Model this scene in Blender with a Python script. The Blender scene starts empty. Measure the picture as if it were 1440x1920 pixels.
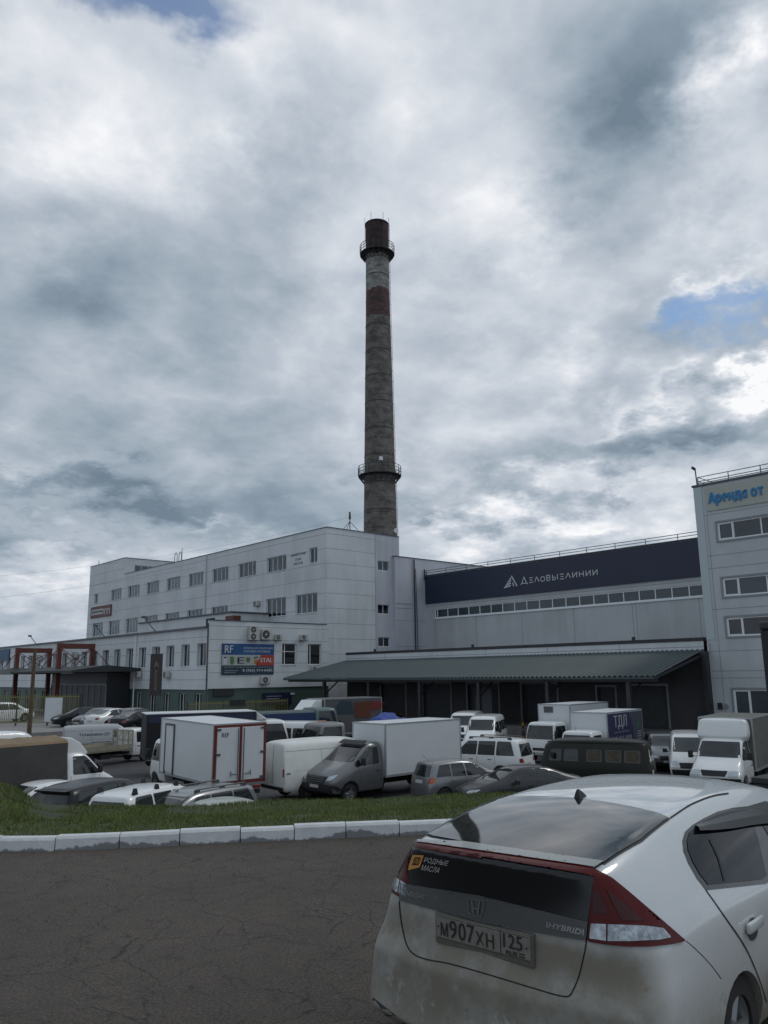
import bpy, bmesh, math, random
import numpy as np
from mathutils import Vector, Matrix, noise
from mathutils.bvhtree import BVHTree
R = math.radians
C = bpy.context.scene.collection
scene = bpy.context.scene
# ---------------------------------------------------------------- camera
F_PX = 1500.0
PITCH, ROLL, YAW = 0.19912, -0.01227, 0.72812      # yaw: from +Y towards +X
EYE = Vector((0, 0, 2.1)); LOT = -2.7
cp, sp, cr, sr = math.cos(PITCH), math.sin(PITCH), math.cos(ROLL), math.sin(ROLL)
FW = Vector((math.sin(YAW)*cp, math.cos(YAW)*cp, sp))
_r0 = Vector((math.cos(YAW), -math.sin(YAW), 0)); _u0 = _r0.cross(FW)
RT = cr*_r0 + sr*_u0; UP = -sr*_r0 + cr*_u0
cd = bpy.data.cameras.new('camera'); cam = bpy.data.objects.new('camera', cd); C.objects.link(cam)
cam.matrix_world = Matrix(((RT.x, UP.x, -FW.x, EYE.x), (RT.y, UP.y, -FW.y, EYE.y), (RT.z, UP.z, -FW.z, EYE.z), (0, 0, 0, 1)))
cd.sensor_fit = 'VERTICAL'; cd.sensor_height = 36; cd.lens = 36*F_PX/1920
cd.clip_start = .05; cd.clip_end = 3000
scene.camera = cam
scene.render.resolution_x = 768; scene.render.resolution_y = 1024
scene.view_settings.view_transform = 'Standard'; scene.view_settings.look = 'None'
scene.view_settings.exposure = .16; scene.view_settings.gamma = 1
# ---------------------------------------------------------------- sky and sun
SUN_AZ, SUN_EL = 112, 50            # azimuth from +Y towards +X
w = bpy.data.worlds.new('World'); scene.world = w; w.use_nodes = True
nt = w.node_tree; nt.nodes.clear(); N = nt.nodes.new; Lk = nt.links.new
wo = N('ShaderNodeOutputWorld'); bg1 = N('ShaderNodeBackground'); bg2 = N('ShaderNodeBackground'); mx = N('ShaderNodeMixShader')
sky = N('ShaderNodeTexSky'); sky.sky_type = 'NISHITA'; sky.sun_disc = False
sky.sun_elevation = R(SUN_EL); sky.sun_rotation = R(SUN_AZ); sky.ozone_density = 4; sky.dust_density = .3; sky.air_density = 1.2
Lk(sky.outputs[0], bg1.inputs[0]); bg1.inputs[1].default_value = .10
geo = N('ShaderNodeTexCoord')
sep = N('ShaderNodeSeparateXYZ'); Lk(geo.outputs['Generated'], sep.inputs[0])
def M(op, a=None, b=None, c=None, clamp=False):
    n = N('ShaderNodeMath'); n.operation = op; n.use_clamp = clamp
    for i, v in enumerate((a, b, c)):
        if v is None: continue
        if isinstance(v, (int, float)): n.inputs[i].default_value = v
        else: Lk(v, n.inputs[i])
    return n.outputs[0]
az = M('ARCTAN2', sep.outputs[0], sep.outputs[1]); el = M('ARCSINE', sep.outputs[2])
cmb = N('ShaderNodeCombineXYZ'); Lk(az, cmb.inputs[0]); Lk(el, cmb.inputs[1])
def noise3(vec, scale, detail, rough, dist=0, sc=(1, 1, 1), w4=0.0, color=False):
    mp = N('ShaderNodeMapping'); mp.inputs['Scale'].default_value = sc; mp.inputs['Location'].default_value = (w4, w4*.7, w4*1.3); Lk(vec, mp.inputs[0])
    n = N('ShaderNodeTexNoise'); n.inputs['Scale'].default_value = scale; n.inputs['Detail'].default_value = detail
    n.inputs['Roughness'].default_value = rough; n.inputs['Distortion'].default_value = dist; Lk(mp.outputs[0], n.inputs['Vector'])
    return n.outputs['Color' if color else 'Fac']
# cloud deck: direction divided by height so that clouds flatten towards the horizon
zc = M('ADD', M('MAXIMUM', sep.outputs[2], 0.0), .30)
dv = N('ShaderNodeVectorMath'); dv.operation = 'DIVIDE'; Lk(geo.outputs['Generated'], dv.inputs[0])
c3 = N('ShaderNodeCombineXYZ'); Lk(zc, c3.inputs[0]); Lk(zc, c3.inputs[1]); Lk(zc, c3.inputs[2]); Lk(c3.outputs[0], dv.inputs[1])
warpc = noise3(dv.outputs[0], 2.6, 6, .62, 0, w4=3.1, color=True)
wv = N('ShaderNodeVectorMath'); wv.operation = 'SUBTRACT'; Lk(warpc, wv.inputs[0]); wv.inputs[1].default_value = (.5, .5, .5)
wsx = N('ShaderNodeVectorMath'); wsx.operation = 'MULTIPLY'; Lk(wv.outputs[0], wsx.inputs[0]); wsx.inputs[1].default_value = (.55, .38, 0)
wadd = N('ShaderNodeVectorMath'); wadd.operation = 'ADD'; Lk(cmb.outputs[0], wadd.inputs[0]); Lk(wsx.outputs[0], wadd.inputs[1])
def pxdir(x, y): return (FW + RT*((x-720)/F_PX) - UP*((y-960)/F_PX))
def azel(x, y):
    d = pxdir(x, y).normalized(); return math.atan2(d.x, d.y), math.asin(d.z)
def blob(x, y, rx, ry, rot, wgt, soft=True):
    a, e = azel(x, y)
    mp = N('ShaderNodeMapping'); mp.vector_type = 'TEXTURE'
    mp.inputs['Location'].default_value = (a, e, 0); mp.inputs['Rotation'].default_value = (0, 0, R(rot))
    mp.inputs['Scale'].default_value = (rx/1500/max(.5, math.cos(e)), ry/1500, 1)
    Lk(wadd.outputs[0], mp.inputs[0])
    g = N('ShaderNodeTexGradient'); g.gradient_type = 'QUADRATIC_SPHERE' if soft else 'SPHERICAL'; Lk(mp.outputs[0], g.inputs[0])
    return M('MULTIPLY', g.outputs[1], wgt)
# (x, y, rx, ry, rotation, weight): broad bright and dark masses of the cloud deck, as bearings in the sky
BL = [(430, 130, 420, 300, 10, .32), (90, 300, 280, 420, -28, .34), (330, 330, 260, 90, -50, .18), (760, 260, 330, 420, 0, .30), (620, 60, 300, 150, 0, .14), (980, 470, 360, 230, 35, .40), (1440, 190, 170, 200, 0, .75), (1220, 270, 340, 280, 25, -.55), (1120, 90, 300, 130, 0, -.06),
      (230, 620, 480, 300, 0, -.34), (500, 420, 260, 260, 0, -.22), (620, 900, 420, 200, 0, -.20), (200, 930, 620, 95, -3, -.45), (640, 830, 90, 160, 0, .10), (60, 860, 240, 50, 0, .16), (120, 1110, 420, 110, 0, .30), (430, 985, 260, 50, 8, .34), (60, 1010, 240, 40, 0, -.16),
      (1000, 1000, 480, 100, 0, .48), (830, 800, 240, 120, -10, .08), (1010, 700, 300, 150, 20, .30), (1390, 720, 150, 55, 18, .75), (1290, 850, 320, 110, -5, -.50), (1300, 640, 240, 130, 20, -.20), (1180, 760, 200, 60, 25, .34), (1420, 500, 200, 150, 20, .26), (1330, 590, 130, 40, 15, .42), (1130, 930, 300, 60, 10, .25),
      (0, 60, 200, 160, 0, .10), (1440, 30, 300, 140, 0, -.16), (600, 620, 240, 170, 0, .10), (880, 620, 200, 120, 0, -.06), (850, 940, 200, 70, 0, -.22)]
BLUE = [(230, -10, 360, 110, -8, 1.9), (1330, 645, 240, 120, 15, 1.35), (1040, 790, 190, 55, 20, .55), (1440, 600, 180, 80, 0, .8), (1290, 980, 200, 60, 5, .35), (350, 560, 300, 150, 0, .25), (200, 700, 300, 150, 0, .3)]
acc = None
for b in BL:
    o = blob(*b); acc = o if acc is None else M('ADD', acc, o)
f1 = noise3(dv.outputs[0], 1.9, 10, .55, .3, w4=1.7); f2 = noise3(dv.outputs[0], 5.0, 10, .58, .35, w4=8.2); f3 = noise3(dv.outputs[0], 17, 8, .62, .2, w4=2.2)
bil = M('ABSOLUTE', M('MULTIPLY_ADD', noise3(dv.outputs[0], 3.4, 7, .5, .2, w4=5.5), 2, -1))     # billows
v1 = M('MULTIPLY_ADD', f1, .80, -.40); v2 = M('MULTIPLY_ADD', f2, .44, -.22); v3 = M('MULTIPLY_ADD', f3, .15, -.075); v4 = M('MULTIPLY_ADD', bil, -.42, .09)
val = M('ADD', M('ADD', M('ADD', M('MULTIPLY', acc, 1.0), v1), M('ADD', M('ADD', v2, v3), v4)), .45)
ramp = N('ShaderNodeValToRGB'); Lk(val, ramp.inputs[0]); e = ramp.color_ramp.elements
def lin(c): return tuple(((q/255+.055)/1.055)**2.4 if q > 10 else q/255/12.92 for q in c)+(1,)
e[0].position = 0; e[0].color = lin((108, 124, 139)); e[1].position = 1.12 if False else 1; e[1].color = lin((238, 239, 241))
for p, c in ((.20, (130, 145, 159)), (.38, (153, 166, 178)), (.55, (176, 185, 196)), (.72, (199, 205, 213)), (.86, (220, 223, 228))): q = e.new(p); q.color = lin(c)
Lk(ramp.outputs[0], bg2.inputs[0]); bg2.inputs[1].default_value = 1.0
bl = None
for b in BLUE:
    o = blob(*b); bl = o if bl is None else M('ADD', bl, o)
bl = M('ADD', bl, M('ADD', M('MULTIPLY_ADD', f2, -1.4, .46), M('MULTIPLY', v1, .6))); mr = N('ShaderNodeMapRange'); mr.inputs[1].default_value = .20; mr.inputs[2].default_value = 1.15; mr.inputs[3].default_value = 1; mr.inputs[4].default_value = .16; Lk(bl, mr.inputs[0])
Lk(mr.outputs[0], mx.inputs[0]); Lk(bg1.outputs[0], mx.inputs[1]); Lk(bg2.outputs[0], mx.inputs[2]); Lk(mx.outputs[0], wo.inputs[0])
sd = bpy.data.lights.new('sun', 'SUN'); sd.energy = .5; sd.angle = R(14); sd.color = (1, .97, .93)
so = bpy.data.objects.new('sun', sd); C.objects.link(so)
so.rotation_euler = Vector((-math.sin(R(SUN_AZ))*math.cos(R(SUN_EL)), -math.cos(R(SUN_AZ))*math.cos(R(SUN_EL)), -math.sin(R(SUN_EL)))).to_track_quat('-Z', 'Y').to_euler()
# ---------------------------------------------------------------- helpers
def ray(x, y): return pxdir(x, y)
def onX(X, x, y): d = ray(x, y); return EYE + d*(X/d.x)
def onY(Y, x, y): d = ray(x, y); return EYE + d*(Y/d.y)
def onZ(Z, x, y): d = ray(x, y); return EYE + d*((Z-EYE.z)/d.z)
def at(x, dist, z=LOT, y=1300):
    d = ray(x, y); k = dist/math.hypot(d.x, d.y); return Vector((d.x*k, d.y*k, z))

MATS = {}
def mat(name, col, rough=.6, metal=0., var=0., vscale=3., dirt=None, spec=.5, coat=0., bump=0., bscale=40., coords='Object'):
    m = bpy.data.materials.new(name); m.use_nodes = True; t = m.node_tree; b = t.nodes['Principled BSDF']
    b.inputs['Roughness'].default_value = rough; b.inputs['Metallic'].default_value = metal
    b.inputs['Specular IOR Level'].default_value = spec
    b.inputs['Base Color'].default_value = (*col, 1)
    if coat: b.inputs['Coat Weight'].default_value = coat; b.inputs['Coat Roughness'].default_value = .03
    tc = t.nodes.new('ShaderNodeTexCoord')
    last = None
    if var:
        n = t.nodes.new('ShaderNodeTexNoise'); n.inputs['Scale'].default_value = vscale; n.inputs['Detail'].default_value = 6; n.inputs['Roughness'].default_value = .65
        t.links.new(tc.outputs[coords], n.inputs['Vector'])
        mr = t.nodes.new('ShaderNodeMapRange'); mr.inputs[1].default_value = .3; mr.inputs[2].default_value = .7
        mr.inputs[3].default_value = 1-var; mr.inputs[4].default_value = 1+var*.6
        t.links.new(n.outputs[0], mr.inputs[0])
        vm = t.nodes.new('ShaderNodeVectorMath'); vm.operation = 'SCALE'; vm.inputs[0].default_value = col
        t.links.new(mr.outputs[0], vm.inputs['Scale']); t.links.new(vm.outputs[0], b.inputs['Base Color']); last = vm.outputs[0]
    if dirt:   # (colour, z at which it fades out, strength) in the thing's own coordinates
        dc, zh, ds = dirt
        n = t.nodes.new('ShaderNodeTexNoise'); n.inputs['Scale'].default_value = 3.5; n.inputs['Detail'].default_value = 8; n.inputs['Roughness'].default_value = .7
        t.links.new(tc.outputs['Object'], n.inputs['Vector'])
        sx = t.nodes.new('ShaderNodeSeparateXYZ'); t.links.new(tc.outputs['Object'], sx.inputs[0])
        a = t.nodes.new('ShaderNodeMapRange'); a.inputs[1].default_value = zh; a.inputs[2].default_value = zh*.25; a.inputs[3].default_value = -.25; a.inputs[4].default_value = 1.
        t.links.new(sx.outputs[2], a.inputs[0])
        ad = t.nodes.new('ShaderNodeMath'); ad.operation = 'MULTIPLY_ADD'; t.links.new(n.outputs[0], ad.inputs[0]); ad.inputs[1].default_value = 1.1; ad.inputs[2].default_value = -.45
        sm = t.nodes.new('ShaderNodeMath'); sm.operation = 'ADD'; sm.use_clamp = True; t.links.new(a.outputs[0], sm.inputs[0]); t.links.new(ad.outputs[0], sm.inputs[1])
        ml = t.nodes.new('ShaderNodeMath'); ml.operation = 'MULTIPLY'; t.links.new(sm.outputs[0], ml.inputs[0]); ml.inputs[1].default_value = ds
        mc = t.nodes.new('ShaderNodeMix'); mc.data_type = 'RGBA'; t.links.new(ml.outputs[0], mc.inputs[0])
        if last: t.links.new(last, mc.inputs[6])
        else: mc.inputs[6].default_value = (*col, 1)
        mc.inputs[7].default_value = (*dc, 1); t.links.new(mc.outputs[2], b.inputs['Base Color'])
        rr = t.nodes.new('ShaderNodeMapRange'); rr.inputs[3].default_value = rough; rr.inputs[4].default_value = .85; t.links.new(ml.outputs[0], rr.inputs[0]); t.links.new(rr.outputs[0], b.inputs['Roughness'])
        if coat:
            r2 = t.nodes.new('ShaderNodeMapRange'); r2.inputs[3].default_value = coat; r2.inputs[4].default_value = 0; t.links.new(ml.outputs[0], r2.inputs[0]); t.links.new(r2.outputs[0], b.inputs['Coat Weight'])
    if bump:
        n = t.nodes.new('ShaderNodeTexNoise'); n.inputs['Scale'].default_value = bscale; n.inputs['Detail'].default_value = 4
        t.links.new(tc.outputs[coords], n.inputs['Vector'])
        bp = t.nodes.new('ShaderNodeBump'); bp.inputs['Strength'].default_value = bump; bp.inputs['Distance'].default_value = .02
        t.links.new(n.outputs[0], bp.inputs['Height']); t.links.new(bp.outputs[0], b.inputs['Normal'])
    MATS[name] = m; return m

def streaks(m, amt=.18, sc=2.2):
    t = m.node_tree; n = t.nodes.new; l = t.links.new; b = t.nodes['Principled BSDF']; tc = n('ShaderNodeTexCoord'); src = b.inputs['Base Color'].links[0].from_socket
    mp = n('ShaderNodeMapping'); mp.inputs['Scale'].default_value = (sc, sc, .10); l(tc.outputs['Object'], mp.inputs[0]); q = n('ShaderNodeTexNoise'); q.inputs['Scale'].default_value = 1.; q.inputs['Detail'].default_value = 5; q.inputs['Roughness'].default_value = .65; l(mp.outputs[0], q.inputs['Vector'])
    q2 = n('ShaderNodeTexNoise'); q2.inputs['Scale'].default_value = .22; q2.inputs['Detail'].default_value = 4; l(tc.outputs['Object'], q2.inputs['Vector'])
    a = n('ShaderNodeMath'); a.operation = 'MULTIPLY'; l(q.outputs[0], a.inputs[0]); l(q2.outputs[0], a.inputs[1])
    r = n('ShaderNodeMapRange'); r.inputs[1].default_value = .20; r.inputs[2].default_value = .38; r.inputs[3].default_value = 1.; r.inputs[4].default_value = 1-amt; l(a.outputs[0], r.inputs[0])
    v = n('ShaderNodeVectorMath'); v.operation = 'SCALE'; l(src, v.inputs[0]); l(r.outputs[0], v.inputs['Scale']); l(v.outputs[0], b.inputs['Base Color'])
def tag(o, label=None, cat=None, group=None, kind=None):
    if label: o['label'] = label
    if cat: o['category'] = cat
    if group: o['group'] = group
    if kind: o['kind'] = kind
    return o
def thing(name, loc, rz=0, label=None, cat=None, group=None):
    o = bpy.data.objects.new(name, None); C.objects.link(o); o.location = loc; o.rotation_euler.z = rz; o.empty_display_size = .2
    return tag(o, label, cat, group)
def link(name, me, mats, parent=None, smooth=False, angle=35):
    o = bpy.data.objects.new(name, me); C.objects.link(o)
    for m in (mats if isinstance(mats, (list, tuple)) else [mats]): me.materials.append(m)
    if parent: o.parent = parent
    if smooth:
        me.shade_smooth()
        try: me.set_sharp_from_angle(angle=R(angle))
        except Exception: pass
    return o
def copy_tree(o, parent=None):
    c = o.copy(); C.objects.link(c); c.parent = parent
    for ch in list(o.children): copy_tree(ch, c)
    return c

class MB:
    def __init__(s): s.v = []; s.f = []; s.mi = []
    def face(s, pts, mi=0):
        i = len(s.v); s.v += [tuple(p) for p in pts]; s.f.append(tuple(range(i, i+len(pts)))); s.mi.append(mi)
    def box(s, x0, y0, z0, x1, y1, z1, mi=0):
        if x0 > x1: x0, x1 = x1, x0
        if y0 > y1: y0, y1 = y1, y0
        if z0 > z1: z0, z1 = z1, z0
        i = len(s.v)
        s.v += [(x0, y0, z0), (x1, y0, z0), (x1, y1, z0), (x0, y1, z0), (x0, y0, z1), (x1, y0, z1), (x1, y1, z1), (x0, y1, z1)]
        for q in ((0, 3, 2, 1), (4, 5, 6, 7), (0, 1, 5, 4), (1, 2, 6, 5), (2, 3, 7, 6), (3, 0, 4, 7)):
            s.f.append(tuple(i+k for k in q)); s.mi.append(mi)
        return s
    def prism(s, poly, axis, a, b, mi=0):
        """extrude a 2D polygon along axis; poly coords are the two other axes in order"""
        def P(p, t): return (t, p[0], p[1]) if axis == 'x' else (p[0], t, p[1]) if axis == 'y' else (p[0], p[1], t)
        n = len(poly); i = len(s.v)
        s.v += [P(p, a) for p in poly]+[P(p, b) for p in poly]
        s.f.append(tuple(range(i, i+n))); s.f.append(tuple(range(i+2*n-1, i+n-1, -1))); s.mi += [mi, mi]
        for k in range(n):
            l = (k+1) % n; s.f.append((i+k, i+n+k, i+n+l, i+l)); s.mi.append(mi)
        return s
    def tube(s, p, q, r, n=8, r2=None, mi=0, cap=True):
        p, q = Vector(p), Vector(q); d = (q-p).normalized()
        a = d.orthogonal().normalized(); b = d.cross(a); r2 = r if r2 is None else r2; i = len(s.v)
        for c, rr in ((p, r), (q, r2)):
            for k in range(n):
                t = 2*math.pi*k/n; s.v.append(tuple(c+a*rr*math.cos(t)+b*rr*math.sin(t)))
        for k in range(n):
            l = (k+1) % n; s.f.append((i+k, i+l, i+n+l, i+n+k)); s.mi.append(mi)
        if cap: s.f.append(tuple(range(i+n-1, i-1, -1))); s.f.append(tuple(range(i+n, i+2*n))); s.mi += [mi, mi]
        return s
    def lathe(s, prof, c, axis='x', n=24, mi=0):
        i = len(s.v); m = len(prof)
        for k in range(n):
            t = 2*math.pi*k/n
            for (a, r) in prof:
                if axis == 'x': s.v.append((c[0]+a, c[1]+r*math.cos(t), c[2]+r*math.sin(t)))
                else: s.v.append((c[0]+r*math.cos(t), c[1]+r*math.sin(t), c[2]+a))
        for k in range(n):
            l = (k+1) % n
            for j in range(m-1):
                s.f.append((i+k*m+j, i+l*m+j, i+l*m+j+1, i+k*m+j+1)); s.mi.append(mi)
        return s
    def build(s, name, mats, parent=None, smooth=False, angle=35, bevel=0, loc=None, label=None):
        me = bpy.data.meshes.new(name); me.from_pydata(s.v, [], s.f)
        me.polygons.foreach_set('material_index', s.mi); me.update()
        bm = bmesh.new(); bm.from_mesh(me); bmesh.ops.recalc_face_normals(bm, faces=bm.faces)
        if bevel: bmesh.ops.bevel(bm, geom=bm.edges[:], offset=bevel, segments=2, profile=.5, affect='EDGES', clamp_overlap=True)
        bm.to_mesh(me); bm.free()
        o = link(name, me, mats, parent, smooth, angle)
        if loc is not None: o.location = loc
        if label: o['label'] = label
        return o
def text_mesh(s, bold=0., shear=0., space=1., extrude=0.):
    cu = bpy.data.curves.new('t', 'FONT'); cu.body = s; cu.size = 1; cu.offset = bold; cu.shear = shear; cu.space_character = space; cu.extrude = extrude; cu.resolution_u = 3
    o = bpy.data.objects.new('t', cu); C.objects.link(o)
    dg = bpy.context.evaluated_depsgraph_get(); me = bpy.data.meshes.new_from_object(o.evaluated_get(dg))
    bpy.data.objects.remove(o); bpy.data.curves.remove(cu)
    vs = np.array([v.co[:] for v in me.vertices]); fs = [tuple(p.vertices) for p in me.polygons]; bpy.data.meshes.remove(me)
    if len(vs): vs[:, :2] -= vs[:, :2].min(0); vs[:, :2] /= np.maximum(vs[:, :2].max(0), 1e-6)
    return vs, fs      # x and y run 0..1
def text_on(mb, s, TL, TR, BL, BR=None, mi=0, bold=0., shear=0., space=1., lift=.004, flip=False):
    """fit a line of lettering to the quad TL TR BL (BR)"""
    vs, fs = text_mesh(s, 0, shear, space); n0 = max(1, len(s)); cop = [(0, 0)] if not bold else [(-bold*1.1/n0, .0), (bold*1.1/n0, .0012), (0, .0024)]
    if bold: vs, fs = np.concatenate([vs+np.array([dx, 0, dz]) for dx, dz in cop]), [tuple(k+len(vs)*j for k in f) for j in range(3) for f in fs]
    TL, TR, BL = Vector(TL), Vector(TR), Vector(BL); BR = Vector(BR) if BR is not None else TR+BL-TL
    nrm = (TR-TL).cross(TL-BL).normalized()
    i = len(mb.v)
    for x, y, z in vs:
        top = TL.lerp(TR, x); bot = BL.lerp(BR, x); p = bot.lerp(top, y)+nrm*(lift+z); mb.v.append(tuple(p))
    for f in fs: mb.f.append(tuple(i+k for k in f)); mb.mi.append(mi)

# materials
white_paint = mat('white_paint', (.80, .81, .80), .22, coat=.6, var=.03, dirt=((.17, .15, .12), .55, .75))
clean_white = mat('clean_white', (.80, .81, .80), .25, coat=.5, var=.03, dirt=((.25, .23, .19), .3, .4))
box_white = mat('box_white', (.68, .70, .71), .45, var=.05, vscale=1.2)
box_trim = mat('box_trim', (.42, .44, .46), .4, metal=.5)
silver = mat('silver_paint', (.22, .225, .23), .28, metal=.5, coat=.6, dirt=((.16, .14, .12), .45, .6))
grey_paint = mat('grey_paint', (.17, .175, .18), .3, metal=.5, coat=.5, dirt=((.12, .11, .10), .5, .6))
black_paint = mat('black_paint', (.012, .013, .016), .3, coat=.15, spec=.3, dirt=((.08, .075, .065), .4, .5))
olive = mat('olive_paint', (.017, .020, .016), .45, spec=.3, coat=.05, var=.1, dirt=((.08, .07, .055), .5, .6))
pearl_old = mat('cream_paint', (.62, .60, .52), .4, var=.1, dirt=((.16, .13, .09), .6, .8))
glass = mat('dark_glass', (.012, .016, .018), .06, spec=.8)
def clear_glass(name, refl=1.):
    m = bpy.data.materials.new(name); m.use_nodes = True; t = m.node_tree; t.nodes.clear(); n = t.nodes.new; l = t.links.new
    o = n('ShaderNodeOutputMaterial'); mx_ = n('ShaderNodeMixShader'); tr = n('ShaderNodeBsdfTransparent'); gl = n('ShaderNodeBsdfGlossy'); fr = n('ShaderNodeFresnel'); mu = n('ShaderNodeMath')
    tr.inputs[0].default_value = (.55, .60, .60, 1); gl.inputs[0].default_value = (.8, .85, .9, 1); gl.inputs['Roughness'].default_value = .04; fr.inputs[0].default_value = 1.5; mu.operation = 'MULTIPLY_ADD'; mu.inputs[1].default_value = 1.6*refl; mu.inputs[2].default_value = .02
    l(fr.outputs[0], mu.inputs[0]); l(mu.outputs[0], mx_.inputs[0]); l(tr.outputs[0], mx_.inputs[1]); l(gl.outputs[0], mx_.inputs[2]); l(mx_.outputs[0], o.inputs[0]); return m
glass_b = clear_glass('window_glass')
glass_hall = mat('hall_glass', (.045, .062, .075), .12, spec=.7, var=.35, vscale=.3)
curtain = mat('curtain', (.55, .58, .56), .9, var=.35, vscale=2.)
rubber = mat('rubber', (.018, .018, .018), .85)
plastic = mat('black_plastic', (.02, .021, .022), .6)
under = mat('underbody', (.02, .02, .02), .9)
rim_m = mat('rim_metal', (.32, .33, .34), .4, metal=.8)
rim_d = mat('steel_wheel', (.13, .125, .12), .6, metal=.3)
red_lens = mat('red_lens', (.26, .012, .012), .12, coat=.8)
orange_lens = mat('orange_lens', (.55, .12, .02), .15, coat=.8)
clear_lens = mat('clear_lens', (.42, .46, .50), .12, metal=.4, coat=.9)
plate_m = mat('plate_white', (.5, .5, .48), .5, var=.1, vscale=10)
ink = mat('black_ink', (.015, .015, .015), .6)

# ---------------------------------------------------------------- vehicle shells
def cage(st, rear, front, fr=(0, .5, 1), crown=.03, bulge=.06, crease=.35, cr_levels=(0,), endcr=.25, sub=2, arches=(), arch_r=.36, arch_in=.30, fbulge=None, crease_fn=None):
    """st: stations (y, [(x, z) per level]); half-width x, level 0 = roof edge. rear/front: y offset per level at the ends"""
    n, m = len(st), len(st[0][1]); bm = bmesh.new(); cl = bm.edges.layers.float.new('crease_edge')
    fb = bulge if fbulge is None else fbulge
    def yy(i, k):
        return st[i][0] + (rear[k] if i == 0 else front[k] if i == n-1 else 0)
    def cw(i): return crown[i] if isinstance(crown, (list, tuple)) else crown
    T = {}
    def V(x, y, z):
        key = (round(x, 4), round(y, 4), round(z, 4))
        if key not in T: T[key] = bm.verts.new((x, y, z))
        return T[key]
    top = lambda i, c, s: V(s*fr[c]*st[i][1][0][0], yy(i, 0) + ((-bulge if i == 0 else fb if i == n-1 else 0)*(1-fr[c]**2)), st[i][1][0][1]+cw(i)*(1-fr[c]**2))
    def end(i, k, c, s):
        sg, b = (-1, bulge) if i == 0 else (1, fb)
        return V(s*fr[c]*st[i][1][k][0], yy(i, k)+sg*b*(1-fr[c]**2), st[i][1][k][1]+cw(i)*(1-fr[c]**2)*(1 if k == 0 else 0))
    side = lambda i, k, s: V(s*st[i][1][k][0], yy(i, k), st[i][1][k][1])
    def bot(i, c, s):
        if i in (0, n-1): return end(i, m-1, c, s)
        return V(s*fr[c]*st[i][1][m-1][0], yy(i, m-1), st[i][1][m-1][1])
    fs = []
    nc = len(fr)
    for s in (1, -1):
        for i in range(n-1):
            for c in range(nc-1):
                fs.append([top(i, c, s), top(i, c+1, s), top(i+1, c+1, s), top(i+1, c, s)])
                fs.append([bot(i, c, s), bot(i, c+1, s), bot(i+1, c+1, s), bot(i+1, c, s)])
            for k in range(m-1): fs.append([side(i, k, s), side(i, k+1, s), side(i+1, k+1, s), side(i+1, k, s)])
        for i in (0, n-1):
            for k in range(m-1):
                for c in range(nc-1): fs.append([end(i, k, c, s), end(i, k, c+1, s), end(i, k+1, c+1, s), end(i, k+1, c, s)])
    for q in fs:
        u = []
        for v in q:
            if v not in u: u.append(v)
        if len(u) > 2:
            try: bm.faces.new(u)
            except ValueError: pass
    bm.edges.ensure_lookup_table()
    def setc(a, b, v):
        e = bm.edges.get((a, b))
        if e: e[cl] = v
    for s in (1, -1):
        for i in range(n-1):
            for k in cr_levels: setc(side(i, k, s), side(i+1, k, s), crease)
            setc(side(i, m-1, s), side(i+1, m-1, s), .6)
        for i in (0, n-1):
            for k in range(m-1): setc(side(i, k, s), side(i, k+1, s), endcr)
            for c in range(nc-1): setc(end(i, 0, c, s), end(i, 0, c+1, s), endcr)
    if crease_fn: crease_fn(setc, side, end, top, n, m, nc)
    bmesh.ops.recalc_face_normals(bm, faces=bm.faces)
    me = bpy.data.meshes.new('shell'); bm.to_mesh(me); bm.free()
    o = bpy.data.objects.new('shell', me); C.objects.link(o)
    md = o.modifiers.new('s', 'SUBSURF'); md.levels = md.render_levels = sub
    cuts = []
    if arches:
        cb = MB(); xw = max(p[0] for q in st for p in q[1])
        for (ya, za) in arches:
            for s in (1, -1): cb.tube((s*(xw-arch_in), ya, za), (s*(xw+.3), ya, za), arch_r, 28)
        me2 = bpy.data.meshes.new('cut'); me2.from_pydata(cb.v, [], cb.f)
        b2 = bmesh.new(); b2.from_mesh(me2); bmesh.ops.recalc_face_normals(b2, faces=b2.faces)
        for f in b2.faces: f.material_index = 1
        b2.to_mesh(me2); b2.free()
        me2.materials.append(under); me2.materials.append(under)
        me.materials.append(under); me.materials.append(under)
        co = bpy.data.objects.new('cut', me2); C.objects.link(co); cuts.append(co)
        b = o.modifiers.new('b', 'BOOLEAN'); b.operation = 'DIFFERENCE'; b.object = co; b.solver = 'EXACT'
    dg = bpy.context.evaluated_depsgraph_get(); dg.update()
    res = bpy.data.meshes.new_from_object(o.evaluated_get(dg)); res.materials.clear()
    for q in [o]+cuts: bpy.data.objects.remove(q)
    return res
def levels(st5, xm, zm, xs, zs):
    """(y, roof z, roof half-width, belt z, belt half-width[, side factor]) -> station list"""
    out = []
    for q in st5:
        y, zt, xt, zb, xb = q[:5]; k = q[5] if len(q) > 5 else 1
        out.append((y, [(xt, zt), (xb, zb), (xm*k, zm), (xs*k, zs+.14), ((xs-.05)*k, zs)]))
    return out
def bvh_of(me):
    return BVHTree.FromPolygons([v.co[:] for v in me.vertices], [tuple(p.vertices) for p in me.polygons])
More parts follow.
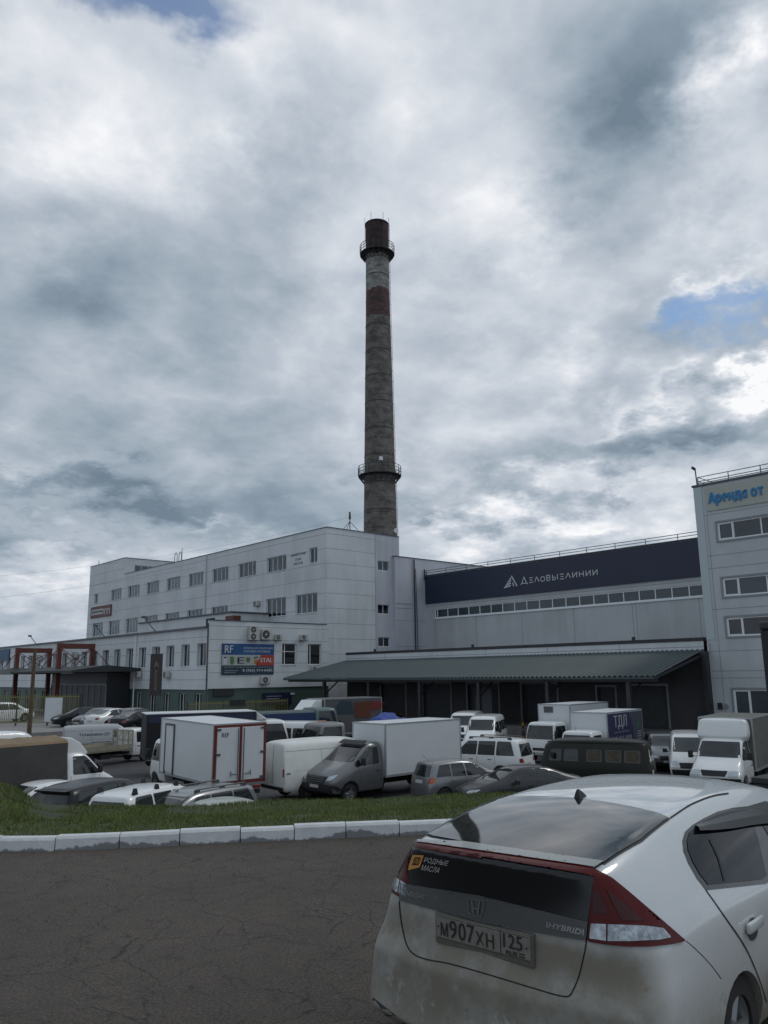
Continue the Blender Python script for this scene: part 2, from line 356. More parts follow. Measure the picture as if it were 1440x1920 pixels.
def grid_poly(poly, cell):
    bm = bmesh.new(); vs = [bm.verts.new((p[0], p[1], 0)) for p in poly]; bm.faces.new(vs)
    bmesh.ops.triangulate(bm, faces=bm.faces[:], ngon_method='EAR_CLIP')
    xs = [p[0] for p in poly]; ys = [p[1] for p in poly]
    for a, lo, hi, no in ((0, min(xs), max(xs), (1, 0, 0)), (1, min(ys), max(ys), (0, 1, 0))):
        k = math.ceil(lo/cell+1e-6)
        while k*cell < hi-1e-6:
            co = [0, 0, 0]; co[a] = k*cell
            bmesh.ops.bisect_plane(bm, geom=bm.verts[:]+bm.edges[:]+bm.faces[:], plane_co=co, plane_no=no); k += 1
    bmesh.ops.remove_doubles(bm, verts=bm.verts, dist=1e-5)
    v = [tuple(q.co[:2]) for q in bm.verts]; bm.verts.index_update(); f = [tuple(q.index for q in p.verts) for p in bm.faces]; bm.free()
    return v, f
def cast_patch(mb, bvh, verts, faces, fn, lift=.004, mi=0, inv=None):
    idx = {}; base = len(mb.v); k = 0
    for j, p in enumerate(verts):
        o, d = fn(*p); hit, nr, fi, ds = bvh.ray_cast(Vector(o), Vector(d))
        if hit is None: continue
        if nr.dot(Vector(d)) > 0: nr = -nr
        mb.v.append(tuple(hit+nr*lift)); idx[j] = base+k; k += 1
    for f in faces:
        if all(j in idx for j in f): mb.f.append(tuple(idx[j] for j in f)); mb.mi.append(mi)
def ax(kind):
    return {'L': lambda a, b: ((-4, a, b), (1, 0, 0)), 'R': lambda a, b: ((4, a, b), (-1, 0, 0)), 'F': lambda a, b: ((a, 30, b), (0, -1, 0)),
            'B': lambda a, b: ((a, -10, b), (0, 1, 0)), 'T': lambda a, b: ((a, b, 9), (0, 0, -1)),
            'FR': lambda a, b: ((10+a*.7071, 10-a*.7071+0, b), (-.7071, -.7071, 0)), 'BR': lambda a, b: ((10+a*.7071, -10+a*.7071, b), (-.7071, .7071, 0))}[kind]
def rounded(poly, r=.05, n=3):
    out = []; m = len(poly)
    for i in range(m):
        p, a, b = Vector(poly[i]), Vector(poly[i-1]), Vector(poly[(i+1) % m])
        da, db = (a-p), (b-p); rr = min(r, da.length*.45, db.length*.45)
        s, e = p+da.normalized()*rr, p+db.normalized()*rr
        for k in range(n+1):
            t = k/n; out.append(tuple((1-t)**2*s+2*t*(1-t)*p+t*t*e))
    return out
class Veh:
    """one vehicle: an empty at its rear axle line on the ground, +y = forwards"""
    def __init__(s, name, label, cat, group=None):
        s.r = thing(name, (0, 0, 0), 0, label, cat, group); s.y0 = 0
    def shell(s, m, *a, name='body', **k):
        me = cage(*a, **k); s.b = bvh_of(me); return link(name, me, [m, under], s.r, True, 40)
    def patch(s, name, m, kind, poly, lift=.004, r=.04, cell=.12, parent=None, both=False, label=None):
        out = None
        for sd in ((1, -1) if both else (1,)):
            mb = MB(); v, f = grid_poly(rounded(poly, r) if r else poly, cell); fn = ax(kind)
            cast_patch(mb, s.b, v, f, fn, lift)
            if sd < 0: mb.v = [(-x, y, z) for x, y, z in mb.v]
            if mb.f: out = mb.build(name, m, parent or s.r, True, 60)
            if out and label: out['label'] = label
        return out
    def wheels(s, ys, r, x, wd=.2, rim=None, dual=False):
        for y in ys:
            for sg in (1, -1):
                a = MB(); xo = sg*x; ww = wd
                prof = [(-ww/2, r*.62), (-ww/2, r*.93), (-ww*.36, r), (ww*.36, r), (ww/2, r*.93), (ww/2, r*.62), (ww*.3, r*.58), (-ww*.3, r*.58), (-ww/2, r*.62)]
                a.lathe(prof, (xo, y, r), 'x', 28)
                t = a.build('wheel', rubber, s.r, True, 50)
                b = MB(); q = sg
                b.lathe([(q*ww*.42, r*.62), (q*ww*.38, r*.56), (q*ww*.12, r*.50), (q*ww*.10, .0001)], (xo, y, r), 'x', 24)
                b.lathe([(q*ww*.10, r*.2), (q*ww*.34, r*.17), (q*ww*.36, .0001)], (xo, y, r), 'x', 14)
                for k in range(5 if rim is None else 6):
                    t0 = 2*math.pi*k/(5 if rim is None else 6)
                    b.tube((xo+q*ww*.27, y+math.cos(t0)*r*.14, r+math.sin(t0)*r*.14), (xo+q*ww*.33, y+math.cos(t0)*r*.57, r+math.sin(t0)*r*.57), r*.07, 5)
                b.build('rim', rim or rim_m, t, True, 40)
    def mirrors(s, y, z, x, m=None, w=.2, h=.16):
        for sg in (1, -1):
            a = MB(); a.box(sg*(x+.03), y-.05, z-h/2, sg*(x+.03+w), y+.07, z+h/2); a.tube((sg*(x-.06), y, z-h*.3), (sg*(x+.06), y, z-h*.2), .02, 6)
            a.build('mirror', m or plastic, s.r, True, 50, bevel=.015)
    def plate(s, y, z, sg, x=0, txt=None):
        a = MB(); a.box(x-.26, y, z-.056, x+.26, y+sg*.015, z+.056)
        if txt:
            t = y+sg*.018; q = sg
            text_on(a, txt, (x+q*.22*-1*-1 if False else x-q*-.0-(.22 if sg < 0 else -.22), t, z+.035), (x+(.22 if sg < 0 else -.22), t, z+.035), (x-(.22 if sg < 0 else -.22), t, z-.035), mi=1, bold=.02)
        a.build('number_plate', [plate_m, ink], s.r)
    def box(s, name, m, *c, bevel=.01, smooth=False, label=None):
        a = MB(); a.box(*c); return a.build(name, m, s.r, smooth, bevel=bevel, label=label)
    def handles(s, pts, m=None):
        for (y, z, x) in pts:
            for sg in (1, -1):
                hit = s.b.ray_cast(Vector((sg*4, y, z)), Vector((-sg, 0, 0)))[0]
                if hit is None: continue
                a = MB(); a.box(hit.x-sg*.01, y-.09, z-.018, hit.x+sg*.025, y+.09, z+.018); a.build('door_handle', m or plastic, s.r, bevel=.008)
    def lines(s, segs, both=True, wd=.012, m=None):
        """shut lines: one mesh, narrow strips following the shell (side view coordinates)"""
        mb = MB()
        for (p, q) in segs:
            p, q = Vector(p), Vector(q); n = (q-p).normalized(); o = Vector((-n.y, n.x))*wd/2
            v, f = grid_poly([p+o, q+o, q-o, p-o], .15)
            for k in (('R', 'L') if both else ('R',)): cast_patch(mb, s.b, v, f, ax(k), .003)
        if mb.f: mb.build('door_gap', m or ink, s.r)
    def place(s, x, dist, heading, L, z=LOT, pitch=0):
        h = R(heading); c = at(x, dist, z); s.r.location = (c.x-math.cos(h)*L/2, c.y-math.sin(h)*L/2, z); s.r.rotation_euler = (R(pitch), 0, h-math.pi/2); return s
    def put(s, x, y, heading, z=LOT):
        s.r.location = (x, y, z); s.r.rotation_euler = (0, 0, R(heading)-math.pi/2); return s

def std_lights(v, m_head, head, tail, plate_f, plate_b, tailm=None):
    if head: v.patch('headlight', m_head, 'F', head, .012, both=True, cell=.08)
    if tail: v.patch('tail_light', tailm or red_lens, 'B', tail, .012, both=True, cell=.08)
    for pl, k in ((plate_f, 'F'), (plate_b, 'B')):
        if pl: v.patch('number_plate', plate_m, k, [(-.26, pl-.055), (.26, pl-.055), (.26, pl+.055), (-.26, pl+.055)], .02, r=.01)

def sedan(name, label, cat, m, L=4.5, W=.87, H=1.46, dark_roof=False):
    v = Veh(name, label, cat)
    st = levels([(0, .98, .66, .84, .74, .9), (.35, 1.02, .66, .88, .83), (.85, 1.17, .62, .90, .86), (1.35, H-.07, .57, .92, .87), (1.9, H-.01, .56, .92, .87), (2.5, H-.02, .56, .91, .87), (2.9, H-.12, .57, .91, .87),
                 (3.45, 1.02, .66, .90, .86), (3.95, .94, .68, .84, .83, .97), (L, .74, .56, .66, .70, .86)], W, .60, W-.03, .20)
    v.shell(m, st, [.06, .02, 0, .03, .1], [-.05, 0, .03, .02, -.08], arches=((.85, .31), (3.55, .31)), arch_r=.37, bulge=.07, fbulge=.12)
    v.patch('side_window', glass, 'R', [(.75, .98), (1.45, 1.34), (2.0, 1.40), (2.0, .96)], both=True, r=.05)
    v.patch('side_window', glass, 'R', [(2.06, .96), (2.06, 1.40), (2.45, 1.38), (2.95, 1.18), (3.25, .96)], both=True, r=.04)
    v.patch('windshield', glass, 'F', [(-.66, 1.00), (.66, 1.00), (.53, 1.37), (-.53, 1.37)], cell=.1)
    v.patch('rear_window', glass, 'B', [(-.58, 1.07), (.58, 1.07), (.50, 1.38), (-.50, 1.38)], cell=.1)
    std_lights(v, clear_lens, [(.42, .62), (.72, .64), (.74, .76), (.45, .70)], [(.5, .70), (.75, .72), (.75, .88), (.52, .86)], .42, .62)
    v.patch('grille', plastic, 'F', [(-.35, .50), (.35, .50), (.38, .62), (-.38, .62)], .008)
    v.mirrors(2.95, .98, W, m); v.handles([(1.3, .82, 0), (2.35, .80, 0)], m)
    v.lines([((2.03, .25), (2.03, .95)), ((1.15, .5), (1.2, .93)), ((3.1, .3), (3.12, .92))])
    v.wheels((.85, 3.55), .31, W-.11); return v
def suv(name, label, cat, m, L=4.8, W=.95, H=1.85, rails=None, rear_z=None, glassm=None, spoiler=False, feet=False, tailm=None, roofm=None):
    v = Veh(name, label, cat); B = H*.60; g = glassm or glass
    st = levels([(0, H-.16, .62, B, W-.10, .93), (.22, H-.07, .66, B, W-.04, .98), (.9, H-.01, .68, B, W), (1.8, H, .68, B-.01, W), (2.5, H-.01, .67, B-.02, W), (3.0, H-.12, .66, B-.03, W),
                 (3.55, B+.10, .74, B-.04, W-.01), (4.1, B+.03, .76, B-.08, W-.03), (L-.25, B-.06, .74, B-.14, W-.06, .97), (L, B-.20, .66, B-.28, W-.14, .9)], W, .68, W-.03, .26)
    v.shell(m, st, [.22, .04, 0, .0, .08], [-.06, 0, .02, .0, -.1], arches=((.92, .36), (L-.95, .36)), arch_r=.42, bulge=.05, fbulge=.12)
    z0, z1 = B+.05, H-.12
    v.patch('side_window', g, 'R', [(.28, z0), (.5, z1), (1.15, z1+.01), (1.15, z0)], both=True, r=.06)
    v.patch('side_window', g, 'R', [(1.22, z0), (1.22, z1+.01), (2.05, z1), (2.05, z0)], both=True, r=.04)
    v.patch('side_window', g, 'R', [(2.11, z0), (2.11, z1), (2.6, z1-.01), (3.2, z0)], both=True, r=.04)
    v.patch('windshield', g, 'F', [(-.74, B+.13), (.74, B+.13), (.62, H-.10), (-.62, H-.10)], cell=.1)
    v.patch('rear_window', g, 'B', [(-.66, B+.02), (.66, B+.02), (.56, H-.22), (-.56, H-.22)], cell=.1)
    std_lights(v, clear_lens, [(.50, B-.36), (.80, B-.33), (.82, B-.22), (.52, B-.26)], [(.48, B-.24), (.84, B-.22), (.84, B-.06), (.60, B-.06)], .50, .80, tailm)
    v.patch('grille', plastic, 'F', [(-.4, B-.45), (.4, B-.45), (.44, B-.24), (-.44, B-.24)], .008)
    v.patch('bumper', plastic, 'F', [(-.8, .30), (.8, .30), (.84, .48), (-.84, .48)], .008)
    v.mirrors(3.15, B+.08, W, m); v.handles([(1.45, B-.12, 0), (2.35, B-.13, 0)], silver)
    v.lines([((2.08, .35), (2.08, B)), ((1.2, .75), (1.2, B)), ((3.2, .35), (3.22, B))])
    if spoiler: v.box('roof_spoiler', m, -.58, .02, H-.14, .58, .35, H-.09)
    if rails:
        for sg in (1, -1):
            a = MB(); a.tube((sg*.58, .55, H+.045), (sg*.58, 2.55, H+.045), .022, 6)
            for yy in (.6, 1.5, 2.5): a.box(sg*.56, yy-.1, H-.05, sg*.60, yy+.1, H+.04)
            a.build('roof_rail', rails, v.r, True)
    if feet:
        for sg in (1, -1):
            for yy in (.55, 1.5, 2.4):
                a = MB(); a.prism([(yy-.10, H-.06), (yy+.10, H-.06), (yy+.035, H+.11), (yy-.035, H+.11)], 'x', sg*.56, sg*.64); a.build('rack_foot', plastic, v.r)
    v.wheels((.92, L-.95), .36, W-.13, .24); return v
def hatch(name, label, cat, m, L=3.95, W=.84, H=1.53):
    v = Veh(name, label, cat); B = .95
    st = levels([(0, H-.14, .56, B, .72, .92), (.2, H-.07, .58, B, .79), (.8, H-.01, .60, B-.01, W), (1.5, H, .60, B-.02, W), (2.05, H-.04, .60, B-.03, W),
                 (2.9, 1.04, .66, B-.04, W-.01), (3.4, .98, .66, B-.08, W-.03), (L, .80, .55, .72, .68, .86)], W, .60, W-.03, .20)
    v.shell(m, st, [.28, .08, 0, .0, .08], [-.05, 0, .03, .0, -.08], arches=((.62, .30), (L-.78, .30)), arch_r=.36, bulge=.06, fbulge=.12)
    v.patch('side_window', glass, 'R', [(.30, 1.0), (.52, 1.40), (.95, 1.43), (.95, 1.0)], both=True)
    v.patch('side_window', glass, 'R', [(1.0, .99), (1.0, 1.43), (1.55, 1.44), (1.6, .98)], both=True, r=.03)
    v.patch('side_window', glass, 'R', [(1.66, .98), (1.62, 1.44), (2.1, 1.41), (2.65, 1.0)], both=True, r=.03)
    v.patch('windshield', glass, 'F', [(-.64, 1.08), (.64, 1.08), (.54, 1.44), (-.54, 1.44)], cell=.1)
    v.patch('rear_window', glass, 'B', [(-.60, .99), (.60, .99), (.50, 1.38), (-.50, 1.38)], cell=.1)
    for sg in (1, -1):
        v.patch('tail_light', orange_lens, 'BR', [(.54+.0, .80), (.72, .80), (.72, .99), (.58, .99)], .012) if sg > 0 else None
    v.patch('tail_light', red_lens, 'B', [(.58, .78), (.76, .78), (.76, .98), (.60, .98)], .012, both=True, cell=.08)
    std_lights(v, clear_lens, [(.42, .66), (.72, .66), (.72, .82), (.46, .80)], None, .42, .80)
    v.mirrors(2.45, 1.02, W, m); v.handles([(1.05, .85, 0), (1.9, .83, 0)], m)
    v.lines([((1.6, .25), (1.6, .97)), ((.85, .6), (.95, .97)), ((2.65, .3), (2.66, .95))])
    a = MB(); a.tube((0, .45, H-.02), (0, .15, H+.22), .006, 5); a.build('antenna', plastic, v.r)
    v.patch('bumper', silver, 'B', [(-.76, .28), (.76, .28), (.78, .50), (-.78, .50)], .02)
    v.wheels((.62, L-.78), .30, W-.10, .19); return v

def gaz_cab(v, y, m, H=2.08, next_gen=False, bumper=plastic):
    """bonneted light-truck cab starting at y; 2.15 m long"""
    W = 1.0
    if not next_gen:
        st = levels([(y, H-.02, .80, 1.30, .93), (y+.12, H, .82, 1.30, .96), (y+.6, H+.01, .82, 1.28, W-.02), (y+.85, H-.10, .80, 1.27, W-.02), (y+1.38, 1.36, .80, 1.22, .96), (y+1.75, 1.22, .76, 1.10, .93), (y+2.15, .98, .66, .86, .86, .96)], W-.02, .85, W-.04, .42)
        fo = [-.04, 0, .06, .04, 0]
    else:
        st = levels([(y, H, .78, 1.32, .95), (y+.12, H+.02, .80, 1.32, .98), (y+.6, H+.02, .80, 1.30, W), (y+.8, H-.08, .80, 1.29, W), (y+1.65, 1.42, .82, 1.26, .98), (y+2.1, 1.28, .78, 1.16, .95), (y+2.5, 1.05, .70, .95, .88, .97)], W, .85, W-.02, .38)
        fo = [-.08, 0, .08, .06, .02]
    v.shell(m, st, [0]*5, fo, arches=((y+(1.7 if next_gen else 1.45), .36),), arch_r=.46, name='cab', bulge=0, fbulge=.10, endcr=.5)
    if not next_gen:
        v.patch('side_window', glass, 'R', [(y+.20, 1.33), (y+.20, H-.12), (y+.68, H-.12), (y+.86, H-.26), (y+1.30, 1.36), (y+1.2, 1.31)], both=True, r=.05)
        v.patch('windshield', glass, 'F', [(-.82, 1.42), (.82, 1.42), (.72, H-.10), (-.72, H-.10)], cell=.1)
        v.patch('grille', plastic, 'F', [(-.42, .80), (.42, .80), (.50, 1.0), (-.50, 1.0)], .012)
        v.patch('headlight', clear_lens, 'F', [(.50, .80), (.86, .80), (.86, .98), (.54, 1.0)], .016, both=True, cell=.08)
        v.patch('bumper', bumper, 'F', [(-.93, .44), (.93, .44), (.93, .74), (-.93, .74)], .03, cell=.1)
    else:
        v.patch('side_window', glass, 'R', [(y+.20, 1.34), (y+.20, H-.14), (y+.66, H-.14), (y+1.45, 1.42), (y+1.45, 1.30)], both=True, r=.05)
        v.patch('windshield', glass, 'F', [(-.86, 1.48), (.86, 1.48), (.72, H-.14), (-.72, H-.14)], cell=.1)
        v.patch('grille', plastic, 'F', [(-.50, .70), (.50, .70), (.62, 1.0), (-.62, 1.0)], .016)
        for k in range(4): v.patch('grille_bar', grey_paint, 'F', [(-.46, .74+k*.07), (.46, .74+k*.07), (.46, .755+k*.07), (-.46, .755+k*.07)], .03, r=0)
        v.patch('headlight', clear_lens, 'F', [(.60, .84), (.90, .90), (.90, 1.08), (.66, 1.0)], .016, both=True, cell=.08)
        v.patch('bumper', bumper, 'F', [(-.97, .40), (.97, .40), (.97, .72), (-.97, .72)], .03, cell=.1)
    v.patch('number_plate', plate_m, 'F', [(-.26, .60), (.26, .60), (.26, .71), (-.26, .71)], .05, r=.01)
    v.mirrors(y+1.15, 1.48, W, plastic, .17, .28)
    v.handles([(y+.3, 1.08, 0)])
    v.lines([((y+.12, .45), (y+.12, 1.30)), ((y+1.18, .8), (y+1.28, 1.28))])
    for wy in (y+.75, y+.95):
        a = MB(); a.tube((-.3 if wy < y+.8 else .25, y+1.38, 1.42), (.15 if wy < y+.8 else .62, y+1.2, 1.55), .012, 5); a.build('wiper', plastic, v.r)
def chassis(v, y0, y1, yw, r=.36, x=.86, dual=True):
    a = MB(); a.box(-.45, y0, .48, -.33, y1, .62); a.box(.33, y0, .48, .45, y1, .62)
    for k in range(4):
        yy = y0+.3+k*(y1-y0-.6)/3; a.box(-.5, yy-.05, .50, .5, yy+.05, .60)
    a.box(-.75, y0+1.6, .35, -.45, y0+2.4, .6); a.tube((-.8, yw, r), (.8, yw, r), .08, 8); a.box(.45, y0+1.5, .33, .8, y0+2.1, .58)
    a.build('chassis', under, v.r); v.wheels((yw,), r, x-.12, .34 if dual else .22, rim_d)
def cabover(v, y, m, L=1.6, H=2.1, W=.85, B=1.12):
    st = levels([(y, H-.02, W-.10, B, W-.02), (y+.12, H, W-.09, B, W), (y+L*.5, H+.01, W-.09, B, W), (y+L*.80, H-.02, W-.10, B, W), (y+L, H-.10, W-.13, B, W-.05, .96)], W, .75, W-.02, .38)
    v.shell(m, st, [0]*5, [-.30, -.04, 0, 0, -.03], arches=((y+L*.62, .33),), arch_r=.40, name='cab', bulge=0, fbulge=.05, endcr=.45)
    v.patch('side_window', glass, 'R', [(y+.22, B+.05), (y+.22, H-.18), (y+L-.42, H-.18), (y+L-.14, B+.05)], both=True, r=.05)
    v.patch('windshield', glass, 'F', [(-W+.10, B+.04), (W-.10, B+.04), (W-.19, H-.16), (-W+.19, H-.16)], cell=.1)
    v.patch('headlight', clear_lens, 'F', [(W-.34, .62), (W-.08, .62), (W-.08, .80), (W-.34, .80)], .012, both=True, cell=.08)
    v.patch('grille', plastic, 'F', [(-.38, .66), (.38, .66), (.38, .80), (-.38, .80)], .012)
    v.patch('bumper', plastic, 'F', [(-W+.02, .40), (W-.02, .40), (W-.02, .56), (-W+.02, .56)], .03)
    v.patch('number_plate', plate_m, 'F', [(-.25, .44), (.25, .44), (.25, .55), (-.25, .55)], .045, r=.01)
    v.mirrors(y+L-.1, B+.35, W, plastic, .14, .28); v.handles([(y+.35, B-.15, 0)])
    v.lines([((y+.15, .45), (y+.15, B)), ((y+L-.12, .75), (y+L-.08, B))])
def van_box(v, y0, y1, z0, z1, hw, m=None, name='cargo_box', trim=None, ribs=0, roofm=None):
    a = MB(); a.box(-hw, y0, z0, hw, y1, z1); b = a.build(name, m or box_white, v.r, bevel=.02)
    t = MB(); e = .012
    for sx in (-1, 1):
        for yy in (y0, y1): t.box(sx*(hw-.05), yy-e if yy == y0 else yy-.05, z0-e, sx*(hw+e), yy+.05 if yy == y0 else yy+e, z1+e)
        t.box(sx*(hw-.04), y0+.05, z1-.04, sx*(hw+e), y1-.05, z1+e); t.box(sx*(hw-.04), y0+.05, z0-e, sx*(hw+e), y1-.05, z0+.08)
    for yy, d in ((y0, -1), (y1, 1)):
        t.box(-hw+.05, yy-(.04 if d > 0 else e), z1-.04, hw-.05, yy+(e if d > 0 else .04), z1+e)
        t.box(-hw+.05, yy-(.04 if d > 0 else e), z0-e, hw-.05, yy+(e if d > 0 else .04), z0+.06)
    t.build('box_trim', trim or box_trim, b); return b

# ---------------------------------------------------------------- ground
def mat_asphalt(name, base, crack=1.0, patch=True):
    m = bpy.data.materials.new(name); m.use_nodes = True; t = m.node_tree; n = t.nodes.new; l = t.links.new; b = t.nodes['Principled BSDF']
    tc = n('ShaderNodeTexCoord'); b.inputs['Roughness'].default_value = .85; b.inputs['Specular IOR Level'].default_value = .3
    def nz(s, d=4, r=.6):
        q = n('ShaderNodeTexNoise'); q.inputs['Scale'].default_value = s; q.inputs['Detail'].default_value = d; q.inputs['Roughness'].default_value = r; l(tc.outputs['Object'], q.inputs['Vector']); return q
    def mr(v, a, b_, c, d):
        q = n('ShaderNodeMapRange'); q.inputs[1].default_value = a; q.inputs[2].default_value = b_; q.inputs[3].default_value = c; q.inputs[4].default_value = d; l(v, q.inputs[0]); return q.outputs[0]
    def mm(op, a, b_):
        q = n('ShaderNodeMath'); q.operation = op
        for i, v in enumerate((a, b_)):
            if isinstance(v, (int, float)): q.inputs[i].default_value = v
            else: l(v, q.inputs[i])
        return q.outputs[0]
    big = mr(nz(.35, 5).outputs[0], .3, .7, .82, 1.18); mid = mr(nz(3, 6, .7).outputs[0], .3, .7, .88, 1.12); fine = mr(nz(45, 4, .75).outputs[0], .3, .7, .42, 1.8)
    vo = n('ShaderNodeTexVoronoi'); vo.inputs['Scale'].default_value = 110; l(tc.outputs['Object'], vo.inputs['Vector']); chips = mr(vo.outputs['Distance'], .05, .4, 1.35, .9)
    v = mm('MULTIPLY', mm('MULTIPLY', big, mid), mm('MULTIPLY', fine, chips))
    # cracks: two warped cell networks, broken up by noise
    def cracks(scale, wd, seed, thr):
        wn = n('ShaderNodeTexNoise'); wn.inputs['Scale'].default_value = 2.2; wn.inputs['Detail'].default_value = 8; wn.inputs['Roughness'].default_value = .7; l(tc.outputs['Object'], wn.inputs['Vector'])
        sc = n('ShaderNodeVectorMath'); sc.operation = 'MULTIPLY_ADD'; l(wn.outputs['Color'], sc.inputs[0]); sc.inputs[1].default_value = (.42, .42, 0); l(tc.outputs['Object'], sc.inputs[2])
        mp = n('ShaderNodeMapping'); mp.inputs['Location'].default_value = (seed, seed*2, 0); l(sc.outputs[0], mp.inputs[0])
        q = n('ShaderNodeTexVoronoi'); q.feature = 'DISTANCE_TO_EDGE'; q.inputs['Scale'].default_value = scale; l(mp.outputs[0], q.inputs['Vector'])
        line = mr(q.outputs['Distance'], wd*.35, wd, 1, 0); br = mr(nz(.9+seed*.1, 3).outputs[0], thr, thr+.08, 0, 1)
        return mm('MULTIPLY', line, br)
    ck = mm('MAXIMUM', mm('MAXIMUM', cracks(1.2, .006, 3, .42), cracks(2.8, .009, 7, .46)), mm('MULTIPLY', cracks(6, .022, 5, .52), .55))
    v = mm('MULTIPLY', v, mr(ck, 0, 1, 1, 1-.55*crack))
    # old patch and stains
    st = mr(nz(.8, 7, .75).outputs[0], .60, .66, 1, .78); v = mm('MULTIPLY', v, st)
    vm = n('ShaderNodeVectorMath'); vm.operation = 'SCALE'; vm.inputs[0].default_value = base; l(v, vm.inputs['Scale']); l(vm.outputs[0], b.inputs['Base Color'])
    bp = n('ShaderNodeBump'); bp.inputs['Strength'].default_value = .5; bp.inputs['Distance'].default_value = .01
    l(mm('ADD', mm('MULTIPLY', fine, .6), mm('MULTIPLY', ck, -2.0)), bp.inputs['Height']); l(bp.outputs[0], b.inputs['Normal'])
    return m
asph = mat_asphalt('road_asphalt', (.082, .069, .058))
asph_lot = mat_asphalt('lot_asphalt', (.075, .073, .075), .6)
earth = mat('earth', (.05, .06, .028), .95, var=.3, vscale=2)
grass_m = mat('grass_blades', (.12, .165, .034), .7, var=.45, vscale=1.3)
grass_dry = mat('grass_dry', (.17, .16, .07), .8, var=.3, vscale=2)
kerb_m = mat('kerb_paint', (.62, .63, .64), .75, var=.12, vscale=6, bump=.3, bscale=30)
def kerb_wear(m):
    t = m.node_tree; n = t.nodes.new; l = t.links.new; b = t.nodes['Principled BSDF']; tc = n('ShaderNodeTexCoord'); sx = n('ShaderNodeSeparateXYZ'); l(tc.outputs['Object'], sx.inputs[0])
    q = n('ShaderNodeTexNoise'); q.inputs['Scale'].default_value = 1.6; q.inputs['Detail'].default_value = 9; q.inputs['Roughness'].default_value = .7; l(tc.outputs['Object'], q.inputs['Vector'])
    a = n('ShaderNodeMath'); a.operation = 'MULTIPLY_ADD'; l(sx.outputs[2], a.inputs[0]); a.inputs[1].default_value = -2.6; l(q.outputs[0], a.inputs[2])
    r = n('ShaderNodeMapRange'); r.inputs[1].default_value = .38; r.inputs[2].default_value = .43; l(a.outputs[0], r.inputs[0])
    src = b.inputs['Base Color'].links[0].from_socket; mc = n('ShaderNodeMix'); mc.data_type = 'RGBA'; l(r.outputs[0], mc.inputs[0]); l(src, mc.inputs[6]); mc.inputs[7].default_value = (.20, .205, .21, 1); l(mc.outputs[2], b.inputs['Base Color'])
kerb_wear(kerb_m)
concrete = mat('concrete', (.26, .25, .24), .85, var=.2, vscale=2, bump=.3)

# kerb line (world x, y) from left to right
KL0 = [(a*1.05, b*1.05) for a, b in [(-60, 63), (-30, 38), (-14, 25.5), (-6, 18.9), (-1, 14.5), (1.6, 12.1), (3.27, 10.56), (4.49, 9.50), (5.7, 8.66), (6.88, 7.96), (9.3, 6.72), (13, 5.2), (19, 3.2), (30, .3), (60, -7)]]
_kb = [(0, 1597), (105, 1594), (180, 1593), (299, 1588), (384, 1583), (501, 1578), (611, 1573), (710, 1568), (800, 1565)]
_kp = [EYE+ray(*p)*(-EYE.z/ray(*p).z) for p in _kb]; KL = [(-60, 62), (-30, 38), (-14, 25.5), (-5, 18.7), (0, 14.3)]+[(p.x, p.y) for p in _kp[::2]]
_d = (_kp[-1]-_kp[-3]).normalized(); _e = _kp[-1]; KL += [(_e.x+_d.x*t+.0*t, _e.y+_d.y*t+.006*t*t) for t in (2.5, 6, 12, 24, 50)]
_k0 = _kp[0]
def catmull(P, k=8):
    P = [Vector(p) for p in P]; out = []
    for i in range(len(P)-1):
        a, b, c, d = P[max(i-1, 0)], P[i], P[i+1], P[min(i+2, len(P)-1)]
        for j in range(k):
            t = j/k; out.append(.5*((2*b)+(-a+c)*t+(2*a-5*b+4*c-d)*t*t+(-a+3*b-3*c+d)*t**3))
    out.append(P[-1]); return out
KC = catmull(KL, 12)
cum = [0.]
for a, b in zip(KC, KC[1:]): cum.append(cum[-1]+(b-a).length)
def kat(s):
    for i in range(len(KC)-1):
        if cum[i+1] >= s:
            t = (s-cum[i])/(cum[i+1]-cum[i]); p = KC[i].lerp(KC[i+1], t); d = (KC[i+1]-KC[i]).normalized(); return p, Vector((-d.y, d.x))
    d = (KC[-1]-KC[-2]).normalized(); return KC[-1], Vector((-d.y, d.x))     # normal points to the grass side
# road plateau
rd = MB(); edge = [(p.x, p.y, 0) for p in KC]
ring = edge + [(60, -80, 0), (-90, -80, 0), (-90, 63, 0)]
me = bpy.data.meshes.new('access_road'); bm = bmesh.new(); vs = [bm.verts.new(p) for p in ring]; f = bm.faces.new(vs); bmesh.ops.triangulate(bm, faces=[f]); bmesh.ops.recalc_face_normals(bm, faces=bm.faces); bm.to_mesh(me); bm.free()
tag(link('access_road', me, asph), kind='structure')
# kerb stones with joints
kb = MB(); s = 0.; rnd = random.Random(4); total = cum[-1]
s0 = min((abs((KC[i]-Vector((_k0.x, _k0.y))).length), cum[i]) for i in range(len(KC)))[1]
joints = []
q = s0-60
while q < total-1: joints.append(q); q += .70+rnd.uniform(-.05, .08)
for a, b in zip(joints, joints[1:]):
    if a < .2: continue
    g = .006; ht = .165+rnd.uniform(-.010, .010); off = rnd.uniform(-.015, .015)
    prof = [(-.005, -.05), (.012, ht-.03), (.035, ht), (.15, ht+.004), (.15, -.05)]
    rows = []
    for t in (0, .33, .66, 1):
        p, nn = kat(a+g+(b-a-2*g)*t); rows.append([(p.x+nn.x*(d+off), p.y+nn.y*(d+off), z) for d, z in prof])
    for r1, r2 in zip(rows, rows[1:]):
        for k in range(len(prof)-1): kb.face([r1[k], r1[k+1], r2[k+1], r2[k]])
    kb.face(rows[0]); kb.face(rows[-1][::-1])
tag(kb.build('kerb', kerb_m, None, True, 30), kind='structure')
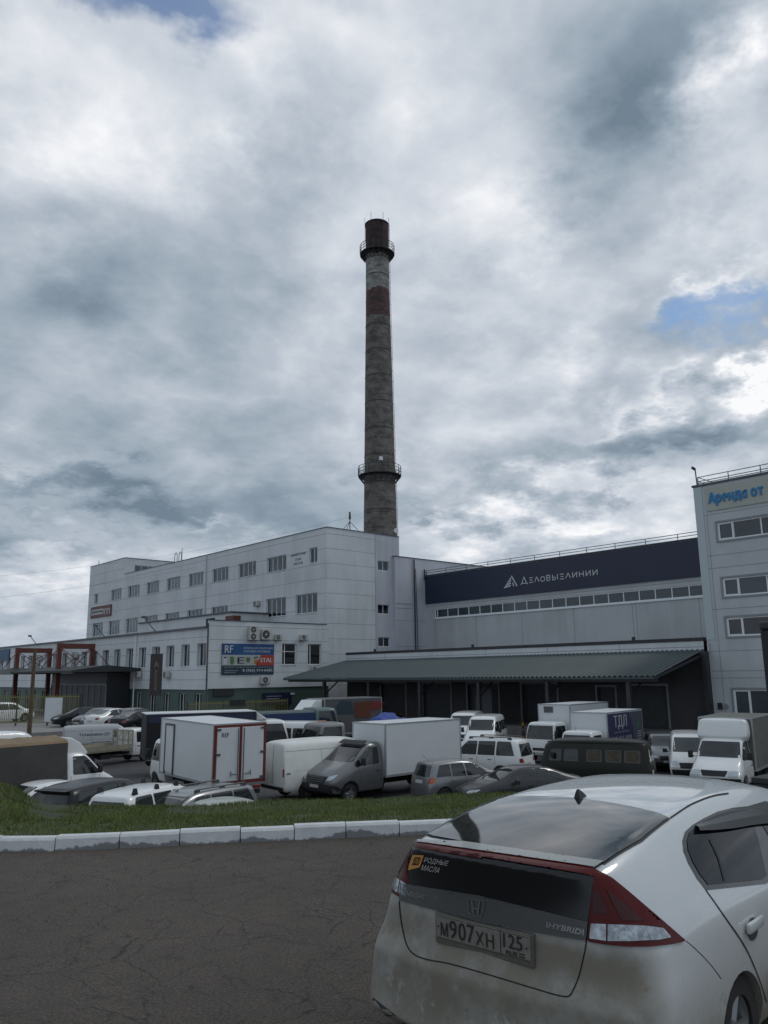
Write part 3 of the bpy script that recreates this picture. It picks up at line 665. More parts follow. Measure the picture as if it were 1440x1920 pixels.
# grass bank: rows at growing distance behind the kerb
def bank_z(p, d):
    """height of the bank at distance d behind the kerb"""
    a = (Vector((0, 1)).angle(Vector((p.x, p.y))) if p.length > .1 else 0)
    azd = math.degrees(math.atan2(p.x, p.y))
    left = max(0., min(1., (20.2-azd)/3.2)); left = left*left*(3-2*left)
    if azd < -40: left = 1
    right = max(0., min(1., (azd-50)/12)); crest = -.30+.42*left-.22*right; dc = 5.2
    if d < dc: t = d/dc; z = .13+(crest-.13)*(t*t*(3-2*t))
    else:
        t = min(1, (d-dc)/4.6); z = crest+(LOT-.03-crest)*(t*t*(3-2*t))
    return z + .035*noise.noise(Vector((p.x*.6, p.y*.6, 1)))*min(1, d)
gm = MB(); rows = []; ds = [.14, .5, 1, 1.8, 2.6, 3.4, 4.2, 4.8, 5.4, 6, 6.8, 7.6, 8.4, 9.2, 9.9, 10.2]
for i in range(0, int(total*2)):
    p, nn = kat(min(total-.01, i*.5))
    rows.append([(p.x+nn.x*d, p.y+nn.y*d, bank_z(Vector((p.x+nn.x*d, p.y+nn.y*d)), d)) for d in ds])
for r1, r2 in zip(rows, rows[1:]):
    for k in range(len(ds)-1): gm.face([r1[k], r1[k+1], r2[k+1], r2[k]])
go = gm.build('grass_bank', earth, None, True, 80); tag(go, kind='structure')
# lot: one wide sheet
lot = MB(); lot.face([(-900, -900, LOT-.02), (900, -900, LOT-.02), (900, 900, LOT-.02), (-900, 900, LOT-.02)]); tag(lot.build('ground', asph_lot), kind='structure')
# grass blades
def blades():
    rg = np.random.default_rng(3); V = []; Fm = []
    pts = []
    while len(pts) < 125000:
        s = rg.uniform(s0-14, s0+16, 4000); d = rg.uniform(.12, 7.6, 4000)
        for a, b in zip(s, d):
            p, nn = kat(a); x, y = p.x+nn.x*b, p.y+nn.y*b
            if not (2 < math.degrees(math.atan2(x, y)) < 74): continue
            if noise.noise(Vector((x*1.7, y*1.7, 0))) < -.33 and rg.random() < .75: continue
            pts.append((x, y, bank_z(Vector((x, y)), b)))
            if len(pts) >= 125000: break
    P = np.array(pts); n = len(P); a = rg.uniform(0, 6.283, n); h = rg.uniform(.03, .065, n)*(1+.5*np.array([noise.noise(Vector((p[0]*.9, p[1]*.9, 5))) for p in pts])); wd = rg.uniform(.005, .010, n)
    lean = rg.uniform(0, .05, n); la = rg.uniform(0, 6.283, n)
    c, s_ = np.cos(a)*wd, np.sin(a)*wd; z0 = P[:, 2]-.01
    v = np.empty((n, 3, 3)); v[:, 0] = np.c_[P[:, 0]-c, P[:, 1]-s_, z0]; v[:, 1] = np.c_[P[:, 0]+c, P[:, 1]+s_, z0]; v[:, 2] = np.c_[P[:, 0]+np.cos(la)*lean, P[:, 1]+np.sin(la)*lean, P[:, 2]+h]
    me = bpy.data.meshes.new('grass'); me.vertices.add(n*3); me.vertices.foreach_set('co', v.ravel()); me.loops.add(n*3); me.loops.foreach_set('vertex_index', np.arange(n*3)); me.polygons.add(n)
    me.polygons.foreach_set('loop_start', np.arange(n)*3); me.polygons.foreach_set('loop_total', np.full(n, 3)); me.polygons.foreach_set('material_index', (rg.random(n) < .16).astype(int)); me.update(calc_edges=True)
    return me
tag(link('grass', blades(), [grass_m, grass_dry]), 'short mown green grass on the bank behind the white kerb', 'grass', kind='stuff')

# ---------------------------------------------------------------- building kit
panel_w = mat('wall_panel', (.66, .69, .71), .5, var=.08, vscale=.35)
panel_s = mat('stair_panel', (.54, .56, .61), .5, var=.07, vscale=.3)
panel_h = mat('hall_panel', (.53, .55, .57), .55, var=.07, vscale=.3)
panel_r = mat('right_panel', (.52, .55, .565), .55, var=.07, vscale=.3)
for m_ in (panel_w, panel_s, panel_h, panel_r): streaks(m_, .15, 1.1)
seam = mat('panel_seam', (.30, .315, .33), .7)
frame_w = mat('window_frame', (.80, .83, .85), .4)
frame_r = mat('window_surround', (.26, .28, .30), .5)
dark_m = mat('dark_metal', (.035, .036, .04), .5, var=.2)
rail_m = mat('railing_metal', (.10, .105, .11), .5, metal=.3)
green_w = mat('green_base', (.075, .115, .105), .6, var=.12, vscale=.8)
navy = mat('navy_cladding', (.015, .024, .058), .4, var=.06, vscale=.3)
roofcap = mat('roof_flashing', (.09, .10, .12), .4, metal=.3)
rust_red = mat('red_steel', (.13, .034, .024), .55, var=.25, vscale=2)
roof_green = mat('canopy_sheet', (.056, .080, .082), .6, var=.12, vscale=.4)
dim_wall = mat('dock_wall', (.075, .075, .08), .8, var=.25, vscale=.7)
black_open = mat('dark_interior', (.012, .013, .016), .8)
ac_m = mat('ac_casing', (.50, .50, .48), .5, var=.08)
yel = mat('yellow_fence', (.23, .22, .075), .6, var=.2)
bitumen = mat('roof_felt', (.06, .06, .065), .9)
def wallX(mb, X, u0, u1, z0, z1, holes=(), depth=.22, seams=(), vseams=(), sg=-1, axis='X', mi=0, sw=.045):
    """wall in the plane X=const (or Y=const), facing the camera side; holes (u0,u1,z0,z1) get jambs going in; seams are sunk joints"""
    def P(u, z, d=0): return (X-sg*d, u, z) if axis == 'X' else (u, X-sg*d, z)
    us = sorted({u0, u1, *[h[0] for h in holes], *[h[1] for h in holes]}); zs = sorted({z0, z1, *[h[2] for h in holes], *[h[3] for h in holes]})
    for a, b in zip(us, us[1:]):
        for c, d in zip(zs, zs[1:]):
            um, zm = (a+b)/2, (c+d)/2
            if any(h[0] < um < h[1] and h[2] < zm < h[3] for h in holes): continue
            mb.face([P(a, c), P(b, c), P(b, d), P(a, d)], mi)
    for (a, b, c, d) in holes:
        mb.face([P(a, c), P(b, c), P(b, c, depth), P(a, c, depth)], mi); mb.face([P(a, d), P(b, d), P(b, d, depth), P(a, d, depth)], mi)
        mb.face([P(a, c), P(a, d), P(a, d, depth), P(a, c, depth)], mi); mb.face([P(b, c), P(b, d), P(b, d, depth), P(b, c, depth)], mi)
    def strip(a, b, c, d):   # joint, 3 mm proud cover strip
        mb.face([P(a, c, -.003), P(b, c, -.003), P(b, d, -.003), P(a, d, -.003)], 1)
    for z in seams:
        cuts = [(h[0]-.02, h[1]+.02) for h in holes if h[2]-.03 < z < h[3]+.03]; cur = u0
        for a, b in sorted(cuts):
            if a > cur: strip(cur, a, z-sw/2, z+sw/2)
            cur = max(cur, b)
        if cur < u1: strip(cur, u1, z-sw/2, z+sw/2)
    for (u, a, b) in vseams: strip(u-sw/2, u+sw/2, a, b)
def window(par, X, u0, u1, z0, z1, mull=(), axis='X', depth=.16, glassm=None, frame=None, fw=.07, transom=None, sill=True, blinds=False, label=None, opened=None):
    def B(mb, a, b, c, d, n0, n1, mi=0):
        if axis == 'X': mb.box(X+n0, a, c, X+n1, b, d, mi)
        else: mb.box(a, X+n0, c, b, X+n1, d, mi)
    f = MB(); t0, t1 = depth, depth+.06
    B(f, u0, u0+fw, z0, z1, t0, t1); B(f, u1-fw, u1, z0, z1, t0, t1); B(f, u0+fw, u1-fw, z0, z0+fw, t0, t1); B(f, u0+fw, u1-fw, z1-fw, z1, t0, t1)
    for m_ in mull: uu = u0+(u1-u0)*m_; B(f, uu-fw*.5, uu+fw*.5, z0+fw, z1-fw, t0+.002, t1-.002)
    if transom: zz = z0+(z1-z0)*transom; B(f, u0+fw, u1-fw, zz-.03, zz+.03, t0+.006, t1-.006)
    o = f.build('window', frame or frame_w, par, label=label)
    g = MB(); B(g, u0+fw*.5, u1-fw*.5, z0+fw*.5, z1-fw*.5, t0+.035, t0+.045); g.build('pane', glassm or glass_b, o)
    if blinds:
        c = MB(); n = int((u1-u0)/.09); rr = random.Random(int(u0*100))
        for k in range(n):
            if rr.random() < .8: a = u0+fw+(u1-u0-2*fw)*k/n; B(c, a, a+.07, z0+fw, z1-fw, t0+.12, t0+.13)
        if c.f: c.build('curtain', curtain, o)
    if sill:
        s_ = MB(); B(s_, u0-.05, u1+.05, z0-.04, z0, -.06, depth+.02); s_.build('sill', frame_w, o)
    return o
def slab(name, par, m, *c, bevel=0): return MB().box(*c).build(name, m, par, bevel=bevel)

# ---------------------------------------------------------------- four-storey office block
T, YE, TOP = 48.6, 63.2, 16.65
ob = thing('office_block', (0, 0, 0), 0, 'long pale panel-clad office block with four rows of windows below the chimney', 'building')
wt = [(70.29+6*k-.06*k*0, 73.99+6*k, 13.1, 14.72) for k in range(8)]; wt = [(a-.06*i, b-.06*i, c, d) for i, (a, b, c, d) in enumerate(wt)]
w2 = [(64.78, 68.52, 8.22, 10.2), (70.29, 74.03, 8.22, 10.2)] + [(82.05+5.98*k, 85.9+5.98*k, 8.1, 10.13) for k in range(7)]
sm = [(64.79, 66.17, 13.31, 14.85), (120.25, 121.75, 13.15, 14.61)]
low2 = [(64.78+5.98*k, 68.5+5.98*k, 3.0, 5.0) for k in range(10)]
mb = MB(); seams = [TOP-.62-1.5*k for k in range(13)]
RY = 111.2
wallX(mb, T, YE, RY, LOT, TOP, [h for h in wt+w2+sm if h[1] < RY], seams=seams)
wallX(mb, T, RY, 124., LOT, 19.05, [h for h in wt+w2+sm if h[0] > RY], seams=seams+[TOP+.88])
wallX(mb, YE, T, 55.02, LOT, TOP, axis='Y', seams=seams)
wallX(mb, RY, T, 66, TOP-.3, 19.05, [(50.1, 53.4, 16.9, 18.1)], axis='Y')
mb.face([(T, 124, LOT), (66, 124, LOT), (66, 124, 19.05), (T, 124, 19.05)]); mb.face([(58.48, YE, LOT), (58.48, 124, LOT), (58.48, 124, TOP), (58.48, YE, TOP)]); mb.face([(66, RY, TOP), (66, 124, TOP), (66, 124, 19.05), (66, RY, 19.05)])
mb.build('wall', [panel_w, seam], ob)
mb = MB(); st_h = [(55.38, 56.95, 12.81, 13.84), (55.31, 56.93, 8.23, 9.2), (55.33, 56.94, 4.84, 5.8)]
wallX(mb, YE, 55.02, 58.48, LOT, TOP-.02, st_h, axis='Y', sw=.03, vseams=[(57.5, 14.5, 16.6)])
mb.box(55.0, YE-.02, 3, 55.035, YE-.0015, TOP-.1, 1)
mb.build('stair_wall', [panel_s, seam], ob)
for h in st_h: window(ob, YE, h[0], h[1], h[2], h[3], (.5,), 'Y', sill=False, depth=.1, fw=.05)
window(ob, RY, 50.1, 53.4, 16.9, 18.1, (.33, .66), 'Y', sill=False, depth=.1)
for h in wt: window(ob, T, *h, mull=(.25, .5, .75), blinds=True)
for h in w2: window(ob, T, *h, mull=(.28, .52, .76), blinds=True)
for h in sm: window(ob, T, *h, mull=(.5,))
r_ = MB(); r_.face([(T, YE, TOP-.3), (58.48, YE, TOP-.3), (58.48, RY, TOP-.3), (T, RY, TOP-.3)]); r_.face([(T, RY, 18.8), (66, RY, 18.8), (66, 124, 18.8), (T, 124, 18.8)]); r_.build('roof', bitumen, ob)
c_ = MB(); c_.box(T-.06, YE-.06, TOP, T+.3, RY-.02, TOP+.07); c_.box(T+.3, YE-.06, TOP, 58.5, YE+.3, TOP+.07); c_.box(T-.06, RY-.06, 19.05, T+.3, 124.06, 19.12); c_.box(T+.3, RY-.06, 19.05, 66, RY+.3, 19.12); c_.build('parapet_cap', roofcap, ob)
# rain pipe, ladder hoops, roof rod
mb = MB(); mb.tube((T-.1, 87.3, 8.0), (T-.1, 87.3, TOP), .06); mb.build('downpipe', panel_s, ob)
mb = MB(); mb.tube((T-.1, 81.5, 6.5), (T-.1, 81.5, 10.3), .05); mb.build('downpipe', frame_w, ob)
mb = MB()
for yy in (0, 1.1):
    pts = [(T+2, 98.2+yy*1.1+.35*math.cos(t), TOP+1.4+.5*math.sin(t)) for t in [k*math.pi/6 for k in range(7)]]
    for a, b in zip(pts, pts[1:]): mb.tube(a, b, .05, 6)
    mb.tube(pts[0], (pts[0][0], pts[0][1], TOP-.3), .05, 6); mb.tube(pts[-1], (pts[-1][0], pts[-1][1], TOP-.3), .05, 6)
mb.build('roof_ladder_hoops', frame_r, ob)
for yy, h in ((95.4, 1.9), (122.8, 1.0)):
    tag(MB().tube((T+.8, yy, (TOP if yy < RY else 19)-.3), (T+.8, yy, (TOP if yy < RY else 19.0)+h), .04, 6).build('lightning_rod', rail_m), 'thin rod on the office roof '+('right of the ladder hoops' if yy < RY else 'at its far left corner'), 'rod')
# mast on the roof beside the chimney
mp_ = onY(65.5, 656, 985); mx_ = mp_.x
mb = MB(); mb.tube((mx_, 65.5, TOP-.3), (mx_, 65.5, TOP+2.35), .045, 8); mb.tube((mx_, 65.5, TOP+1.75), (mx_, 65.5, TOP+2.55), .13, 10, .09)
for dx, dy in ((-1.35, 0), (1.9, .3), (.4, 1.5)): mb.tube((mx_, 65.5, TOP+1.5), (mx_+dx, 65.5+dy, TOP+(.35 if dx > 1 else .1)), .028, 6)
mb.tube((mx_-1.35, 65.5, TOP+.1), (mx_+1.9, 65.8, TOP+.45), .03, 6); mb.tube((mx_+1.9, 65.8, TOP+.45), (mx_+2.3, 65.8, TOP-.2), .05, 6)
tag(mb.build('antenna_mast', dark_m), 'small guyed mast with a dark head on the office roof left of the chimney', 'mast')
# lettering high on the wall
mb = MB()
text_on(mb, 'ДАЛЬНЕВОСТОЧНАЯ', (T-.01, 69.4, 14.62), (T-.01, 66.85, 14.62), (T-.01, 69.4, 14.28), bold=.02, lift=.004)
text_on(mb, 'БАЗА', (T-.01, 68.6, 14.08), (T-.01, 67.6, 14.08), (T-.01, 68.6, 13.83), bold=.02)
text_on(mb, '264-25-46', (T-.01, 68.95, 13.65), (T-.01, 67.3, 13.65), (T-.01, 68.95, 13.38), bold=.02)
tag(mb.build('wall_lettering', mat('lettering_dark', (.10, .11, .13), .6)), 'three small dark lines of lettering high on the office wall', 'lettering')
# red and white sign at the far left end
mb = MB(); mb.box(T-.12, 114.97, 10.9, T-.02, 122.6, 12.6, 0); mb.box(T-.14, 117.6, 11.35, T-.125, 122.2, 12.15, 1)
text_on(mb, 'Центросклад', (T-.15, 122.0, 12.05), (T-.15, 117.8, 12.05), (T-.15, 122.0, 11.5), mi=2, bold=.02)
text_on(mb, 'm', (T-.15, 117.3, 12.1), (T-.15, 115.3, 12.1), (T-.15, 117.3, 11.2), mi=1, bold=.02)
tag(mb.build('wall_sign', [mat('sign_maroon', (.13, .045, .045), .5), mat('sign_white', (.5, .5, .5), .5), ink]), 'small maroon and white sign at the far left end of the office block', 'sign')

def ac_unit(plane, u, z, w=.85, h=.58, double=False, axis='Y', label='', d=.32):
    """outdoor unit; u, z = centre on the wall"""
    n = thing('air_conditioner', (u, plane, z) if axis == 'Y' else (plane, u, z), 0 if axis == 'Y' else -math.pi/2, label, 'air conditioner', 'air conditioners on the walls')
    MB().box(-w/2, -.12-d, -h/2, w/2, -.12, h/2).build('casing', ac_m, n, bevel=.02)
    for k in ((-1, 1) if double else (0,)):
        zc = k*h*.25; r = (h*.22 if double else h*.40); x = -w*.10
        g = MB(); g.tube((x, -.122-d, zc), (x, -.132-d, zc), r, 24); fo = g.build('fan_grille', dark_m, n)
        g2 = MB(); g2.tube((x, -.133-d, zc), (x, -.15-d, zc), r*.28, 14)
        for j in range(8): t = j*math.pi/4; g2.tube((x+r*.28*math.cos(t), -.14-d, zc+r*.28*math.sin(t)), (x+r*math.cos(t), -.14-d, zc+r*math.sin(t)), .008, 4)
        g2.build('fan_guard', ac_m, fo)
    b = MB()
    for sx in (-1, 1): b.box(sx*w*.35-.02, -.12-d, -h/2-.05, sx*w*.35+.02, 0, -h/2-.001)
    b.build('bracket', rail_m, n); return n
ac_unit(T, 75.6, 9.85, axis='X', label='lone air conditioner on the long office wall between the second-row windows')
for k, yy in enumerate((87.0, 96.0)): ac_unit(T, yy-.3, 8.75 if k == 0 else 8.9, axis='X', w=.8, label=('air conditioner at the sill of the office window above the small roof house' if k == 0 else 'air conditioner just left of the small roof house'))

# ---------------------------------------------------------------- two-storey wing
XL, YL, TL_ = 35.4, 62.8, 6.2
lw = thing('low_wing', (0, 0, 0), 0, 'two-storey pale wing with green ground floor and narrow windows', 'building')
lwin = [(63.24+2.95*k, 64.85+2.95*k, 2.92, 4.9) for k in range(20)]
gw = [(64.0+2.95*k, 65.2+2.95*k, -1.75, .55) for k in range(20)]
mb = MB(); sl = [5.45, 4.2, 2.6, 1.75]
wallX(mb, XL, YL, 124, .9, TL_, lwin, seams=sl, depth=.35)
ew = [(43.08, 44.7, 3.0, 4.97), (46.05, 47.63, 3.0, 4.97)]
wallX(mb, YL, XL, T-.05, .98, 6.85, ew, axis='Y', seams=[6.38, 5.2, 4.23, 3.16, 2.33], depth=.22)
mb.face([(T-.05, YL, .98), (T-.05, YE, .98), (T-.05, YE, 6.85), (T-.05, YL, 6.85)])
mb.face([(XL, 124, LOT), (T, 124, LOT), (T, 124, TL_), (XL, 124, TL_)]); mb.face([(XL, YL, TL_), (XL, YL+.3, TL_), (XL, YL+.3, 6.85), (XL, YL, 6.85)])
mb.build('wall', [panel_w, seam], lw)
mb = MB(); wallX(mb, XL+.12, YL, 124, LOT, .9, gw, depth=.2); wallX(mb, YL+.1, XL+.12, T, LOT, .98, [(42.5, 44.0, -2.6, -.2)], axis='Y')
mb.build('ground_floor_wall', [green_w, seam], lw)
for i, h in enumerate(lwin): window(lw, XL, *h, mull=(.62,), depth=.28, fw=.06, blinds=(i % 3 == 0))
for h in gw: window(lw, XL+.12, *h, mull=(.5,), depth=.14, fw=.05, sill=False, glassm=glass)
for h in ew: window(lw, YL, *h, mull=(.22,), axis='Y', depth=.15, fw=.07, glassm=glass, transom=.62 if h[0] < 44 else None)
window(lw, YL+.1, 42.5, 44.0, -2.6, -.2, (), 'Y', sill=False, glassm=black_open)
mb = MB(); mb.face([(XL, YL, TL_-.05), (T, YL, TL_-.05), (T, 124, TL_-.05), (XL, 124, TL_-.05)]); mb.build('roof', bitumen, lw)
mb = MB(); mb.box(XL-.22, YL+.3, TL_, XL+.3, 124.1, TL_+.16); mb.box(XL-.05, YL-.06, 6.85, T-.3, YL+.3, 6.92); mb.build('roof_trim', roofcap, lw)
mb = MB(); mb.tube((XL-.08, YL+.1, -2.6), (XL-.08, YL+.1, 6.6), .06, 8); mb.build('downpipe', rail_m, lw)
mb = MB(); mb.tube((XL-.09, 77.2, -2.6), (XL-.09, 77.2, TL_), .07, 8); mb.build('downpipe', frame_w, lw)
# small house on the wing roof
rh = thing('roof_house', (0, 0, 0), 0, 'small white flat-roofed house on the wing roof below the second-row windows', 'roof house')
a0 = onX(44, 305, 1164); a1 = onX(44, 415, 1157)
mb = MB(); wallX(mb, 44, 73.5, 95.5, 6.15, 8.55, [(76.9, 78.9, 7.0, 8.2)], depth=.1); wallX(mb, 73.5, 44, T-.01, 6.15, 8.55, axis='Y'); mb.face([(44, 95.5, 6.15), (T-.01, 95.5, 6.15), (T-.01, 95.5, 8.55), (44, 95.5, 8.55)]); mb.build('wall', [panel_w, seam], rh)
mb = MB(); mb.box(43.8, 73.3, 8.55, T-.08, 95.7, 8.68); mb.build('roof', roofcap, rh)
window(rh, 44, 76.9, 78.9, 7.0, 8.2, (), glassm=black_open, sill=False, depth=.08, frame=dark_m)
tag(MB().box(43.0, 71.5, 6.2, 43.9, 73.1, 8.1).build('roof_vent', rust_red, bevel=.03), 'dark red metal vent box on the wing roof', 'vent')
# end-wall billboard
bb = thing('billboard', (0, 0, 0), 0, 'blue filter advertising board with a red corner on the wing end wall', 'billboard')
def bl(u, v): return (36.68+5.44*u, YL-.08, 4.86-2.72*v)       # u right, v down
def quad(mb, u0, v0, u1, v1, mi, d=0): 
    y = YL-.08-d; a, b = bl(u0, v0), bl(u1, v1); mb.face([(a[0], y, a[2]), (b[0], y, a[2]), (b[0], y, b[2]), (a[0], y, b[2])], mi)
bm_ = [mat('ad_blue', (.03, .10, .27), .5, var=.4, vscale=.5), mat('ad_panel', (.42, .45, .45), .5), mat('ad_red', (.42, .06, .035), .5), mat('ad_dark', (.03, .055, .085), .5, var=.4, vscale=1), mat('ad_white', (.55, .60, .64), .5), mat('ad_green', (.11, .19, .07), .5), mat('ad_orange', (.45, .20, .04), .5), ink]
mb = MB(); mb.box(36.68, YL-.07, 2.14, 42.12, YL-.01, 4.86, 7); quad(mb, 0, 0, 1, .36, 0); quad(mb, 0, .36, 1, .70, 1); quad(mb, 0, .70, 1, 1, 3)
y_ = YL-.084
def poly(pts, mi, d=.004): mb.face([(bl(*p)[0], YL-.08-d, bl(*p)[2]) for p in pts], mi)
poly([(.74, .36), (1, .36), (1, .70), (.64, .70)], 2); poly([(.03, .40), (.09, .40), (.09, .66), (.03, .66)], 4); poly([(.15, .42), (.22, .42), (.23, .60), (.19, .70), (.15, .62)], 5); poly([(.45, .44), (.53, .44), (.53, .56), (.49, .64), (.45, .56)], 5)
poly([(.62, .50), (.68, .50), (.68, .66), (.60, .66)], 6); poly([(.60, .44), (.68, .41), (.68, .45), (.60, .48)], 7); poly([(.04, .42), (.08, .42), (.08, .47), (.04, .47)], 7)
mb.build('board', bm_, bb)
mb = MB()
def tx(s, u0, v0, u1, v1, mi, **k): text_on(mb, s, [c-(.006 if i == 1 else 0) for i, c in enumerate(bl(u0, v0))], [c-(.006 if i == 1 else 0) for i, c in enumerate(bl(u1, v0))], [c-(.006 if i == 1 else 0) for i, c in enumerate(bl(u0, v1))], mi=mi, lift=.003, **k)
tx('RF', .05, .06, .20, .30, 0, bold=.03); tx('ФИЛЬТРЫ ДЛЯ СПЕЦТЕХНИКИ', .40, .10, .97, .18, 0, bold=.02); tx('И ГРУЗОВЫХ ГРУЗОВИКОВ', .41, .21, .92, .28, 0, bold=.02)
tx('STAL', .73, .46, .97, .60, 0, bold=.05); tx('E', .29, .44, .42, .64, 1, bold=-.01); tx('8 (965) 914-8485', .39, .82, .97, .93, 0, bold=.03); tx('ТЕХНИЧЕСКИЙ', .05, .84, .30, .88, 0); tx('ДВИГАТЕЛЯ', .05, .91, .25, .95, 0)
tx('МАСЛЯНЫЕ  ТОПЛИВНЫЕ  ВОЗДУШНЫЕ  ГИДРАВЛИЧЕСКИЕ', .05, .745, .96, .775, 0)
mb.build('lettering', [bm_[4], ink], bb)
for (u, z, w_, h_, d_, lb) in ((39.75, 5.82, 1.05, 1.25, True, 'tall twin-fan air conditioner on the wing end wall'), (41.1, 5.73, 1.05, .95, False, 'larger single-fan air conditioner beside the tall twin-fan one'),
        (42.42, 5.52, .75, .52, False, 'small air conditioner right of the larger single-fan one'), (45.33, 5.55, .8, .52, False, 'small air conditioner between the tops of the two end-wall windows'), (41.1, 1.65, 1.0, .66, False, 'air conditioner under the blue billboard'), (46.6, 2.6, .8, .5, False, 'air conditioner under the right end-wall window, above the canopy')):
    ac_unit(YL, u, z, w_, h_, d_, label=lb)
for (yy, zz, lb) in ((76.0, 2.3, 'air conditioner low on the wing wall beside the white rain pipe'), (70.0, 2.25, 'air conditioner beside the dark banner pylon'), (84.6, 2.35, 'air conditioner above the right end of the entrance canopy'), (92.5, 4.5, 'air conditioner on the wing wall behind the nearer red portal'), (104.2, 4.5, 'air conditioner on the wing wall between the red portals')):
    ac_unit(XL, yy, zz, axis='X', label=lb)
tag(MB().box(36.0, YL-.06, .35, 38.0, YL-.0, .95).build('notice_board', dark_m), 'black strip board at the foot of the billboard wall', 'board')
mb = MB(); mb.box(41.0, YL-.03, -.6, 44.2, YL+.07, .5); 
for k in range(3): mb.box(41.4, YL-.04, .15-.22*k, 43.0-.2*k, YL-.032, .22-.22*k, 1)
tag(mb.build('shop_sign', [navy, frame_r]), 'dark sign with pale lines above the yellow fence', 'sign')
mb = MB(); mb.box(43.9, YL-.5, .3, 44.2, YL-.2, .45); tag(mb.build('wall_lamp', frame_w), 'small pale lamp at the right end of the dark sign', 'lamp')
# roof arms (lamps on bent poles) on the wing edge
for (x_, y_, lb) in ((70, 1210, 'bent lamp arm above the farther red portal'), (196, 1194, 'bent lamp arm on the wing roof below the left office windows'), (288, 1180, 'bent lamp arm with box head on the wing roof')):
    p = onX(XL-.3, x_, y_); q = Vector((XL-1.0, p.y+.6, p.z+1.1)); mb = MB(); mb.tube((XL, p.y, TL_+.1), p, .05, 6); mb.tube(p, q, .045, 6); mb.box(q.x-.25, q.y-.1, q.z-.02, q.x+.1, q.y+.25, q.z+.18)
    tag(mb.build('roof_lamp', rail_m), lb, 'lamp', 'lamp arms on the wing roof')
for (px, nm) in ((0, 0),):
    p = onX(XL-.1, 8, 1225); mb = MB(); mb.box(XL-.15, p.y-2.2, 4.4, XL-.05, p.y+4, 6.0); tag(mb.build('wall_sign', mat('sign_blue', (.03, .09, .18), .5)), 'dark blue sign at the far left end of the wing', 'sign')

# ---------------------------------------------------------------- link building, hall, annex
XH = 62.1
lk = thing('link_building', (0, 0, 0), 0, 'plain pale block joining the office block to the hall, lower than the stair tower', 'building')
mb = MB(); YK = 62.85
wallX(mb, YK, 57.5, 96, LOT, 14.42, axis='Y', seams=[4.9, 7.6], vseams=[(60.0, 4, 14.3), (66.8, 12.7, 14.3)], sw=.05); mb.face([(57.5, YK, LOT), (57.5, YE, LOT), (57.5, YE, 14.42), (57.5, YK, 14.42)]); mb.face([(96, YK, LOT), (96, 76, LOT), (96, 76, 14.42), (96, YK, 14.42)])
mb.box(57.6, YK-.02, 9.35, 59.9, YK-.003, 9.45, 1); mb.box(57.6, YK-.02, 8.9, 59.9, YK-.003, 8.95, 1)
mb.build('wall', [panel_s, seam], lk); mb = MB(); mb.box(57.44, YK-.06, 14.42, 96, 76, 14.5); mb.build('roof', roofcap, lk)
mb = MB(); mb.tube((60.25, YK-.12, 3.5), (60.25, YK-.12, 14.3), .07, 8); mb.tube((60.6, YK-.15, 3.5), (60.45, YK-.12, 13.3), .04, 6); mb.build('downpipe', dark_m, lk)
hl = thing('warehouse_hall', (0, 0, 0), 0, 'wide grey hall with a navy top band and a ribbon of windows', 'building')
mb = MB(); jo = [61.5, 55.6, 49.7, 43.65, 37.6, 31.55, 25.5]
wallX(mb, XH, 24, YK, 3, 12.6, [(24.5, 61.55, 7.9, 8.88)], depth=.12, vseams=[(j, 3.5, 7.8) for j in jo]+[(j-.35, 3.5, 7.8) for j in jo[4:5]], seams=[9.2], sw=.06)
mb.face([(XH, 24, 3), (96, 24, 3), (96, 24, 12.6), (XH, 24, 12.6)]); mb.face([(96, 24, 3), (96, YK, 3), (96, YK, 12.6), (96, 24, 12.6)]); mb.build('wall', [panel_h, seam], hl)
mb = MB(); mb.box(XH-.14, 24.2, 9.5, XH-.02, 63.45, 12.52); mb.build('top_band', navy, hl)
mb = MB(); mb.box(XH-.2, 24, 12.6, 96, YK-.1, 12.68); mb.build('roof', roofcap, hl)
wd_ = window(hl, XH, 24.5, 61.55, 7.9, 8.88, [((61.2-1.52*k)-24.5)/(61.55-24.5) for k in range(24)], depth=.05, fw=.09, glassm=glass_hall, sill=False)
mb = MB(); mb.box(XH-.08, 24.5, 7.78, XH-.005, 61.7, 7.9); mb.build('sill', frame_w, wd_)
def railing(name, pts, h, par, every=2.0, rails=(1., .5), r=.025, m=None):
    mb = MB(); pts = [Vector(p) for p in pts]
    for a, b in zip(pts, pts[1:]):
        n = max(1, round((b-a).length/every))
        for k in range(n+1): p = a.lerp(b, k/n); mb.tube(p, p+Vector((0, 0, h)), r, 5)
        for f_ in rails: mb.tube(a+Vector((0, 0, h*f_)), b+Vector((0, 0, h*f_)), r*.9, 5)
    return mb.build(name, m or rail_m, par)
railing('roof_railing', [(XH+.1, 62.8, 12.65), (XH+.1, 24, 12.65)], .55, hl, 2.9, (1., .55), .035)
mb = MB(); mb.tube((XH-.3, 64.6-1.9, 12.2), (XH-.3, 62.7, 13.3), .09, 6); mb.build('mast', dark_m, hl)
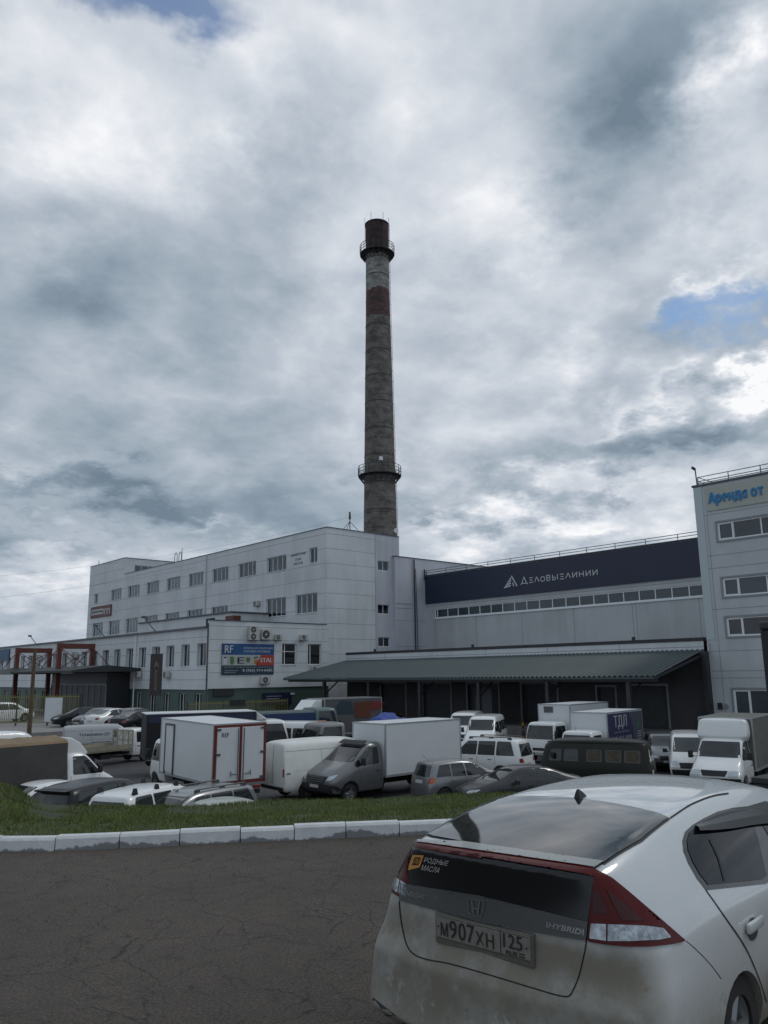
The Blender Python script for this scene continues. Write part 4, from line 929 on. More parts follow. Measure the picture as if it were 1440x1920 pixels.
# hall lettering
hs = thing('hall_lettering', (0, 0, 0), 0, 'white freight company name with a striped triangle on the navy band', 'sign')
sw_ = mat('sign_letters', (.55, .56, .58), .5); xs_ = XH-.145
mb = MB()
letters = 'ДЕЛОВЫЕЛИНИИ'; y0l, y1l = 49.55, 40.6
hts = [1.0, .72, .78, .66, .8, .8, .72, .8, .8, .8, .8, .8]; wds = [1.25, .8, .9, .85, .8, 1.05, .85, .9, .9, .9, .9, .9]; tw = sum(wds); pos = y0l
def stroke(mb, a, b, wd, x, mi=0):
    """flat bar between two (y, z) points on the band"""
    a, b = Vector(a), Vector(b); n = (b-a).normalized(); o = Vector((-n.y, n.x))*wd/2; c = [a+o, b+o, b-o, a-o]
    stroke.n = (stroke.n+1) % 9; mb.prism([(p.x, p.y) for p in c], 'x', x-.05-.0012*stroke.n, x-.0015, mi)
stroke.n = 0
glyph = {'Д': [((0, -.22), (0, 0)), ((0, 0), (1, 0)), ((1, 0), (1, -.22)), ((.12, 0), (.5, 1)), ((.5, 1), (.88, 0))], 'Е': [((.1, 1), (1, 1)), ((.25, .5), (.9, .5)), ((.1, 0), (1, 0))], 'Л': [((0, 0), (.5, 1)), ((.5, 1), (1, 0))],
         'О': [((.15, 0), (.85, 0)), ((.15, 1), (.85, 1)), ((.06, .1), (.06, .9)), ((.94, .1), (.94, .9))], 'В': [((.1, 0), (.1, 1)), ((.1, 1), (.8, 1)), ((.1, .52), (.85, .52)), ((.1, 0), (.85, 0)), ((.85, .1), (.85, .45)), ((.8, .6), (.8, .95))],
         'Ы': [((.05, 0), (.05, 1)), ((.05, .5), (.55, .5)), ((.05, 0), (.55, 0)), ((.6, .08), (.6, .42)), ((.98, 0), (.98, 1))], 'И': [((.08, 0), (.08, 1)), ((.08, .05), (.92, .95)), ((.92, 0), (.92, 1))], 'Н': [((.08, 0), (.08, 1)), ((.92, 0), (.92, 1)), ((.08, .5), (.92, .5))]}
zb0 = 10.55
for ch, wd, ht in zip(letters, wds, hts):
    wpx = (y0l-y1l)*wd/tw; g = wpx*.14
    for (a, b) in glyph[ch]:
        stroke(mb, (pos-g-(wpx-2*g)*a[0], zb0+(.62*ht)*a[1]), (pos-g-(wpx-2*g)*b[0], zb0+(.62*ht)*b[1]), .085, xs_)
    pos -= wpx
mb.build('letters', sw_, hs)
mb = MB(); apex = (50.6, 11.42)
for k in range(4):
    u0, u1 = .14+.22*k, .14+.22*k+.15
    L0 = (51.6, 10.32); Rr = (50.75, 10.32)
    p = lambda e, t: (apex[0]+(e[0]-apex[0])*t, apex[1]+(e[1]-apex[1])*t)
    a, b, c, d = p(L0, u0+.06), p(L0, u1+.10), p(Rr, u1), p(Rr, u0)
    mb.prism([a, b, c, d], 'x', xs_-.05, xs_-.0015)
stroke(mb, (50.6, 11.42), (49.95, 10.35), .13, xs_); stroke(mb, (50.45, 10.75), (50.1+.25, 10.35), .12, xs_-.01)
mb.build('emblem', sw_, hs)
# annex with dock
an = thing('loading_annex', (0, 0, 0), 0, 'single-storey loading annex with dark dock doors under the green canopy', 'building')
AY0, AY1 = 24.56, 60.04; AX = T
doors = [(27.4, 30.2, -1.6, 1.1), (31.2, 32.6, -1.6, 1.0), (36, 39.2, -1.6, 1.2), (41.5, 44.7, -1.6, 1.2), (46.6, 49.8, -1.6, 1.2), (52, 55.2, -1.6, 1.2)]
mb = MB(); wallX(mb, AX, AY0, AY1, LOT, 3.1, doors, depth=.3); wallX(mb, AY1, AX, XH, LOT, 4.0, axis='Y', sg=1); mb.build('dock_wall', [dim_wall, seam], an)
mb = MB(); wallX(mb, AX-.1, AY0+.02, AY1, 3.1, 3.86, depth=.1, seams=[3.5], vseams=[(AY0+k*6, 3.15, 3.8) for k in range(1, 6)]); mb.face([(AX-.1, AY1, 3.1), (XH, AY1+.01, 3.1), (XH, AY1+.01, 3.86), (AX-.1, AY1, 3.86)]); mb.build('parapet', [panel_w, seam], an)
mb = MB(); mb.box(AX-.14, AY0+.02, 3.86, AX+.3, AY1+.05, 4.08); mb.box(AX+.3, AY0+.02, 3.86, XH-.01, AY1+.05, 3.95); 
for yy in (29.5, 44, 56): mb.tube((AX, yy, 4.08), (AX, yy, 4.3), .12, 8)
mb.build('roof', dark_m, an)
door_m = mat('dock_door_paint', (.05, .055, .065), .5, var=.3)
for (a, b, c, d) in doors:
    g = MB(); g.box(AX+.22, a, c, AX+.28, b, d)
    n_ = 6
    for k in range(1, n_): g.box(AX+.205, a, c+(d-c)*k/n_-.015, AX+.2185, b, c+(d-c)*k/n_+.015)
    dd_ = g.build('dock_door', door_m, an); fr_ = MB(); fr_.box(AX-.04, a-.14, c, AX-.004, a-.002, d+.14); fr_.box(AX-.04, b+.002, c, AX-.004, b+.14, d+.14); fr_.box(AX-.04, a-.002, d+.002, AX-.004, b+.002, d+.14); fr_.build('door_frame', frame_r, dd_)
slab('dock_platform', an, concrete, 45.4, AY0+.3, LOT, AX-.01, AY1-1, -1.62)
mb = MB()
for yy in [AY0+2+5.9*k for k in range(6)]:
    mb.box(42.75, yy-.12, LOT, 42.99, yy+.12, 1.55); mb.tube((42.9, yy, .4), (45.5, yy, 2.3), .06, 6); mb.tube((42.7, yy, 1.58), (AX, yy, 3.1), .07, 6)
mb.box(42.7, AY0+.1, 1.45, 42.9, AY1+1.2, 1.62); mb.build('canopy_frame', dark_m, an)
# corrugated sheet roof of the canopy, hipped at its left end
mb = MB(); EX, EZ, TX, TZ = 42.4, 1.76, AX-.13, 3.32; n_ = 620
def cz(k): return .05*math.sin(k*math.pi/3)
prev = None
for k in range(n_+1):
    yb = AY0+(61.7-AY0)*k/n_; yt = AY0+(AY1-AY0)*k/n_; cur = ((EX, yb, EZ+cz(k)), (TX, yt, TZ+cz(k)))
    if prev: mb.face([prev[0], cur[0], cur[1], prev[1]])
    prev = cur
cs = mb.build('canopy_roof', roof_green, an, True, 80)
mb = MB(); mb.face([(EX, 61.7, EZ), (AX-.13, 61.9, EZ), (TX, AY1, TZ)]); mb.box(EX-.02, AY0, EZ-.16, EX+.03, 61.6, EZ-.04); mb.build('canopy_hip', roof_green, an)
mb = MB(); mb.prism([(42.4, 1.60), (AX, 3.02), (AX, 3.2), (42.4, 1.72)], 'y', AY0-.05, AY0+.0); mb.box(47.9, AY0-.3, LOT, 48.55, AY0-.05, 3.2); mb.build('canopy_end', dark_m, an)
# things standing on and by the dock
rr = random.Random(9)
crate_m = [mat('crate_blue', (.02, .05, .12), .6), mat('cardboard', (.17, .12, .07), .9), mat('crate_grey', (.10, .11, .12), .7)]
tag(MB().box(45.6, 39.6, -1.62, 46.3, 40.6, .9).box(45.6, 40.62, -1.62, 46.3, 41.2, .4).build('stacked_boxes', crate_m[2]), 'grey cabinet standing on the dock between two doors', 'cabinet')
cr0 = None
for k, (yy, zz) in enumerate(((33.6, -1.62), (33.7, -1.16), (33.55, -.70), (34.9, -1.62), (34.95, -1.16))):
    o = cr0.copy() if cr0 else MB().box(-.5, -.5, 0, .5, .5, .42).box(-.45, -.45, .42, .45, .45, .445).build('crate', crate_m[0])
    if cr0: C.objects.link(o)
    else: cr0 = o
    o.location = (46.2, yy, zz)
    tag(o, ['bottom', 'middle', 'top', 'bottom', 'top'][k]+' blue crate of the '+('taller stack of three' if k < 3 else 'shorter stack of two')+' on the dock', 'crate', 'blue crates on the dock')
for k, (yy, lb) in enumerate(((31.0, 'right of'), (36.0, 'left of'))):
    a = MB(); a.tube((44.6, yy, LOT), (44.6, yy, LOT+1.5), .09, 10); p_ = a.build('bollard', rust_red)
    b = MB()
    for j in range(3): b.tube((44.6, yy, LOT+.3+.45*j), (44.6, yy, LOT+.5+.45*j), .095, 10)
    b.build('stripe', mat('bollard_yellow%d' % k, (.4, .28, .03), .6), p_); tag(p_, 'red and yellow post in front of the dock, '+lb+' the blue crates', 'bollard', 'posts at the dock')

pl0 = None
for k, (yy, zz, wd_) in enumerate(((50.6, -1.62, 0), (50.65, -1.46, 0), (50.55, -1.30, 0), (57.0, -1.62, 1), (57.1, -1.46, 1))):
    if pl0 is None:
        a = MB()
        for j in range(5): a.box(-.6, -.5+.21*j, .11, .6, -.36+.21*j, .14)
        for j in (-.55, 0, .45): a.box(j-.0, -.5, 0, j+.1, .48, .108)
        pl0 = o = a.build('pallet', mat('pallet_wood', (.20, .145, .08), .85, var=.3))
    else: o = pl0.copy(); C.objects.link(o)
    o.location = (46.1, yy, zz); tag(o, ['bottom', 'middle', 'top', 'bottom', 'top'][k]+' wooden pallet of the '+('three-high stack near the blue crates end' if not wd_ else 'two-high stack at the left end')+' of the dock', 'pallet', 'pallets on the dock')
for k, yy in enumerate((34.2, 45.8, 56.4)):
    a = MB(); a.box(AX-.5, yy-.6, 2.2, AX-.2, yy+.6, 2.32); a.tube((AX-.35, yy, 2.32), (AX-.35, yy, 2.95), .02, 5); tag(a.build('dock_lamp', frame_w), ['rightmost', 'middle', 'leftmost'][k]+' of three unlit strip lamps under the green canopy', 'lamp', 'strip lamps under the canopy')
# ---------------------------------------------------------------- right building
rb = thing('panel_building', (0, 0, 0), 0, 'tall pale building at the right edge with a rent sign under its roof', 'building')
RT_Y = 24.4; RX = T
rows = [(10.0, 11.12), (6.5, 7.62), (4.07, 5.2), (-1.6, .9)]
holes = [(RT_Y-1.35-9.0, RT_Y-1.35, a, b) for a, b in rows] + [(RT_Y-14.2-7, RT_Y-14.2, a, b) for a, b in rows]
mb = MB(); wallX(mb, RX, -4, RT_Y, LOT, 13.65, holes, depth=.16, seams=[11.72, 9.1, 8.3, 5.75, 3.2, 2.0, .98+.6, -1.9], vseams=[(RT_Y-.75, LOT+.2, 11.7)])
mb.face([(RX, RT_Y, LOT), (RX+14, RT_Y, LOT), (RX+14, RT_Y, 13.65), (RX, RT_Y, 13.65)]); mb.face([(RX, -4, LOT), (RX+14, -4, LOT), (RX+14, -4, 13.65), (RX, -4, 13.65)]); mb.build('wall', [panel_r, seam], rb)
mb = MB(); mb.box(RX-.03, RT_Y-.55, 3.9, RX-.003, RT_Y-.02, 13.6); mb.build('corner_panel', mat('corner_sheet', (.46, .52, .55), .35, metal=.2), rb)
mb = MB(); mb.box(RX-.08, -4, 13.65, RX+14, RT_Y+.06, 13.78); mb.build('roof', roofcap, rb)
fr = [.11, .30, .48, .66, .84]
for i, (a, b, c, d) in enumerate(holes):
    wo_ = window(rb, RX, a, b, c, d, [1-q for q in fr], depth=.03, fw=.08, glassm=glass_hall if i != 2 else glass, sill=False)
    s_ = MB(); e = .12
    s_.box(RX-.05, a-e, c-e, RX-.004, b+e, c-.002); s_.box(RX-.05, a-e, d+.002, RX-.004, b+e, d+e); s_.box(RX-.05, a-e, c-.002, RX-.004, a-.002, d+.002); s_.box(RX-.05, b+.002, c-.002, RX-.004, b+e, d+.002); s_.build('surround', frame_r, wo_)
    s_ = MB(); s_.box(RX+.02, b-.98, c+.05, RX+.05, b-.90, d-.05); s_.box(RX+.02, b-.14, c+.05, RX+.05, b-.06, d-.05); s_.box(RX+.02, b-.90, c+.05, RX+.05, b-.14, c+.12); s_.box(RX+.02, b-.90, d-.12, RX+.05, b-.14, d-.05); s_.build('casement', frame_w, wo_)
railing('roof_railing', [(RX+.15, RT_Y-.3, 13.75), (RX+.15, -4, 13.75)], .55, rb, 2.05, (1., .5, .25), .03)
railing('roof_railing', [(RX+.15, RT_Y-.3, 13.75), (RX+9, RT_Y-.3, 13.75)], .55, rb, 2.05, (1., .5), .03)
mb = MB(); mb.tube((RX+.1, RT_Y-.25, 13.7), (RX+.1, RT_Y-.2, 14.95), .04, 6); mb.tube((RX+.1, RT_Y-.2, 14.85), (RX-.1, RT_Y-.1, 14.98), .09, 8); mb.build('camera_post', dark_m, rb)
mb = MB(); mb.tube((RX-.1, RT_Y-.1, LOT), (RX-.1, RT_Y-.1, 3.7), .06, 8); mb.build('downpipe', panel_s, rb)
rs = thing('rent_sign', (0, 0, 0), 0, 'cream banner with bold blue words under the roof of the right building', 'sign')
MB().box(RX-.06, 8, 11.95, RX-.004, RT_Y-.78, 13.45).build('banner', mat('banner_cream', (.45, .47, .42), .6, var=.08, vscale=.8), rs)
mb = MB()
def bowl(x0, x1, y0, y1): xm, ym, a, b = (x0+x1)/2, (y0+y1)/2, (x1-x0)/2, (y1-y0)/2; P = [(xm+a*math.cos(k*math.pi/5), ym+b*math.sin(k*math.pi/5)) for k in range(10)]; return list(zip(P, P[1:]+P[:1]))
lg = {'А': [((0, 0), (.5, 1)), ((.5, 1), (1, 0)), ((.2, .3), (.8, .3))], 'р': [((.12, -.3), (.12, .72))]+bowl(.12, .9, .04, .7), 'е': bowl(.08, .92, .04, .7)[:8]+[((.1, .38), (.9, .38))], 'н': [((.12, 0), (.12, .74)), ((.88, 0), (.88, .74)), ((.12, .38), (.88, .38))],
      'д': [((.0, -.18), (0, .06)), ((0, .04), (1, .04)), ((1, -.18), (1, .06)), ((.2, .05), (.3, .72)), ((.3, .70), (.84, .70)), ((.84, .74), (.84, .05))], 'а': bowl(.08, .86, .04, .62)+[((.86, 0), (.86, .74))], 'о': bowl(.08, .92, .04, .70), 'т': [((.0, .68), (1, .68)), ((.5, 0), (.5, .7))]}
pos = 23.38
for ch_, w_ in (('А', .46), ('р', .40), ('е', .40), ('н', .40), ('д', .44), ('а', .40), (' ', .18), ('о', .42), ('т', .40), (' ', .2)):
    for a, b in lg.get(ch_, []): stroke(mb, (pos-(w_-.09)*a[0], 12.42+.68*a[1]), (pos-(w_-.09)*b[0], 12.42+.68*b[1]), .125, RX-.06)
    pos -= w_
mb.build('lettering', mat('letter_blue', (.03, .22, .48), .5), rs)
for k, (ya, lb) in enumerate(((22.1+.9, 'square dark plate by the lowest window of the right building'), (22.55-.3, 'small round vent by the lowest window of the right building'))):
    p = onX(RX-.05, 1350 if k == 0 else 1361, 1324); mb = MB()
    if k == 0: mb.box(RX-.08, p.y-.14, p.z-.2, RX-.004, p.y+.14, p.z+.2)
    else: mb.tube((RX-.1, p.y, p.z), (RX-.004, p.y, p.z), .15, 16)
    tag(mb.build('wall_plate' if k == 0 else 'wall_vent', dark_m if k == 0 else frame_r), lb, 'plate' if k == 0 else 'vent')

# ---------------------------------------------------------------- chimney
DCH = 128.
prof = [(425, 684.2, 727.2), (500, 685.2, 728.2), (560, 685.4, 729.6), (600, 685.4, 731), (700, 684.9, 735), (800, 684.2, 738.2), (840, 683.5, 739.2), (920, 683.4, 742.4), (1000, 683.2, 745.8)]
def chz(x, y): d = ray(x, y); k = DCH/math.hypot(d.x, d.y); return (EYE+d*k), d.dot(FW)*k
pr = []
for y, a, b in prof:
    p, dep = chz((a+b)/2, y); pr.append((p.z, (b-a)/2/F_PX*dep, p.x, p.y))
CX = sum(p[2] for p in pr)/len(pr); CY = sum(p[3] for p in pr)/len(pr)
zs_ = [p[0] for p in pr]; rs_ = [p[1] for p in pr]; zs_.append(LOT); rs_.append(rs_[-1]+.012*(zs_[-2]-LOT))
def rad(z):
    for (z1, r1), (z0, r0) in zip(zip(zs_, rs_), list(zip(zs_, rs_))[1:]):
        if z <= z1 and z >= z0: return r0+(r1-r0)*(z-z0)/(z1-z0)
    return rs_[0]
zt = zs_[0]; ZB1 = chz(707, 486)[0].z; ZB2 = chz(707, 550)[0].z; ZB3 = chz(708, 597)[0].z
m = bpy.data.materials.new('chimney_concrete'); m.use_nodes = True; t = m.node_tree; n = t.nodes.new; l = t.links.new; b = t.nodes['Principled BSDF']; b.inputs['Roughness'].default_value = .9
tc = n('ShaderNodeTexCoord'); sx = n('ShaderNodeSeparateXYZ'); l(tc.outputs['Object'], sx.inputs[0])
nz = n('ShaderNodeTexNoise'); nz.inputs['Scale'].default_value = .55; nz.inputs['Detail'].default_value = 8; nz.inputs['Roughness'].default_value = .7; l(tc.outputs['Object'], nz.inputs['Vector'])
ma = n('ShaderNodeMath'); ma.operation = 'MULTIPLY_ADD'; l(nz.outputs[0], ma.inputs[0]); ma.inputs[1].default_value = 2.4; l(sx.outputs[2], ma.inputs[2])
mrr = n('ShaderNodeMapRange'); mrr.inputs[1].default_value = LOT; mrr.inputs[2].default_value = zt; l(ma.outputs[0], mrr.inputs[0])
cr_ = n('ShaderNodeValToRGB'); cr_.color_ramp.interpolation = 'CONSTANT'; cre = cr_.color_ramp.elements
fz = lambda z: (z+1.2-LOT)/(zt-LOT)
cre[0].position = 0; cre[0].color = (.155, .145, .13, 1); cre[1].position = fz(ZB3-.5); cre[1].color = (.105, .062, .06, 1)
for p_, c_ in ((fz(ZB2), (.27, .265, .25, 1)), (fz(ZB1), (.05, .032, .034, 1))): e_ = cre.new(p_); e_.color = c_
l(mrr.outputs[0], cr_.inputs[0])
# stains: horizontal lifts of the shuttering and run-down soot
n2 = n('ShaderNodeTexNoise'); n2.inputs['Scale'].default_value = 1.; n2.inputs['Detail'].default_value = 7; n2.inputs['Roughness'].default_value = .75; mp2 = n('ShaderNodeMapping'); mp2.inputs['Scale'].default_value = (.55, .55, .9); l(tc.outputs['Object'], mp2.inputs[0]); l(mp2.outputs[0], n2.inputs['Vector'])
r2 = n('ShaderNodeMapRange'); r2.inputs[1].default_value = .38; r2.inputs[2].default_value = .62; r2.inputs[3].default_value = .5; r2.inputs[4].default_value = 1.35; l(n2.outputs[0], r2.inputs[0])
wv_ = n('ShaderNodeMath'); wv_.operation = 'PINGPONG'; l(sx.outputs[2], wv_.inputs[0]); wv_.inputs[1].default_value = 1.25
r3 = n('ShaderNodeMapRange'); r3.inputs[1].default_value = 0; r3.inputs[2].default_value = .16; r3.inputs[3].default_value = .72; r3.inputs[4].default_value = 1; l(wv_.outputs[0], r3.inputs[0])
mu = n('ShaderNodeMath'); mu.operation = 'MULTIPLY'; l(r2.outputs[0], mu.inputs[0]); l(r3.outputs[0], mu.inputs[1])
vs_ = n('ShaderNodeVectorMath'); vs_.operation = 'SCALE'; l(cr_.outputs[0], vs_.inputs[0]); l(mu.outputs[0], vs_.inputs['Scale']); l(vs_.outputs[0], b.inputs['Base Color'])
ch_m = m
ch = thing('chimney', (CX, CY, 0), 0, 'very tall round concrete chimney with faded red and white bands and two ring walkways', 'chimney')
mb = MB(); zz = [zt-(zt-LOT)*k/60 for k in range(61)]
mb.lathe([(z, rad(z)) for z in zz], (0, 0, 0), 'z', 48)
mb.lathe([(zt, rad(zt)), (zt+.15, rad(zt)+.12), (zt+.3, rad(zt)+.1), (zt+.3, rad(zt)-.35), (zt-4, rad(zt)-.4)], (0, 0, 0), 'z', 48)
mb.build('shaft', ch_m, ch, True, 40)
for zz in np.arange(5, zt-5, 4.6): MB().lathe([(zz-.08, rad(zz)+.002), (zz-.08, rad(zz)+.035), (zz+.08, rad(zz)+.035), (zz+.08, rad(zz)+.002)], (0, 0, 0), 'z', 40).build('hoop_band', dark_m, ch)
def gallery(z):
    r0 = rad(z); r1 = r0+1.0; g = MB()
    g.lathe([(z-.08, r0-.02), (z-.08, r1), (z+.04, r1), (z+.04, r0-.02)], (0, 0, 0), 'z', 40)
    for k in range(20):
        t = 2*math.pi*k/20; c_, s_ = math.cos(t), math.sin(t)
        g.tube((r1*c_, r1*s_, z), (r1*c_, r1*s_, z+1.5), .05, 5); g.tube((r1*c_, r1*s_, z-.05), (r0*c_, r0*s_, z-1.3), .06, 5)
    for hz in (.5, 1.0, 1.5):
        for k in range(40):
            t, u = 2*math.pi*k/40, 2*math.pi*(k+1)/40; g.tube((r1*math.cos(t), r1*math.sin(t), z+hz), (r1*math.cos(u), r1*math.sin(u), z+hz), .045, 4, cap=False)
    for hz, rr_ in ((-.5, .62), (-.9, .3)):
        for k in range(40):
            t, u = 2*math.pi*k/40, 2*math.pi*(k+1)/40; q = r0+rr_; g.tube((q*math.cos(t), q*math.sin(t), z+hz), (q*math.cos(u), q*math.sin(u), z+hz), .04, 4, cap=False)
    g.build('ring_walkway', dark_m, ch)
ZG1 = chz(712, 893)[0].z; ZG2 = chz(707, 478)[0].z
gallery(ZG1); gallery(ZG2)
mb = MB()
for k in range(6):
    t = 2*math.pi*k/6+.35; c_, s_ = math.cos(t), math.sin(t); q = rad(zt)+.05; mb.tube((q*c_, q*s_, zt-3), (q*c_*1.02, q*s_*1.02, zt+1.7+(.6 if k == 1 else 0)), .035, 5)
mb.build('lightning_rods', dark_m, ch)
# ladder cage down the camera-right flank, small lamps
vx = Vector((-CX, -CY)).normalized(); rt2 = Vector((RT.x, RT.y)).normalized(); ld = (vx*.35+rt2*.94).normalized()
mb = MB(); ld2 = Vector((-ld.y, ld.x))
for z0 in np.arange(6, zt, 2.0):
    r0, r1 = rad(z0)+.25, rad(min(z0+2, zt))+.25
    for s_ in (-.25, .25): mb.tube((ld.x*r0+ld2.x*s_, ld.y*r0+ld2.y*s_, z0), (ld.x*r1+ld2.x*s_, ld.y*r1+ld2.y*s_, min(z0+2, zt)), .03, 4)
    mb.tube((ld.x*r0-ld2.x*.25, ld.y*r0-ld2.y*.25, z0), (ld.x*r0+ld2.x*.25, ld.y*r0+ld2.y*.25, z0), .03, 4)
mb.build('ladder', rust_red, ch)
p, _ = chz(716, 867); mb = MB(); dx = p.x-CX; q = rad(p.z)+.15; mb.box(vx.x*q+.3-.25, vx.y*q-.2, p.z-.3, vx.x*q+.3+.25, vx.y*q+.2, p.z+.3); mb.build('lamp_box', frame_w, ch)
p, _ = chz(737, 998); mb = MB(); q = rad(p.z)+.2; dd = (vx*.45+rt2*.8).normalized(); mb.tube((dd.x*q, dd.y*q, p.z), (dd.x*q+vx.x*.2, dd.y*q+vx.y*.2, p.z), .38, 16); mb.build('dish', frame_w, ch)

# ---------------------------------------------------------------- entrance: terrace, canopies, portals, fence
tz = -1.7
tr = MB(); tr.box(12, 60, LOT-.5, XL+.1, 130, tz); tag(tr.build('pavement', concrete), kind='structure')
def portal(xr, ytop, xl, label):
    p = onX(33.6, xr, ytop); Y = p.y; zt_ = p.z; q = onY(Y, xl, ytop); Xl = q.x
    t_ = thing('red_portal', (33.6, Y, tz), 0, label, 'steel frame', 'red steel portals over the entrance canopies')
    w_ = .21
    for X in (33.6, Xl): MB().box(X-33.6-w_, -w_, 0, X-33.6+w_, w_, zt_-tz).build('column', rust_red, t_)
    MB().box(Xl-33.6+w_, -w_+.02, zt_-tz-.55, -w_, w_-.02, zt_-tz-.02).build('beam', rust_red, t_)
    b = MB()
    for X in (0, Xl-33.6):
        for dy in (-5, 5): b.tube((X, 0, zt_-tz-.4), (X, dy, 4.75), .045, 5)
    b.tube((0, 0, zt_-tz-.4), (Xl-33.6+.3, 0, 4.75), .04, 5); b.tube((Xl-33.6, 0, zt_-tz-.4), (-.3, 0, 4.75), .04, 5)
    b.build('tie_rods', rust_red, t_); return Y, Xl, zt_
Y2, X2, Z2 = portal(174, 1207, 112, 'nearer red steel portal over the wide dark canopy')
Y1, X1, Z1 = portal(94, 1215.5, 33.5, 'farther red steel portal over the small dark canopy')
can_m = mat('canopy_dark', (.028, .034, .036), .6, var=.15)
cz0 = 2.55
ec = thing('entrance_canopy', (31, Y2, 0), 0, 'wide shallow dark canopy slung from the nearer red portal', 'canopy')
mb = MB(); xa, xb = X2-1.6-31, XL-.05-31; mb.prism([(xa, cz0), (xb, cz0+.05), (xb, cz0+.35), ((xa+xb)/2, cz0+.65), (xa, cz0+.2)], 'y', -8.0, 9.5); mb.build('slab', can_m, ec, bevel=.0)
ec2 = thing('entrance_canopy', (X1, Y1, 0), 0, 'small peaked dark canopy under the farther red portal', 'canopy')
mb = MB(); h_ = 4.2; mb.v = [(-h_, -3.5, cz0-.05), (h_, -3.5, cz0-.05), (h_, 3.5, cz0-.05), (-h_, 3.5, cz0-.05), (0, 0, cz0+.75)]; mb.f = [(0, 1, 4), (1, 2, 4), (2, 3, 4), (3, 0, 4), (3, 2, 1, 0)]; mb.mi = [0]*5; mb.build('slab', can_m, ec2)
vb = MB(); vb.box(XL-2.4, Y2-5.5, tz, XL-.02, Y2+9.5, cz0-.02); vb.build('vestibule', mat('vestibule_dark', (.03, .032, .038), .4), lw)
vb = MB()
for k in range(11): yy = Y2-5.5+1.5*k; vb.box(XL-2.45, yy-.05, tz, XL-2.402, yy+.05, 1.3)
vb.box(XL-2.46, Y2-5.5, 1.3, XL-2.402, Y2+9.5, 1.42); vb.build('vestibule_frame', frame_r, lw)
rg = random.Random(5); gv = MB()
for _ in range(1500):
    s_ = s0+rg.uniform(-8, 11); p, nn = kat(s_); d = -abs(rg.gauss(0, .5))-.02 if rg.random() < .7 else -rg.uniform(.2, 7); x, y = p.x+nn.x*d, p.y+nn.y*d; r = rg.uniform(.004, .012)*(1.5 if rg.random() < .05 else 1)
    u = [Vector((rg.uniform(-1, 1), rg.uniform(-1, 1), 0)).normalized()*r*rg.uniform(.6, 1) for _ in range(3)]; b0 = [(x+q.x, y+q.y, .0) for q in u]; t0 = (x, y, r*.9)
    for k in range(3): gv.face([b0[k], b0[(k+1) % 3], t0])
tag(gv.build('grit', mat('grit_stone', (.16, .15, .14), .9, var=.4, vscale=9)), 'loose small stones scattered on the asphalt along the white kerb', 'gravel', kind='stuff')
# yellow fences, built bar by bar inside one section
def fence(a, b, z0, h, label, par_name='yellow_fence', post=3.0, panel=None, every=.16):
    a, b = Vector((a[0], a[1])), Vector((b[0], b[1])); t_ = thing(par_name, (a.x, a.y, z0), math.atan2(b.y-a.y, b.x-a.x), label, 'fence', 'yellow bar fences'); L = (b-a).length
    m_ = MB(); k = 0
    while k*every < L: m_.box(k*every-.014, -.014, .12, k*every+.014, .014, h); k += 1
    m_.box(0, -.03, .25, L, -.015, .31); m_.box(0, -.03, h-.22, L, -.015, h-.15); m_.build('bars', yel, t_)
    n_ = max(1, round(L/post))
    for k in range(n_+1): MB().box(L*k/n_-.05, .016, 0, L*k/n_+.05, .11, h+.05).build('post', dark_m, t_)
    if panel: MB().box(panel[0], -.06, .3, panel[1], -.032, h-.25).build('sheet_panel', box_white, t_)
    return t_
fy = 68.
fa = onY(72, -30, 1350); fb = onY(66, 148, 1350)
fence((fa.x, 72), (fb.x, 66), tz, 2.45, 'yellow bar fence with a white sheet panel at the far left', panel=(((fb.x-fa.x)**2+36)**.5*.64, ((fb.x-fa.x)**2+36)**.5*.82))
fc = onY(59.5, 352, 1330); fd = onY(59.5, 545, 1330)
fence((fc.x, 59.5), (fd.x-.3, 59.5), LOT, 2.75, 'yellow bar fence in front of the wing end wall')
p = onY(59.3, 446, 1318); tag(MB().box(p.x-.75, 59.3, p.z-.25, p.x+.75, 59.38, p.z+.25).build('fence_sign', dark_m), 'small dark sign fixed to the yellow fence under the billboard', 'sign')
# leaning pole and dark banner pylon
p = at(60, 62, tz); q = onY(p.y, 66, 1216)
lp = MB(); lp.tube(p, (q.x, q.y, q.z), .16, 10, .11); tag(lp.build('wooden_pole', mat('old_wood', (.13, .095, .06), .9, var=.3)), 'slightly leaning brown pole in front of the farther red portal', 'pole')
pc = at(291, 60, LOT); py_ = thing('banner_pylon', (pc.x, pc.y, LOT), R(-25), 'dark upright banner with gold emblem and vertical gold lettering', 'pylon')
zt1 = onY(pc.y, 291, 1226).z-LOT; zb1 = onY(pc.y, 291, 1304).z-LOT
MB().box(-.42, -.12, zb1, .42, .12, zt1).build('banner', mat('pylon_dark', (.045, .04, .045), .5, var=.2), py_)
mb = MB(); [mb.tube((s_*.36, 0, 0), (s_*.36, 0, zb1), .05, 8) for s_ in (-1, 1)]; mb.build('posts', rail_m, py_)
gold = mat('gold_letters', (.28, .20, .09), .5); mb = MB(); mb.prism([(-.18, zt1-.95), (.0, zt1-.5), (.18, zt1-.95), (.08, zt1-.9), (0, zt1-.68), (-.08, zt1-.9)], 'y', -.14, -.121)
text_on(mb, 'АВТОЗАПЧАСТИ', (-.09, -.125, zb1+.35), (-.09, -.125, zt1-1.15), (.09, -.125, zb1+.35), bold=.03); mb.build('lettering', gold, py_)
